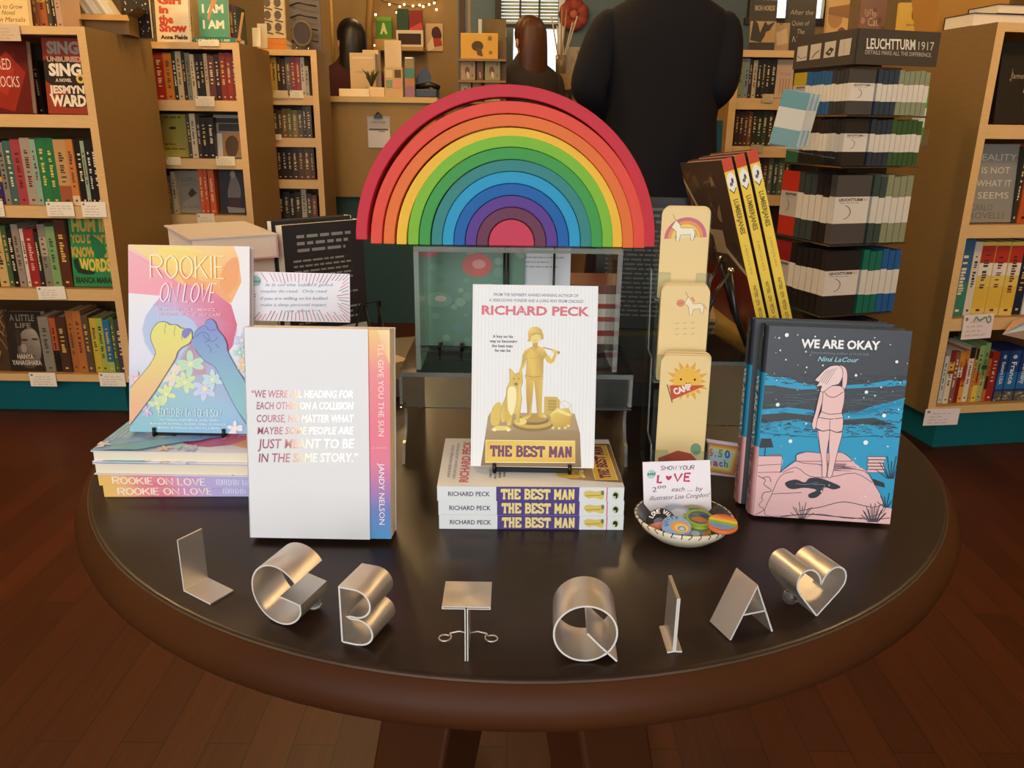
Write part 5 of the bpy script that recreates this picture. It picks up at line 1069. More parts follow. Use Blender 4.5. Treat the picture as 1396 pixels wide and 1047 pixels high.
# on top of it
def novel(a):
    a.full('E6C888'); a.text('Where It Is to Grow', -30, 8, 33, 6, '5A4424', shear=.3); a.text('A Novel', -4, 16, 22, 6, '5A4424', shear=.3); a.text('Alison Marsalis', -18, 25, 35, 6, '5A4424', shear=.3)
def ontop(case, x0, x1, yt, yb, cov, label, art=None, inset=.06, lean=6, t=.02): return faceout(case, 0, x0, x1, yt, yb, cov, label, art, inset, lean, t)
ontop(cA, -28, 40, -60, 30, 'E6C888', 'cream face-out book with slanted dark lettering on top of the front left bookcase', novel, inset=.03)
SPINES(cA, 0, '41 46 -30 6A4A2A brown;46 54 -30 8A5A3A tan brown;54 66 -34 A85A28 burnt orange|bC89850,.5,1;66 72 -30 4A4438 dark olive;72 78 -30 3A2A22 black-brown;78 86 -36 B89A80 pinkish cream', 32, 'top of the front left bookcase', inset=.08)
CART = cA.M @ T(cA.hit(104, 33, .26).x, .26, 1.4828) @ RZ(8)
r = thing('book_carton', 'open brown cardboard box of magazines at the right end on top of the front left bookcase', 'box', CART)
b = MB(); b.box(0, .19, 0, .004, 0, .07, '8A6A3A'); b.box(0, .19, .146, .15, 0, .07, '7A5C30'); b.box(0, .004, .004, .146, 0, .07, '8A6A3A'); b.box(.186, .19, .004, .146, 0, .07, '8A6A3A'); b.box(.004, .186, .004, .146, 0, .003, '8A6A3A'); b.build('carton_body', PAPER, r)
b = MB(); b.face([(0, 0, .07), (.19, 0, .07), (.21, -.05, .045), (-.02, -.05, .045)], 'A07E48'); b.face([(.19, 0, .07), (.19, .15, .07), (.235, .16, .10), (.235, -.01, .10)], 'A07E48'); b.build('carton_flap', PAPER, r)
for k in range(7):
    o = MB(); o.box(0, .012, 0, .115, 0, .15, ['CFC6B0', 'A89E88', 'D6CEB8'][k % 3]); q = o.build('magazine', PAPER, None, CART @ T(.072 + .0145*k, .012, .0115) @ RY(-30)); tag(q, f'pale magazine leaning in the cardboard box on the front left bookcase, {ORD[k]} from the left', 'magazine', 'magazines in the cardboard box')
def specks(a):
    a.full('2A2018'); rr = random.Random(5)
    for k in range(40): a.ell(rr.uniform(172, 204), rr.uniform(-20, 34), rr.uniform(.4, 1.3), None, 'CFC4A8', 7)
faceout(cA, 0, 168, 206, -50, 39, '2A2018', 'black book with white specks at the back on top of the front left bookcase', specks, inset=.42, lean=3)

# ---- second bookcase on the left
cB = Case('second plywood bookcase on the left, set back behind the front one', (-2.02, 3.75, 0), 0, .825, .45, [1.489, 1.253, 1.005, .755, .50, .19], .15)
nB = 'shelf of second left bookcase'
def girl(a):
    a.full('E8D8B4')
    for st, x0, x1, y, h in (('Girl', 218, 250, 2, 9), ('in', 219, 232, 14, 9), ('the', 218, 238, 27, 10), ('Show', 218, 256, 38, 10)): a.text(st, x0, y, x1, h, 'C8462A', bold=.06)
    a.text('Anna Fields', 219, 48, 256, 5, '3A2418', bold=.05)
ontop(cB, 214, 259, -45, 52, 'E8D8B4', 'cream face-out book with heavy orange lettering on top of the second left bookcase', girl, inset=.05)
def iam(a):
    a.full('4E9270'); a.text('I AM', 277, 15, 306, 9, 'EDE6CC', bold=.04); a.text('I AM', 277, 33, 306, 9, 'EDE6CC', bold=.04); a.poly([(293, -5), (299, 0), (291, 12), (286, 24), (283, 22), (288, 8)], 'C88A50')
r = ontop(cB, 272, 312, -30, 43, '4E9270', 'teal green face-out book with white lettering standing on flat teal books', iam, inset=.05); r.location.z += .022
p0, p1 = cB.hit(264, 55, .03), cB.hit(321, 55, .03)
tb = flatbook('paperback_book', 'teal book lying flat under the teal green face-out book, short spine text', 0, 0, 0, 0, .13, p1.x - p0.x, .021, '3E7E62', hard=False); tb[0].matrix_world = cB.M @ T(p0.x, .03, 1.4895) @ basis((p1.x - p0.x, 0, .021), (0, 1, 0), (0, 0, -1), (-1, 0, 0))
a = Art((264, 48), (321, 48), (264, 56), (321, 56), p1.x - p0.x, .021, eps=.0001); a.n = .0005
for k in range(3): a.text('I AM', 268 + k*17, 54, 279 + k*17, 4, 'CFE0CC', bold=.03)
a.build('spine_lettering', tb[1], **spine_art_at(.021, p1.x - p0.x))
SPINES(cB, 0, '205 211 2 8A7A48 olive;260 266 -6 B89A68 tan;315 321 6 6A2E2A dark red;321 329 8 2E3A2A dark green;331 335 9 4A8A6A green', 55, 'top of the second left bookcase', inset=.09)
r = thing('wooden_stand', 'small folded wooden book stand at the right end on top of the second left bookcase', 'stand', cB.M @ T(.775, .06, 1.4895))
for s in (0, 1):
    b = MB(); b.box(-.005, .005, 0, .008, 0, .13, 'B88A50', M=T(s*.028, 0, 0) @ RY(-16 + s*30)); b.build('leg', PLY, r)
b = MB(); b.box(-.02, .045, -.012, 0, .01, .022, 'B88A50'); b.build('ledge', PLY, r)
for k, (x0, x1, y0) in enumerate(((344, 355, 38), (351, 364, 32))): faceout(cB, 0, x0, x1, y0, 56, 'D8C8A0', f'small cream card standing at the right rear atop second left bookcase, {["front", "rear"][k]} one', None, .2 + .08*k, 8, .002, name='small_card')
SPINES(cB, 1, '203 214 72 6E6A58 grey;214 228 72 A8301E scarlet;227 239 72 C87424 orange;237 245 70 2C3428 dark green;244 252 70 C4AC80 cream;251 257 70 2A2018 black;257 264 72 7E8064 grey-green;262 269 74 D0BC94 off-white;269 276 74 221A16 black;276 282 74 2A1E1A brown-black;281 287 73 CDB48C beige;287 296 76 6A3A24 rust brown;296 303 74 3A1E18 dark maroon;301 311 72 8E3018 brick red;311 319 72 962E18 red;318 326 73 7A3A1C dark orange brown', 132, 'top ' + nB)
def yel(a): a.full('A89A44'); a.bars(228, 161, 250, 3, '6A5A24', 3); a.ell(238, 174, 5, 2, '4A3A18', 10); a.bars(226, 196, 240, 2.5, '5A4A20', 4); a.bars(226, 202, 254, 2.5, '5A4A20', 5)
faceout(cB, 2, 221, 259, 156, 212, 'A89A44', 'mustard green face-out book on the second shelf of the second left bookcase', yel)
SPINES(cB, 2, '258 264 156 4A4434 dark olive;263 271 155 C8B898 cream|3A2A20;271 277 158 3A2A1C dark brown;277 286 160 1E1612 black;286 295 160 261C14 brown-black', 212, 'second ' + nB)
def thk(a): a.full('8A8478'); a.rect(297, 161, 331, 167, '2A241C'); a.rect(300, 168, 330, 177, '322A22'); a.rect(305, 180, 332, 207, 'A87A3A'); a.poly([(308, 190), (318, 182), (326, 190), (322, 207), (310, 207)], '5A3A1C', 2); a.rect(295, 180, 304, 208, 'CFC4AC')
faceout(cB, 2, 294, 334, 157, 210, '8A8478', 'grey face-out book with a brown picture on the second shelf of the second left bookcase', thk)
def girlw(a): a.full('8E8674'); a.text('GIRL', 250, 247, 272, 5, '6A6252'); a.text('WAITING', 249, 253, 274, 4, '7A7060'); a.poly([(258, 263), (264, 255), (270, 262), (262, 268)], '4A3A30'); a.poly([(250, 275), (272, 262), (275, 288), (248, 288)], 'A0947E'); a.text('A NOVEL', 250, 282, 274, 4, '7A6A5A')
SPINES(cB, 3, '231 238 240 7A7464 grey;237 244 234 C0B498 pale grey', 289, 'third ' + nB)
faceout(cB, 3, 245, 276, 233, 288, '8E8674', 'grey face-out book with pale lettering on the third shelf of the second left bookcase', girlw)
spine_row(cB, 3, '275 281 229 C8582A orange|E8C89C;281 287 229 C4542A orange red|E8C89C;288 296 229 CA5A2C deep orange|E8C89C', 289, 'third shelf of second left bookcase, centre')
def bw(a): a.full('2A2622'); a.poly([(312, 262), (316, 246), (320, 236), (326, 244), (330, 260), (326, 272), (314, 272)], '7A746A', 3); a.ell(320, 238, 3.5, 5, '9A9082', 12); a.poly([(312, 268), (330, 268), (328, 282), (314, 282)], '4A2A28'); a.poly([(310, 280), (334, 282), (334, 288), (312, 288)], '8E887C')
faceout(cB, 3, 301, 341, 232, 289, '2A2622', 'dark face-out book with a grey seated figure on the third shelf of the second left bookcase', bw)
SPINES(cB, 4, '246 262 312 8A7460 drab pink;262 275 316 2A2018 black;275 290 318 3A2E24 dark brown', 350, 'fourth ' + nB)
for k, q in enumerate(((270, 54, 299, 63, 'top edge, bent forward'), (266, 131, 293, 145, 'upper shelf edge'), (226, 214, 247, 225, 'second shelf edge, left one'), (294, 213, 321, 226, 'second shelf edge, right one'), (268, 291, 294, 312, 'third shelf edge'), (246, 308, 262, 322, 'shadowed fourth shelf'))):
    talker(cB, *q[:4], f'pale shelf card on the {q[4]} of the second left bookcase', 10 + k, col='F2E2BC')

# ---- third bookcase on the left
cC = Case('third plywood bookcase on the left, furthest back', (-1.79, 4.3, 0), 0, .80, .27, [1.506, 1.292, 1.088, .88, .66, .19], .15)
nC = 'shelf of third left bookcase'
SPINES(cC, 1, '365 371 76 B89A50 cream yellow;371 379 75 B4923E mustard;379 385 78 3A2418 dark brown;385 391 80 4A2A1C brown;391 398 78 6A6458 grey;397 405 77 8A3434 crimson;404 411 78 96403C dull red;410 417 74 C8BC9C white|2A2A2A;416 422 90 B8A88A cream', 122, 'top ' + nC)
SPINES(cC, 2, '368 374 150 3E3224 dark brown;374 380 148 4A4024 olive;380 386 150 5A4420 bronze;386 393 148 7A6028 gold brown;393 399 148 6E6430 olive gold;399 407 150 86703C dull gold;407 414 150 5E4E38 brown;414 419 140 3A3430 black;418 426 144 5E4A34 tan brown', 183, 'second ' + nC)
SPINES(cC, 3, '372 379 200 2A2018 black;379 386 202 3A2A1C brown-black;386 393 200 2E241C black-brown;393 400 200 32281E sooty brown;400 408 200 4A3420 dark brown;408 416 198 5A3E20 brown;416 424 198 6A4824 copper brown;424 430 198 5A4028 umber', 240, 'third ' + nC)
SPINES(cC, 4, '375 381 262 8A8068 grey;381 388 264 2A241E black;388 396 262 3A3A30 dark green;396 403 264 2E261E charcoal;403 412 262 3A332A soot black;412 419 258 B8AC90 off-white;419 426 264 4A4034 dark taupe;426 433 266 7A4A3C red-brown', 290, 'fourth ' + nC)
talker(cC, 372, 123, 393, 134, 'cream shelf card on the top shelf edge of the third left bookcase, left one', 31, col='DCC48E'); talker(cC, 395, 123, 414, 134, 'cream shelf card on the top shelf edge of the third left bookcase, right one', 32, col='F2E2BC'); talker(cC, 372, 183, 384, 191, 'cream shelf card on the second shelf edge of the third left bookcase', 33, col='F2E2BC')
def graf(a): a.full('B8A680'); rr = random.Random(7); [a.ell(366 + (k % 2)*14, 17 + (k // 2)*12, 5, 4.5, '4A3A26', 10) for k in range(6)]; [a.line([(362 + (k % 2)*14, 22 + (k//2)*12), (373 + (k % 2)*14, 24 + (k//2)*12)], 1.5, '3A2C1C') for k in range(6)]
r = faceout(cC, 0, 362, 389, 10, 52, 'B8A680', 'tan face-out book with dark patches on top of the third left bookcase', graf, inset=.05); r.location.z += .052
for k in range(2):
    p0, p1 = cC.hit(351, 66, .03), cC.hit(391, 66, .03); w_ = p1.x - p0.x
    tb = flatbook('paperback_book', f'orange book lying flat on top of the third left bookcase, {["lower", "upper"][k]} of two', 0, 0, 0, 0, .11, w_, .025, 'CF8234', hard=False); tb[0].matrix_world = cC.M @ T(p0.x, .03, 1.5065 + k*.0255) @ basis((w_, 0, .025), (0, 1, 0), (0, 0, -1), (-1, 0, 0))
r = thing('table_mirror', 'small round dark mirror in a ring stand on top of the third left bookcase', 'mirror', cC.M @ T(cC.hit(412, 50, .05).x, .05, 1.5065))
b = MB(); b.tube([(.047*math.cos(q), 0, .077 + .055*math.sin(q)) for q in [2*PI*k/24 for k in range(24)]], .006, '6A5A44', 8, True); b.build('frame_ring', PAINT, r)
b = MB(); b.prism([(.044*math.cos(2*PI*k/24), .077 + .052*math.sin(2*PI*k/24)) for k in range(24)], lambda u, v, t: (u, t, v), -.002, .002, '3A2C1C'); b.build('dark_disc', GLOSSY, r)
for s in (-1, 1): b = MB(); b.tube([(s*.03, -.02, .002), (s*.028, 0, .02), (s*.03, .03, .002)], .003, 'DDDDDD', 6); b.build('foot', CHROME, r)
r = thing('wire_rack', 'grey panel with rows of dark wire arms behind the round mirror', 'rack', cC.M @ T(cC.hit(412, 60, .14).x, .14, 1.5065))
b = MB(); b.box(-.055, .10, .0, .008, 0, .36, '6A6258'); b.build('panel', PAINT, r)
for k in range(6): b = MB(); b.tube([(-.05, -.002, .05 + k*.055), (.0, -.03, .06 + k*.055), (.09, -.03, .045 + k*.055)], .0035, '1E1814', 6); b.build('wire_arm', BLACKMETAL, r)
# ---- right front bookcase, turned a little
cE = Case('front right plywood bookcase, nearest on the right, on a teal base', (1.53, 2.8, 0), 9.6, .92, .60, [1.501, 1.191, .862, .532, .2], .15, kick_in=.09, kick_side=.12)
nE = 'shelf of front right bookcase'
def blk(a): a.full('2A261E'); a.text('James C', 1370, 102, 1402, 7, 'A89878', shear=.3); a.text('Love Today', 1390, 119, 1440, 7, 'A89878', shear=.3); a.line([(1373, 90), (1372, 106)], .8, '8A7C62'); a.line([(1396, 72), (1396, 86)], .8, '8A7C62'); a.line([(1396, 124), (1395, 140)], .8, '8A7C62')
faceout(cE, 1, 1356, 1420, 57, 158, '2A261E', 'black face-out hardback with slanted grey lettering on the top shelf of the front right bookcase', blk, t=.03, inset=.05, lean=5)
def rov(a):
    a.full('8E8C84')
    for st, x0, x1, y, c in (('REALITY', 1322, 1377, 217, 'D2CEC0'), ('IS NOT', 1332, 1370, 233, 'CFCABC'), ('WHAT IT', 1327, 1374, 249, 'CFCABC'), ('SEEMS', 1330, 1372, 264, 'CFCABC'), ('CARLO', 1322, 1352, 279, '6E6A5E'), ('ROVELLI', 1322, 1368, 289, '6E6A5E')): a.text(st, x0, y, x1, 8, c)
faceout(cE, 2, 1319, 1380, 197, 294, '8E8C84', 'grey face-out hardback with spaced pale capitals on the second shelf of the front right bookcase', rov, t=.028, inset=.045)
SPINES(cE, 2, '1380 1386 200 3A342A dark grey;1387 1402 196 C0582A burnt orange|bE8C8A0,.55,.7', 294, 'second ' + nE)
SPINES(cE, 3, '1294 1312 326 3A6488 blue-green|b3E7E6A,.0,.45;1312 1322 330 D8CFB8 white|3A3A34;1322 1340 330 E2C668 red, white and yellow|bB8382C,.72,.95|bE8E0D0,.55,.72|bE0B848,.1,.4;1341 1359 330 E4C86A red, white and yellow striped|bB8382C,.72,.95|bE8E0D0,.55,.72|bE0B848,.1,.4;1360 1378 330 E3C768 banded red, white and yellow|bB8382C,.72,.95|bE8E0D0,.55,.72|bE0B848,.1,.4;1378 1390 332 23263E navy;1390 1410 332 E2E2DA white and blue|b3E6E9C,.2,.3|b3E6E9C,.6,.7', 430, 'third ' + nE, dep=.15)
SPINES(cE, 4, '1270 1276 482 4A4A48 charcoal;1276 1281 486 C8C8C0 pale grey|3A3A3A;1281 1290 478 DED2B4 cream and red|b8A2C24,.78,1|bE0A840,.62,.78|b9A3020,.56,.62;1290 1296 480 8A5C4A brown;1296 1302 480 D8CFC0 white and red|b7E2420,.0,.5|bC88A34,.7,1;1302 1308 478 CE7A34 orange and red|bB0382A,.42,.72|bE0A040,.0,.3;1308 1315 474 DCD4C0 white and black|b2A2622,.80,1|C87A6A;1315 1320 476 C88E4A tan orange|b2A2622,.8,1;1320 1327 472 88A868 light green|bD86A30,.3,.55|bE0C848,.0,.3;1327 1334 468 7AA060 green|b2E4A34,.55,.62|bA8B078,.0,.4;1334 1339 490 C87030 orange|b3A2A20,.3,.6;1339 1349 480 A02E24 red|E8D0B0', 558, 'bottom ' + nE, dep=.15)
for k, (st, x0, x1, cl) in enumerate((('Eastern USA', 1351, 1361, '24406E'), ('France', 1362, 1377, '21447E'), ('Germany', 1378, 1393, '203A74'))):
    A = cE.hit(x0, 556, .03); B_ = cE.hit(x1, 556, .03); C = cE.hit((x0+x1)/2, 479, .03); w = B_.x - A.x - .001; h = C.z - .2
    P = cE.put(A.x, .03, .2008); r = thing('travel_guide', f'blue travel guide lettered {st} on its spine, bottom shelf of the front right bookcase', 'book', T(*P) @ RZ(9.6), 'blue travel guides')
    b = MB(); b.box(0, w, 0, .14, 0, h, cl); c = b.build('cover', GLOSSY, r)
    a = Art((0, 0), (20, 0), (0, 100), (20, 100), w, h, eps=.0001); a.n = .0006; a.rect(0, 42, 20, 76, '2E6EA8'); a.vtext(st, 6, 22, 66, 9, 'DCE4EA', bold=.02)
    a.ell(10, 12, 4, 4, 'B8C8DC', 10); rr = random.Random(k)
    a.rect(0, 80, 20, 100, '5A5A50')
    for q in range(8): a.ell(rr.uniform(2, 18), rr.uniform(82, 98), 3, 2, rr.choice(['8A8474', 'B0A898', '3A3A34']), 8)
    a.build('spine_art', c)
def squig(a): a.line([(34, 16), (40, 6), (50, 14), (60, 12), (72, 8), (80, 20), (90, 18), (86, 6), (78, 8)], 5, '8A9A7A', 4)
talker(cE, 1316, 430, 1350, 462, 'white shelf card with a grey-green curl, third shelf edge of the front right bookcase', 41, squig, ang=-2, col='EDE0DC'); talker(cE, 1262, 558, 1305, 578, 'white shelf card hanging over the teal base of the front right bookcase', 42, ang=1, col='EDE2E4')
p = cE.put(cE.hit(1386, 446, -.03).x, -.02, cE.hit(1386, 446, -.03).z)
r = thing('paper_plane', 'folded peach and blue paper plane stuck to the third shelf edge of the front right bookcase', 'paper plane', T(*p) @ RZ(9.6))
b = MB(); V3 = lambda x, y, z: Vector((x, y, z))
b.face([V3(-.07, -.03, -.02), V3(.08, -.02, .055), V3(.0, .012, .02)], 'D9A98C'); b.face([V3(.0, .012, .02), V3(.08, -.02, .055), V3(.06, -.03, .0)], '9FC0D0'); b.face([V3(-.07, -.03, -.02), V3(.0, .012, .02), V3(.06, -.03, .0)], 'B9D0DA'); b.face([V3(-.07, -.03, -.02), V3(.06, -.03, .0), V3(.075, -.01, -.055)], 'D8B498')
b.build('folded_sheet', PAPER, r)
# items on top
r = thing('paper_bag', 'open brown paper bag with a folded rim on top of the front right bookcase', 'bag', cE.M @ T(cE.hit(1262, 30, .33).x + .045, .33, 1.5015) @ RZ(-4))
b = MB()
pr = [(0, 0), (.20, 0), (.205, .11), (.0, .11)]
L0 = [(.0, .0, 0), (.25, .0, 0), (.25, .13, 0), (.0, .13, 0)]; L1 = [(-.03, -.03, .17), (.25, -.02, .18), (.26, .15, .18), (-.03, .16, .17)]
for i in range(4): j = (i+1) % 4; b.face([L0[i], L0[j], L1[j], L1[i]], 'B8863E')
b.face([L0[3], L0[2], L0[1], L0[0]], 'B8863E'); b.build('bag_body', PAPER, r)
b = MB(); b.face([(.055, -.003, .035), (.13, -.003, .035), (.155, -.04, .002), (.085, -.04, .002)], 'D0A050'); b.build('folded_flap', PAPER, r)
tb = flatbook('hardcover_book', 'black hardback lying flat with its pale page edges outward on top of the front right bookcase', 0, 0, 0, 0, .15, .21, .042, '2A241E'); P = cE.hit(1327, 28, .13); tb[0].matrix_world = cE.M @ T(P.x, .13, 1.5015) @ basis((0, .15, .042), (0, -1, 0), (0, 0, -1), (1, 0, 0))
tb = flatbook('hardcover_book', 'dark hardback lying on the black one atop the front right bookcase', 0, 0, 0, 0, .15, .2, .03, '3A2A20'); tb[0].matrix_world = cE.M @ T(P.x + .09, .135, 1.5440) @ basis((0, .15, .03), (0, -1, 0), (0, 0, -1), (1, 0, 0))

# ---- bookcase behind the notebook tower
cD = Case('plywood bookcase at the right, behind the notebook tower', (.898, 3.6, 0), 0, .72, .42, [1.475, 1.287, 1.093, .890, .68, .19], .15)
nD = 'shelf of bookcase behind notebook tower'
SPINES(cD, 1, '1003 1013 72 8E9468 sage green|5A5A34;1013 1019 74 8A9A98 grey-blue;1019 1023 78 4A2A24 dark maroon;1024 1030 82 C8B48C cream;1030 1036 80 221C16 black;1036 1042 78 2A221A brown-black|C8A860;1042 1048 78 26201A soot black;1048 1056 80 1E1A14 jet black|C8B890', 126, 'top ' + nD)
def pk(a): a.full('C0A284'); a.text('ISOLA', 1062, 98, 1076, 4, 'B07A60'); [a.line([(1063 + k*4, 102), (1062 + k*4, 122)], 1.5, 'B07A58') for k in range(4)]
faceout(cD, 1, 1056, 1080, 78, 126, 'C0A284', 'pinkish cream face-out book on the top shelf of the bookcase behind the notebook tower', pk, inset=.03)
SPINES(cD, 2, '1000 1006 150 3A2418 dark brown;1006 1012 152 4A2A1A rust-black;1012 1018 150 5A3420 brown;1018 1023 152 8A5428 tan orange;1023 1030 148 33301E olive black;1030 1037 146 2E3A26 dark green;1037 1044 148 40442A moss;1044 1052 148 3A2E20 umber', 193, 'second ' + nD)
SPINES(cD, 3, '1030 1037 214 2E2A20 black;1037 1044 210 5A3A2A brown;1044 1051 212 6E705A grey-green;1051 1058 212 3A4A36 dark green;1058 1066 212 5E6A58 sage;1066 1074 214 2E3028 charcoal', 262, 'third ' + nD)
SPINES(cD, 4, '1000 1010 285 5A4630 brown;1010 1020 288 3A3226 dark brown;1020 1030 286 6A5A40 khaki;1030 1040 286 463626 umber', 330, 'fourth ' + nD)
talker(cD, 1040, 128, 1054, 140, 'pale price card on the top shelf edge of the bookcase behind the notebook tower', 51, col='C8B088'); talker(cD, 1024, 197, 1040, 208, 'printed price card on the second shelf edge of the bookcase behind the notebook tower', 52, col='B8A07C')
def rich(a): a.full('2E261C'); a.text('RICH HORDE', 1027, 11, 1054, 5, 'A89468', bold=.03); a.poly([(1022, 22), (1058, 22), (1058, 44), (1022, 44)], 'A88A58'); a.poly([(1023, 42), (1026, 20), (1032, 24), (1036, 34), (1042, 22), (1046, 26), (1056, 22), (1050, 30), (1042, 38), (1038, 44)], '2A2218', 0); a.ell(1047, 36, 4, 4, 'B8843A', 10)
ontop(cD, 1022, 1057, 0, 52, '2E261C', 'dark face-out book with branching shapes on top of the bookcase behind the notebook tower', rich, inset=.04)
def night(a): a.full('26201A'); a.text('After the', 1076, 9, 1108, 4, 'A89878', shear=.2); a.text('Quiet of', 1080, 18, 1104, 4, 'A89878', shear=.2); a.text('The', 1088, 25, 1098, 4, 'B8A888', shear=.2); a.text('Night', 1082, 32, 1100, 5, 'B8A888', shear=.2)
ontop(cD, 1072, 1112, -8, 40, '26201A', 'black face-out book with lines of slanted lettering atop the bookcase behind the notebook tower', night, inset=.10)
def tan(a): a.full('A88858'); a.poly([(1058, 40), (1072, 36), (1075, 48), (1060, 50)], 'C8A878'); a.ell(1064, 30, 4, 4, '8A5A30', 10)
ontop(cD, 1056, 1076, 32, 54, 'A88858', 'small tan face-out book between the dark ones on top of the bookcase behind the notebook tower', tan, inset=.06)
def blot(a): a.full('C89E58'); a.ell(1150, 20, 8, 7, '6A3A20', 12); a.ell(1140, 8, 10, 6, 'A8763A', 12); a.poly([(1130, 2), (1158, 0), (1158, 8), (1130, 6)], '8A5A2A')
ontop(cD, 1128, 1158, -4, 28, 'C89E58', 'golden tan face-out book with a brown blot above the notebook tower header', blot, inset=.14)
def mauv(a): a.full('7A5444'); a.text('THE', 1184, 8, 1196, 4, 'C8A890'); a.text('Cat', 1184, 16, 1198, 6, 'C8A890'); rr = random.Random(2); [a.ell(rr.uniform(1174, 1206), rr.uniform(0, 34), 3, 2.5, rr.choice(['A07A64', '5E3E34', '8E6A58']), 8) for k in range(16)]
ontop(cD, 1172, 1208, -6, 36, '7A5444', 'brownish mauve face-out book above the notebook tower header', mauv, inset=.12)
def yel2(a): a.full('E2BE56'); a.ell(1245, 12, 3, 4, '8A6A24', 10); a.bars(1236, 20, 1256, 2, 'B8923A', 2); a.ell(1242, 25, 2.5, 2, 'B89A3A', 8)
r = ontop(cD, 1225, 1262, 4, 38, 'E2BE56', 'yellow face-out book at the right end above the notebook tower header', yel2, inset=.04)
tb = flatbook('hardcover_book', 'pale-edged book lying flat just above the notebook tower header', 0, 0, 0, 0, .14, .22, .03, 'CFC0A0'); P = cD.hit(1130, 36, .02); tb[0].matrix_world = cD.M @ T(P.x, .01, 1.4760) @ basis((0, .14, .03), (0, -1, 0), (0, 0, -1), (1, 0, 0))

# ------------------------------------------------------------------ notebook tower
NC = Vector((.943, 2.42, 0)); fw = .278
r = thing('notebook_tower', 'tall clear display tower of banded notebooks with a dark grey lettered header', 'display stand', T(NC.x, NC.y, 0))
BROWNACR = material('smoky acrylic', '8A7A62', rough=.06, trans=.85, ior=1.3)
UL, NL = Vector((math.cos(R(180 - 72.7)), math.sin(R(180 - 72.7)), 0)), None   # along the left face, away from the near corner
UR = Vector((math.cos(R(17.3)), math.sin(R(17.3)), 0))
FL = dict(u=-UL, n=Vector((-math.sin(R(72.7)) , -math.cos(R(72.7)), 0)).normalized()); FR = dict(u=UR, n=Vector((math.sin(R(17.3)), -math.cos(R(17.3)), 0)))
def onface(side, u, d, z):
    """u metres from the near corner along a face, d metres outwards"""
    if side == 'L': return UL*u + FL['n']*d + Vector((0, 0, z))
    return UR*u + FR['n']*d + Vector((0, 0, z))
TZ = [1.342, 1.212, 1.070, .843, .626, .40]
def quadbox(b, side, u0, u1, d0, d1, z0, z1, col):
    P = [onface(side, u, d, z) for z in (z0, z1) for d in (d0, d1) for u in (u0, u1)]; V_ = [tuple(p) for p in P]
    b.mesh(V_, [(0, 2, 3, 1), (4, 5, 7, 6), (0, 1, 5, 4), (1, 3, 7, 5), (3, 2, 6, 7), (2, 0, 4, 6)], col)
b = MB()
c0 = [UL*.13 + UR*.02 + Vector((0, 0, 0)), UL*.02 + UR*.13]
core = [UL*.13 + UR*.13, UL*.13 + UR*fw, UL*fw + UR*fw, UL*fw + UR*.13]
for i in range(4): j = (i+1) % 4; b.face([core[i] + Vector((0, 0, .02)), core[j] + Vector((0, 0, .02)), core[j] + Vector((0, 0, 1.35)), core[i] + Vector((0, 0, 1.35))], '4A3A28')
b.face([c + Vector((0, 0, 1.35)) for c in core], '4A3A28'); b.build('core_box', PAINT, r)
for i, z in enumerate(TZ[1:]):
    b = MB(); q = [UL*-.004 + UR*-.004, UR*fw, UR*fw + UL*fw, UL*fw]
    b.prism([(p.x, p.y) for p in q], lambda u, v, t: (u, v, t), z - .006, z - .001, '8A7A62'); b.build('tier_shelf', BROWNACR, r)
b = MB(); q = [UR*fw*.9 + UL*.05, UR*fw*.9 + UL*fw*.9, UR*.05 + UL*fw*.9, UL*.02 + UR*.02]; b.prism([(p.x, p.y) for p in q], lambda u, v, t: (u, v, t), .0, .02, '3A2E22'); b.build('base_plate', PAINT, r)
for s in 'LR':
    b = MB(); quadbox(b, s, 0.0, fw, .0, .004, 1.345, 1.437, '4A4238'); b.build('header_panel', PAINT, r)
hd = [o for o in r.children if o.name.startswith('header_panel')]
# lettering on the right header, pictures on the left one
O_ = onface('R', 0, .0043, 1.345); a = Art((440, 160), (820, 160), (430, 350), (800, 355), fw, .092, eps=.0001); a.n = .0004
a.text('LEUCHTTURM', 474, 266, 698, 54, 'E8E0D0', bold=.025, y1=262); a.text('1917', 712, 262, 786, 46, 'D8D0C0'); a.text('DETAILS MAKE ALL THE DIFFERENCE.', 470, 295, 776, 22, 'C8C0B0', y1=299)
M_ = basis(O_, UR, Vector((0, 0, 1)), UR.cross(Vector((0, 0, 1)))); a.b.build('lettering', PAPER, hd[1], M_)
O_ = onface('L', fw, .0043, 1.345); a = Art((95, 155), (440, 160), (78, 350), (430, 352), fw, .092, eps=.0001); a.n = .0004
for k, x in enumerate((104, 184, 266, 348)):
    a.poly([(x + 6, 216 - k*2), (x + 68, 214 - k*2), (x + 62, 302 - k), (x, 304 - k)], 'C8BFAE')
    if k == 0: a.line([(x + 8, 272), (x + 30, 290), (x + 60, 280)], 4, '5A5246', 3)
    if k == 1: a.line([(x + 14, 294), (x + 34, 268), (x + 56, 254)], 6, '5A5246')
    if k == 2: a.poly([(x + 8, 276), (x + 38, 244), (x + 58, 256), (x + 34, 294)], '4A4238'); a.ell(x + 34, 270, 8, 7, 'B8AE9C', 12)
    if k == 3: a.line([(x + 32, 222), (x + 30, 298)], 3, 'A89E8C')
M_ = basis(O_, -UL, Vector((0, 0, 1)), (-UL).cross(Vector((0, 0, 1)))); a.b.build('picture_row', PAPER, hd[0], M_)
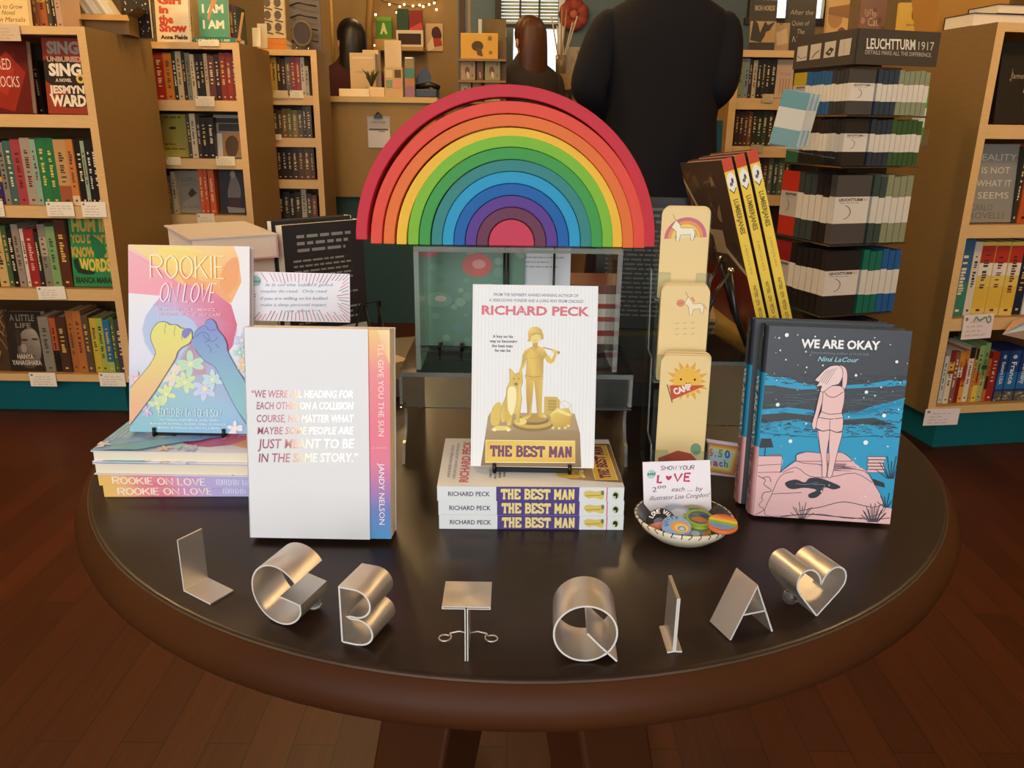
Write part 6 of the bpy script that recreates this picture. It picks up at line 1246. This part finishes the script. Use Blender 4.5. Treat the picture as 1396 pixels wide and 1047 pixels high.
def notebook(side, u0, u1, dep, z, h, col, label, band='DCD8CC', face=False, cover=False):
    b = MB(); quadbox(b, side, u0, u1, -dep, -.004, z, z + h, col); o = b.build('notebook', PAPER, None, T(NC.x, NC.y, 0)); tag(o, label, 'notebook', 'banded notebooks in the display tower')
    g = MB(); quadbox(g, side, u0 - .0002, u1 + .0002, -dep, -.0034, z + h*.30, z + h*.69, band); bd = g.build('paper_band', PAPER, o)
    if face:
        O_ = onface(side, u1 if side == 'L' else u0, -.0030, z + h*.30); U_ = -UL if side == 'L' else UR; w = u1 - u0; hh_ = h*.39
        a = Art((0, 0), (100, 0), (0, 100), (100, 100), w, hh_, eps=.0001); a.n = .0002
        a.text('LEUCHTTURM', 28, 16, 92, 9, '3A362E', bold=.04); a.bars(34, 24, 84, 3.5, '8A8478', 2); a.line([(30 + 26*math.cos(q), 56 + 26*math.sin(q)) for q in [-1.1 + .2*i for i in range(12)]], 3, '6A6458')
        a.b.build('band_print', PAPER, bd, basis(O_, U_, Vector((0, 0, 1)), U_.cross(Vector((0, 0, 1)))))
    if cover:
        O_ = UL*(u0 - .0003) + FL['n']*-.0045 + Vector((0, 0, z + h*.30)); U_ = -FL['n']
        a = Art((0, 0), (100, 0), (0, 100), (100, 100), dep - .006, h*.39, eps=.0001); a.n = .0003; a.full('E2DCD0')
        a.text('LEUCHTTURM', 10, 16, 80, 10, '3A362E', bold=.04); a.text('1917', 82, 16, 96, 9, '6A6458'); a.bars(14, 24, 70, 3.5, '8A8478', 2); a.line([(24 + 24*math.cos(q), 58 + 27*math.sin(q)) for q in [-1.3 + .2*i for i in range(14)]], 2.5, '6A6458')
        a.b.build('band_print', PAPER, bd, basis(O_, U_, Vector((0, 0, 1)), U_.cross(Vector((0, 0, 1)))))
    return o
TIERS = [ # z index, height, left face (far end to near corner; the last notebook shows its labelled cover on the right face), right face
 (1, .122, [('f', 'B09A2A', 'mustard yellow'), ('2E5E8A', 'blue', 7), ('3A3A38', 'charcoal', 4), ('4C4A46', 'dark grey', 1)], [('34424E', 'slate blue', 4), ('8E9678', 'sage green', 6)]),
 (2, .130, [('f', '33684A', 'pine green'), ('2A2622', 'black', 10), ('302A24', 'brown-black', 1)], [('333A44', 'dark slate', 4), ('3E5A34', 'forest green', 6)]),
 (3, .200, [('f', 'B8301C', 'bright red'), ('3A4240', 'grey-green', 3), ('26221E', 'jet black', 2), ('524E4A', 'mid grey', 1)], [('3E4C46', 'slate green', 2), ('8E9474', 'pale sage', 4)]),
 (4, .196, [('f', '8E1E22', 'crimson'), ('221E1C', 'soft black', 5), ('2A2622', 'coal black', 1)], [('1F6E58', 'emerald', 3), ('2A5E96', 'royal blue', 3)])]
ROWN = ['top', 'second', 'third', 'fourth']
for ti, (zi, h, Lf, Rf) in enumerate(TIERS):
    z = TZ[zi] + .0004; dep_ = .085 if h < .15 else .125
    for side, lst in (('L', Lf), ('R', Rf)):
        sn = 'left' if side == 'L' else 'right'; u = fw - .004 if side == 'L' else dep_ + .006; fwid = .062 if h < .15 else .085
        cnt = sum(q[2] for q in lst if q[0] != 'f'); avail = (fw - .010 - fwid) if side == 'L' else fw - u - .004; pw = avail / cnt
        for q in lst:
            if q[0] == 'f':
                notebook('L', u - fwid, u, .012, z, h, q[1], f'{q[2]} notebook turned face outward, {ROWN[ti]} tier, left face of the notebook tower', 'B8B2A6', True); u -= fwid + .001
            else:
                for j in range(q[2]):
                    lab = f'{q[1]} notebook, {ORD[j]} of its colour from the left, {ROWN[ti]} tier, {sn} face of notebook tower' if q[2] > 1 else f'{q[1]} notebook with its labelled cover at the near corner, {ROWN[ti]} tier of notebook tower'
                    hh_ = h*(1 - .01*((j*3) % 4))
                    if side == 'L': notebook('L', u - pw*.88, u, dep_, z, hh_, q[0], lab, cover=(q[2] == 1)); u -= pw
                    else: notebook('R', u, u + pw*.88, .10, z, hh_, q[0], lab); u += pw
for k in range(9):
    notebook('R' if k > 3 else 'L', (.115 if k > 3 else .01) + (k % 5)*.022, (.133 if k > 3 else .028) + (k % 5)*.022, .1, TZ[5] + .0004, .2, ['2A2622', '23243A', '332A26'][k % 3], f'{["black", "navy", "dark brown"][k % 3]} notebook, {ORD[k % 5]} from the near corner, lowest tier, {"right" if k > 3 else "left"} face of tower')
# side pockets with card-thin notebooks
TOWER = r; p = atY(1066, 195, 2.40)
for k in range(9):
    b = MB(); b.box(0, .075 if k == 0 else .070, 0, .005, 0, .145, '6FA0A0' if k == 0 else ('A8C0C4', '8AA8B0', 'C8D2CC')[k % 3]); M = T(p.x - .045 + k*.0085, p.y - .03 + k*.012, p.z) @ RZ(-8) @ RY(9)
    o = b.build('thin_notebook', PAPER, None, M); tag(o, f'{"teal and cream" if k == 0 else "pale blue-grey"} thin notebook, {ORD[k]} from the front in the side pocket left of the notebook tower', 'notebook', 'thin notebooks in the left side pocket')
    b = MB(); b.box(.0, .075 if k == 0 else .070, -.0006, .0056, .045, .10, 'DCD8C8'); b.build('paper_band', PAPER, o)
PM = T(-NC.x, -NC.y, 0) @ T(p.x - .05, p.y - .04, p.z - .006) @ RZ(-8) @ RY(9)
b = MB(); b.box(-.002, .185, -.004, .16, -.004, -.001, 'FFFFFF'); b.build('pocket_floor', ACRYL, TOWER, PM); b = MB(); b.box(-.002, .085, -.004, -.001, -.0005, .05, 'FFFFFF'); b.build('pocket_lip', ACRYL, TOWER, PM)
p = atY(1238, 197, 2.56)
for k in range(3):
    b = MB(); b.box(0, .03, 0, .006, 0, .155, ['2E5E8A', '4E9A3A', '5EA63E'][k]); o = b.build('thin_notebook', PAPER, None, T(p.x + .0, p.y + .01*k, p.z) @ RZ(-8) @ T(.008*k, 0, 0)); tag(o, f'{["blue", "green", "bright green"][k]} thin notebook in the side pocket right of the notebook tower', 'notebook', 'thin notebooks in the right side pocket')
    b = MB(); b.box(0, .03, -.0006, .0066, .05, .105, 'DCE0CC'); b.build('paper_band', PAPER, o)
PM = T(-NC.x, -NC.y, 0) @ T(p.x - .003, p.y - .006, p.z - .005) @ RZ(-8)
b = MB(); b.box(-.10, .055, 0, .04, -.003, 0, 'FFFFFF'); b.build('pocket_floor', ACRYL, TOWER, PM); b = MB(); b.box(0, .055, 0, .002, .0005, .05, 'FFFFFF'); b.build('pocket_lip', ACRYL, TOWER, PM)
# ------------------------------------------------------------------ people
def skinned(name, pts, edges, mat, parent, sub=2, root=0):
    me = D.meshes.new(name); me.from_pydata([p[0] for p in pts], edges, []); me.materials.append(mat)
    o = D.objects.new(name, me); COL.objects.link(o); o.parent = parent
    s = o.modifiers.new('skin', 'SKIN'); s.use_smooth_shade = True
    if not me.skin_vertices: me.attributes.new('skin', 'FLOAT', 'POINT')
    for i, p in enumerate(pts):
        v = me.skin_vertices[0].data[i]; v.radius = p[1] if isinstance(p[1], tuple) else (p[1], p[1]); v.use_root = (i == root)
    q = o.modifiers.new('smooth', 'SUBSURF'); q.levels = sub; q.render_levels = sub; return o
def ensure_skin(me):
    pass
SKIN = material('skin', 'B98562', rough=.55, var=.05, bscale=30)
def person(label, loc, yaw, S, elbows, wrists, coat, trousers, hairm, long_hair, coat_hem=.62, girth=1.0):
    """S scales a 1.75 m figure that faces +Y"""
    r = thing('person', label, 'person', T(*loc) @ RZ(yaw) @ Matrix.Scale(S, 4))
    P = [((0, 0, .93), (.15, .11)), ((0, 0, 1.12), (.135, .10)), ((0, 0, 1.32), (.16, .11)), ((0, 0, 1.45), (.10, .075)), ((0, .0, 1.52), .052), ((0, .015, 1.60), (.072, .085)), ((0, .012, 1.685), (.07, .085)), ((0, .10, 1.600), .014)]
    Ed = [(0, 1), (1, 2), (2, 3), (3, 4), (4, 5), (5, 6), (5, 7)]
    for s, k in ((-1, 0), (1, 1)):
        b0 = len(P); e, w = Vector(elbows[k]), Vector(wrists[k])
        P += [((s*.150, 0, 1.375), .048), (tuple(e), .042), (tuple(w), .028)]; Ed += [(3, b0), (b0, b0+1), (b0+1, b0+2)]
        d = (w - e).normalized(); sidev = Vector((s, 0, 0)); pl = w + d*.06; P.append((tuple(pl), (.036, .018))); Ed.append((b0+2, b0+3)); i0 = len(P)
        for f in range(4):
            off = Vector((s*(-.024 + .016*f), 0, 0)); base = pl + d*.035 + off; ln = (.065, .075, .07, .055)[f]
            P += [(tuple(base), .009), (tuple(base + d*ln*.6 + Vector((0, 0, -.008))), .0085), (tuple(base + d*ln + Vector((0, 0, -.022))), .007)]; Ed += [(b0+3, i0+3*f), (i0+3*f, i0+3*f+1), (i0+3*f+1, i0+3*f+2)]
        i1 = len(P); tb_ = w + d*.03 + Vector((-s*.035, 0, .0)); P += [(tuple(tb_), .011), (tuple(tb_ + d*.035 + Vector((-s*.012, 0, 0))), .009)]; Ed += [(b0+2, i1), (i1, i1+1)]
        l0 = len(P); P += [((s*.09, 0, .85), .085), ((s*.095, .01, .48), .055), ((s*.10, -.02, .09), .036), ((s*.105, .12, .03), (.035, .025))]; Ed += [(0, l0), (l0, l0+1), (l0+1, l0+2), (l0+2, l0+3)]
    skinned('body', P, Ed, SKIN, r)
    T_ = [((0, 0, .93), (.13, .105)), ((-.085, 0, .80), .085), ((-.095, .0, .48), .072), ((-.10, -.01, .055), .066), ((.085, 0, .80), .085), ((.095, .0, .48), .072), ((.10, -.01, .055), .066)]
    skinned('trousers', T_, [(0, 1), (1, 2), (2, 3), (0, 4), (4, 5), (5, 6)], trousers, r)
    for s in (-1, 1): skinned('shoe', [((s*.10, -.04, .045), (.045, .04)), ((s*.105, .09, .038), (.05, .034)), ((s*.108, .17, .03), (.04, .026))], [(0, 1), (1, 2)], material('dark shoe leather', '1C1512', rough=.4), r)
    rings = [(coat_hem, .225, .185), (coat_hem + .015, .228, .188), (.75, .215, .18), (.95, .192, .162), (1.12, .178, .142), (1.26, .192, .142), (1.36, .208, .132), (1.42, .204, .118), (1.455, .172, .102), (1.495, .105, .08), (1.545, .068, .070), (1.55, .060, .062)]
    b = MB(); n0 = 36; vv = [(rx*girth*math.cos(2*PI*k/n0), ry*math.sin(2*PI*k/n0) + (.006*math.sin(10*PI*k/n0)*max(0, 1 - z)), z) for z, rx, ry in rings for k in range(n0)]
    b.mesh(vv, [(q*n0 + k, q*n0 + (k+1) % n0, (q+1)*n0 + (k+1) % n0, (q+1)*n0 + k) for q in range(len(rings) - 1) for k in range(n0)], '000000', True); b.build('coat', coat, r)
    for s, k in ((-1, 0), (1, 1)):
        e, w = Vector(elbows[k]), Vector(wrists[k])
        skinned('sleeve', [((s*.13*girth, 0, 1.405), .07), ((s*.18*girth, 0, 1.395), .084), (tuple(Vector((s*.18*girth, 0, 1.37)).lerp(e, .55)), .076), (tuple(e), .07), (tuple(e.lerp(w, .95)), .052)], [(0, 1), (1, 2), (2, 3), (3, 4)], coat, r)
    b = MB(); b.ball((0, .004, 1.655), (.088, .098, .105), '000000', 18, 12)
    vs = [(x, (y if y < .03 or z > 1.70 else .03), z) for x, y, z in b.v]; b.v = vs
    if long_hair:
        n0 = 14; prof = [(1.735, .03, .03), (1.715, .062, .06), (1.67, .084, .082), (1.58, .09, .085), (1.50, .094, .075), (1.43, .096, .07), (1.37, .088, .062), (1.335, .06, .045)]
        vv, ff = [], []
        for z, wx, wy in prof:
            for i in range(n0): q = 2*PI*i/n0; vv.append((wx*math.cos(q), -.055 + wy*(.75 if math.sin(q) > 0 else 1)*math.sin(q)*.75 - .02*(1.66 - z), z + .006*math.sin(5*q)))
        for j in range(len(prof)-1):
            for i in range(n0): ff.append((j*n0+i, j*n0+(i+1) % n0, (j+1)*n0+(i+1) % n0, (j+1)*n0+i))
        b.mesh(vv, ff + [tuple(range((len(prof)-1)*n0, len(prof)*n0))], '000000', True)
    b.build('hair', hairm, r)
    for s in (-1, 1):
        b = MB(); b.ball((s*.032, .093, 1.625), .011, '2A2018', 8, 6); b.build('eye', GLOSSY, r)
        b = MB(); b.ball((s*.078, .0, 1.60), (.010, .018, .030), 'B98562', 8, 6); b.build('ear', PAINT, r)
    b = MB(); b.ball((0, .092, 1.555), (.026, .008, .007), '8A4A40', 8, 6); b.build('mouth', PAINT, r)
    return r
BLK = material('black wool coat', '17161A', rough=.85, var=.15, bscale=90, bump=.1, spec=.25)
DKT = material('dark trousers', '17130F', rough=.85)
PLUM = material('dark plum knit', '3E181A', rough=.9)
NAVY = material('dark brown jacket', '2A211C', rough=.8)
person('person in a long black coat seen from behind, standing between the table and the counter', (.520, 3.05, 0), -4, 1.07, ((-.255, -.05, 1.20), (.175, -.05, 1.21)), ((-.10, .19, 1.12), (.07, .19, 1.12)), BLK, DKT, material('dark brown hair', '1E1510', rough=.5), False, .55, 1.04)
person('person with long reddish brown hair and dark jacket before the bright far window', (.075, 5.3, 0), 28, 1.02, ((-.21, .0, 1.14), (.21, .0, 1.14)), ((-.12, .18, 1.08), (.12, .18, 1.08)), NAVY, DKT, material('red brown hair', '4A2613', rough=.5, var=.5, bscale=60, stretch=(1, 1, .1)), True, .70)
person('person with long black hair in a plum top behind the counter on the left', (-1.085, 5.72, 0), 25, 1.03, ((-.2, .0, 1.14), (.2, .0, 1.14)), ((-.12, .18, 1.06), (.12, .18, 1.06)), PLUM, DKT, material('black hair', '120C0A', rough=.4), True, .80)

# ------------------------------------------------------------------ sales counter and clutter round it
YC = 4.8
cl, crr = atY(440, 130, YC).x - .25, atY(594, 135, YC).x; zc_ = atY(520, 132, YC).z
r = thing('sales_counter', 'beige sales counter with a dark teal base behind the rainbow', 'counter', T(0, 0, 0))
b = MB(); b.box(cl, crr, YC, YC + .6, atY(520, 269, YC).z, zc_ - .03, '92733E'); b.build('front_panel', PLY, r)
b = MB(); b.box(cl - .01, crr + .01, YC - .02, YC + .62, zc_ - .03, zc_, 'C4A66C'); b.build('counter_top', PLY, r)
b = MB(); b.box(cl + .02, crr - .02, YC + .02, YC + .58, 0, atY(520, 269, YC).z, '2C4844'); b.build('teal_base', PAINT, r)
A, B_ = atY(500, 158, YC - .004), atY(533, 202, YC - .004)
r = thing('clipboard', 'clipboard with a printed sheet hanging on the front of the beige counter', 'clipboard', T(A.x, YC - .004, B_.z)); w, h = B_.x - A.x, A.z - B_.z
b = MB(); b.box(0, w, 0, .003, 0, h, '9A948C'); b.build('board', PAINT, r)
b = MB(); b.box(.004, w - .004, -.001, -.0002, .002, h - .01, 'C8C2BC'); s_ = b.build('sheet', PAPER, r)
a = Art((0, 0), (100, 0), (0, 130), (100, 130), w - .008, h - .012, eps=.0002); a.n = .0012; a.rect(0, 0, 100, 44, 'A8A2A0'); a.text('SIGN UP HERE', 18, 24, 84, 9, '4A4440'); a.rect(4, 46, 94, 54, '5A5048'); a.rect(50, 57, 80, 61, '8A8078'); a.build('print', s_, O=(.004, 0, .002), mat=PAPER)
b = MB(); b.box(w*.32, w*.68, -.008, .0, h - .012, h + .006, '3A3430'); b.tube([(w*.4, -.004, h + .004), (w*.5, -.004, h + .022), (w*.6, -.004, h + .004)], .004, '3A3430'); b.build('clip', BLACKMETAL, r)
def cbox(name, label, cat, x0, y0, x1, y1, Y, dep, col, parts=None, mat=PAPER, front=None, group=None, rest=None):
    """box-shaped article measured by its outline at distance Y"""
    A, B_ = atY(x0, (y0+y1)/2, Y), atY(x1, (y0+y1)/2, Y); z1 = atY((x0+x1)/2, y0, Y).z; z0 = atY((x0+x1)/2, y1, Y).z if rest is None else rest
    w, h = B_.x - A.x, z1 - z0; r = thing(name, label, cat, T(A.x, Y, z0), group); b = MB()
    b.box(0, w, 0, dep, 0, h, col); b.build('body', mat, r, bevel=.003)
    if front:
        a = Art((x0, y0), (x1, y0), (x0, y1), (x1, y1), w, h, eps=.0004); a.n = .001; front(a); a.build('front_print', r, mat=PAPER)
    return r
zt_ = zc_ + .0006
cbox('paper_box', 'tall pale paper box standing at the left on the sales counter', 'box', 477, 72, 512, 118, YC + .34, .12, 'C8AE82', rest=zt_, front=lambda a: (a.rect(480, 76, 509, 78, 'D8C49C'), a.bars(484, 92, 506, 2, 'B0946A', 1)))
cbox('paper_box', 'low cream box on top of the counter behind the plant', 'box', 494, 68, 516, 82, YC + .50, .08, 'CDB488', rest=zt_)
cbox('greeting_card', 'tall cream folded card behind the four-picture display on the counter', 'card', 524, 55, 547, 92, YC + .26, .02, 'D0B890', rest=zt_, front=lambda a: a.rect(527, 76, 534, 90, '8A6A3C'))
cbox('card_display', 'card display with four small pictures on the sales counter', 'display', 524, 92, 549, 130, YC + .10, .08, 'B89C6E', rest=zt_, front=lambda a: [a.rect(x, y, x + 9, y + 10, c) for x, y, c in ((526, 95, 'C8B48C'), (538, 95, '5A4430'), (526, 108, '7A8A6A'), (538, 108, 'C88A6A'))])
cbox('paper_stack', 'stack of white papers at the left front of the counter top', 'papers', 462, 121, 503, 131, YC + .06, .14, 'E8D8B0', rest=zt_)
cbox('paper_stack', 'smaller stack of cream papers on the right of the white stack on the counter', 'papers', 503, 119, 524, 130, YC + .09, .1, 'D8C094', rest=zt_)
cbox('gift_tube', 'tall patterned tube with teal and mauve bands on the counter', 'tube', 552, 78, 565, 130, YC + .12, .05, '8A7A54', rest=zt_, front=lambda a: (a.rect(552, 92, 565, 105, '4A7A6C'), a.rect(552, 105, 565, 115, 'A8744A'), a.rect(552, 115, 565, 130, '8A6478'), a.rect(553, 76, 563, 80, 'E8E0D0')))
r = thing('desk_phone', 'black telephone set with a raised dark top on the right of the counter', 'telephone', T(atY(580, 130, YC + .15).x, YC + .15, zt_))
b = MB(); b.box(-.07, .07, 0, .14, 0, .05, '1A1512', M=RX(0)); b.build('base', BLACKMETAL, r, bevel=.008); b = MB(); b.prism([(-.055, .05), (.02, .05), (.03, .12), (.0, .17), (-.035, .15), (-.06, .10)], lambda u, v, t: (u, t, v), .05, .09, '1A1512'); b.build('screen', BLACKMETAL, r); b = MB(); b.tube([(-.06, .03, .06), (.03, .02, .075), (.08, .03, .055)], .015, '1A1512'); b.build('handset', BLACKMETAL, r)
r = thing('potted_plant', 'small potted plant with dark narrow leaves on the counter', 'plant', T(atY(507, 124, YC + .2).x, YC + .2, zt_))
b = MB(); b.lathe([(0, 0), (.028, 0), (.036, .06), (.032, .06), (0, .055)], 'B09468', 20); b.build('pot', CERAMIC, r)
b = MB(); rr = random.Random(6)
for k in range(26):
    an = rr.uniform(0, 2*PI); l = rr.uniform(.05, .10); b.tube([(0, 0, .055), (math.cos(an)*l*.25, math.sin(an)*l*.25, .055 + l*.7), (math.cos(an)*l*.55, math.sin(an)*l*.55, .055 + l)], [.003, .006, .001], rr.choice(['4A4A2A', '5A5A34', '3A3A20']), 5)
b.build('leaves', PAINT, r)
# shelf and pictures on the far plaster wall
YW = 7.22
A, B_ = atY(508, 56, YW), atY(580, 56, YW); zs_ = atY(540, 66, YW).z
b = MB(); b.box(A.x, B_.x, 7.04, 7.295, zs_ - .03, zs_, 'B08A50'); o = b.build('wall_shelf', PLY); tag(o, 'wooden wall shelf with a green letter book far behind the counter', 'shelf')
cbox('paper_box', 'tan box on the far wall shelf under the green letter book', 'box', 511, 53, 541, 66, 7.08, .16, 'B8924A', rest=zs_ + .0006)
g0 = atY(525, 53, 7.08).z
cbox('face_out_book', 'green book with a pale letter A on the far wall shelf', 'book', 513, 23, 534, 52, 7.12, .03, '4A8A2A', rest=g0 + .001, front=lambda a: (a.rect(513, 23, 534, 28, '7AA83A'), a.text('A', 518, 44, 528, 12, 'E0D890', bold=.08)))
cbox('picture_frame', 'white framed dark picture on the far wall shelf', 'picture', 540, 41, 577, 66, 7.1, .03, 'D8C8A8', rest=zs_ + .0006, front=lambda a: (a.rect(543, 46, 574, 62, '3A241A')))
cbox('toy_block', 'red and pink cloth parcel standing on the white frame on the far wall shelf', 'parcel', 558, 14, 576, 41, 7.14, .03, '8A2A1E', rest=atY(558, 41, 7.1).z + .001, front=lambda a: a.poly([(558, 38), (574, 30), (576, 40), (558, 41)], 'C84A4A'))
cbox('toy_block', 'dark green parcel standing on the white frame on the far wall shelf', 'parcel', 541, 12, 557, 41, 7.14, .03, '2E4A34', rest=atY(558, 41, 7.1).z + .001)
cbox('wall_poster', 'poster of a dark-haired figure in red hung on the far wall right of the shelf', 'poster', 580, 32, 604, 70, 7.284, .01, 'C8A878', front=lambda a: (a.poly([(589, 40), (597, 36), (602, 46), (600, 54), (590, 52)], '4A1E14', 2), a.poly([(590, 52), (601, 52), (603, 62), (592, 64)], 'A83A22'), a.poly([(582, 62), (590, 50), (592, 66), (584, 70)], 'E0C8A8')))
r = thing('fairy_lights', 'string of warm fairy lights with small pale shades draped on the far wall', 'light string')
pts = [atY(x, y, 7.26) for x, y in ((512, -10), (522, 2), (540, 6), (560, 9), (578, 8), (590, 3), (597, -2))]; b = MB(); b.tube(pts, .004, '5A4424', 5); b.build('wire', PAINT, r)
pts2 = [(531, 6), (545, 9), (551, 6), (563, 8), (572, 7), (577, 9), (585, 6), (592, 4), (595, 13), (541, 17), (552, 21), (563, 21), (571, 18), (511, 62), (506, 40), (512, 20)]
for x, y in pts2:
    b = MB(); p = atY(x, y, 7.25); b.ball(p, .009, 'FFD48A', 8, 6); b.build('bulb', LAMPGLOW, r)
pts = [atY(x, y, 7.26) for x, y in ((538, 14), (552, 21), (563, 21), (576, 14))]; b = MB(); b.tube(pts, .004, '5A4424', 5); b.build('wire', PAINT, r)
b = MB(); b.tube([atY(505, 120, 6.9), atY(503, 40, 6.9), atY(506, -20, 6.9)], .03, '8A6A34'); o = b.build('wooden_post', PLY); tag(o, 'slim wooden post beside the fairy lights far behind the counter', 'post')
b = MB(); b.tube([atY(455, 90, 6.6), atY(450, -15, 6.6)], .012, 'B8904A'); o = b.build('curtain_pole', PLY); tag(o, 'thin pale pole near the black-haired person behind the counter', 'pole')
# card rack in the middle
r = thing('card_rack', 'wooden greeting card rack between the counter and the person at the window', 'card rack')
xa, xb = atY(626, 100, 4.95).x, atY(690, 100, 4.95).x; zr = 1.02
b = MB(); b.box(xa, xb, 4.99, 5.01, .3, 1.62, '6A5030'); b.build('rack_back', PLY, r)
for y in (81, 110, 139):
    z = atY(655, y, 4.95).z; b = MB(); b.box(xa, xb, 4.90, 4.989, z - .012, z, '8A6A40'); b.build('rack_ledge', PLY, r)
for s in (xa, xb - .02): b = MB(); b.box(s, s + .02, 4.985, 5.02, 0, .3, '6A5030'); b.build('leg', PLY, r)
rr = random.Random(9)
def picd(c1, c2, c3):
    def f(a):
        x0, y0 = a.tl; x1, y1 = a.br; w, h = x1 - x0, y1 - y0
        a.ell(x0 + w*.45, y0 + h*.5, w*.16, h*.2, c1, 12); a.poly([(x0 + w*.4, y0 + h*.55), (x0 + w*.55, y0 + h*.6), (x0 + w*.6, y0 + h*.9), (x0 + w*.45, y0 + h*.85)], c2); a.ell(x0 + w*.78, y0 + h*.2, w*.06, h*.1, c3, 8); a.ell(x0 + w*.8, y0 + h*.75, w*.05, h*.08, c3, 8)
    return f
zq = lambda y: atY(655, y, 4.95).z + .0008
cbox('greeting_card', 'golden yellow picture card at the top of the card rack', 'card', 628, 45, 679, 80, 4.93, .01, 'C89A3C', rest=zq(81), front=picd('4A3A20', '5A4426', '8A6424'))
for k, (x0, y0, x1, y1, c) in enumerate(((628, 83, 648, 107, '9A8468'), (650, 83, 659, 108, '6A4A34'), (661, 82, 682, 108, '8A8460'), (628, 112, 642, 137, 'A09070'), (644, 112, 656, 137, '8A7450'), (661, 112, 682, 137, '96845C'))):
    cbox('greeting_card', f'{["grey-brown", "narrow dark brown", "olive", "pale tan", "brown", "khaki"][k]} picture card on the {"middle" if k < 3 else "lower"} ledge of the card rack', 'card', x0, y0, x1, y1, 4.93, .008, c, rest=zq(81 + 29*(1 + k//3)), front=picd('6A4438', 'C8B494', '5A6A4A'))
for k, (x0, y0, x1, y1, c, Y) in enumerate(((660, 26, 690, 47, '7A643A', 5.9), (680, 50, 690, 75, '8A7A6A', 5.95), (690, 38, 700, 62, '6A7468', 6.1), (626, -10, 634, 46, '4A3826', 5.6), (637, -10, 642, 44, '8A7A64', 5.6), (652, 26, 657, 45, 'C8C4B8', 5.6))):
    cbox('display_board', f'{["olive brown", "greyish", "grey-green", "dark brown tall", "pale narrow", "small whitish"][k]} board standing behind the card rack', 'board', x0, y0, x1, y1, Y, .02, c, rest=.0008)
# low cabinet, boxes and paper flower at the right of the window
YD = 5.6
xa, xb = atY(759, 110, YD).x, atY(860, 110, YD).x; z1 = atY(790, 101, YD).z
r = thing('display_cabinet', 'beige cabinet with a dark framed opening, between the window person and the black coat', 'cabinet')
b = MB(); b.box(xa, xb, YD, YD + .5, .0, z1 - .10, '7A5C34'); b.build('body', PLY, r); b = MB(); b.box(xa - .02, xb + .02, YD - .03, YD + .52, z1 - .0995, z1, 'A8854E'); b.build('top_slab', PLY, r)
A, B_ = atY(776, 121, YD - .004), atY(828, 190, YD - .004); b = MB(); b.box(A.x, B_.x, YD - .03, YD - .001, B_.z, A.z, '2A1E16'); f_ = b.build('dark_frame', PLY, r)
b = MB(); b.box(A.x + .02, (A.x + B_.x)/2, YD - .034, YD - .0305, B_.z + .02, A.z - .03, '8A7058'); b.box((A.x + B_.x)/2 + .04, B_.x - .01, YD - .034, YD - .0305, B_.z + .02, A.z - .03, 'A89878'); b.build('cards', PAPER, f_)
cbox('paper_box', 'off-white box on the beige cabinet left of the black coat', 'box', 771, 64, 792, 101, YD + .15, .15, '9A8E78', rest=z1 + .0008, front=picd('8A7E68', '9A8A70', '7A6E5A')); cbox('paper_box', 'pale box half hidden behind the black coat on the beige cabinet', 'box', 793, 60, 826, 101, YD + .2, .15, 'A89C84', rest=z1 + .0008)
r = thing('stick_jar', 'jar of pale sticks on the beige cabinet under the red paper flower', 'jar', T(atY(764, 100, YD + .12).x, YD + .12, z1 + .0006))
b = MB(); b.lathe([(0, 0), (.032, 0), (.036, .12), (.03, .12), (.026, .01), (0, .01)], '7A6A50', 18); b.build('jar_body', CERAMIC, r)
for k, (dx, dz) in enumerate(((-.07, .36), (-.03, .30), (.03, .40), (.07, .32), (.10, .36), (.0, .42))): b = MB(); b.tube([(0, 0, .02), (dx, .02*(k % 3), dz)], .005, ['B8A888', 'C8BCA0', '9A8058'][k % 3], 6); b.build('stick', PAINT, r)
p = atY(782, 20, 7.24); r = thing('paper_flower', 'red paper flower hung on the blue wall right of the far window', 'flower', T(*p))
b = MB()
for k in range(12):
    q = 2*PI*k/12; b.ball((.075*math.cos(q), .0, .075*math.sin(q)), (.05, .02, .05), ['8E3A2E', 'A04434'][k % 2], 10, 6)
b.build('petals', PAPER, r); b = MB(); b.ball((0, -.022, 0), (.035, .015, .035), 'B86848', 10, 6); b.build('flower_centre', PAPER, r)
# teal stand beside the black coat
r = thing('teal_stand', 'teal painted wooden stand half hidden behind the person in the black coat', 'stand')
pp = lambda x, y: atY(x, y, 3.28)
b = MB(); q = [pp(958, 108), pp(990, 105), pp(972, 172), pp(964, 172)]; b.prism([(v.x, v.z) for v in q[::-1]], lambda u, v, t: (u, t, v), 3.28, 3.31, '1E5258'); b.build('upright', PAINT, r)
b = MB(); q = [pp(940, 166), pp(984, 164), pp(975, 330), pp(930, 330)]; z_ = min(v.z for v in q); b.prism([(v.x, v.z) for v in q[::-1]], lambda u, v, t: (u, t, v), 3.26, 3.50, '1E5258'); b.build('body', PAINT, r)
b = MB(); x0, x1 = pp(930, 330).x, pp(975, 330).x; b.box(x0, x1, 3.27, 3.49, 0, z_ , '1B484E'); b.build('foot', PAINT, r)
b = MB(); q = [pp(966, 119), pp(982, 121), pp(980, 125), pp(966, 123)]; b.prism([(v.x, v.z) for v in q[::-1]], lambda u, v, t: (u, t, v), 3.274, 3.279, 'C8A898'); b.build('paper_label', PAPER, r)
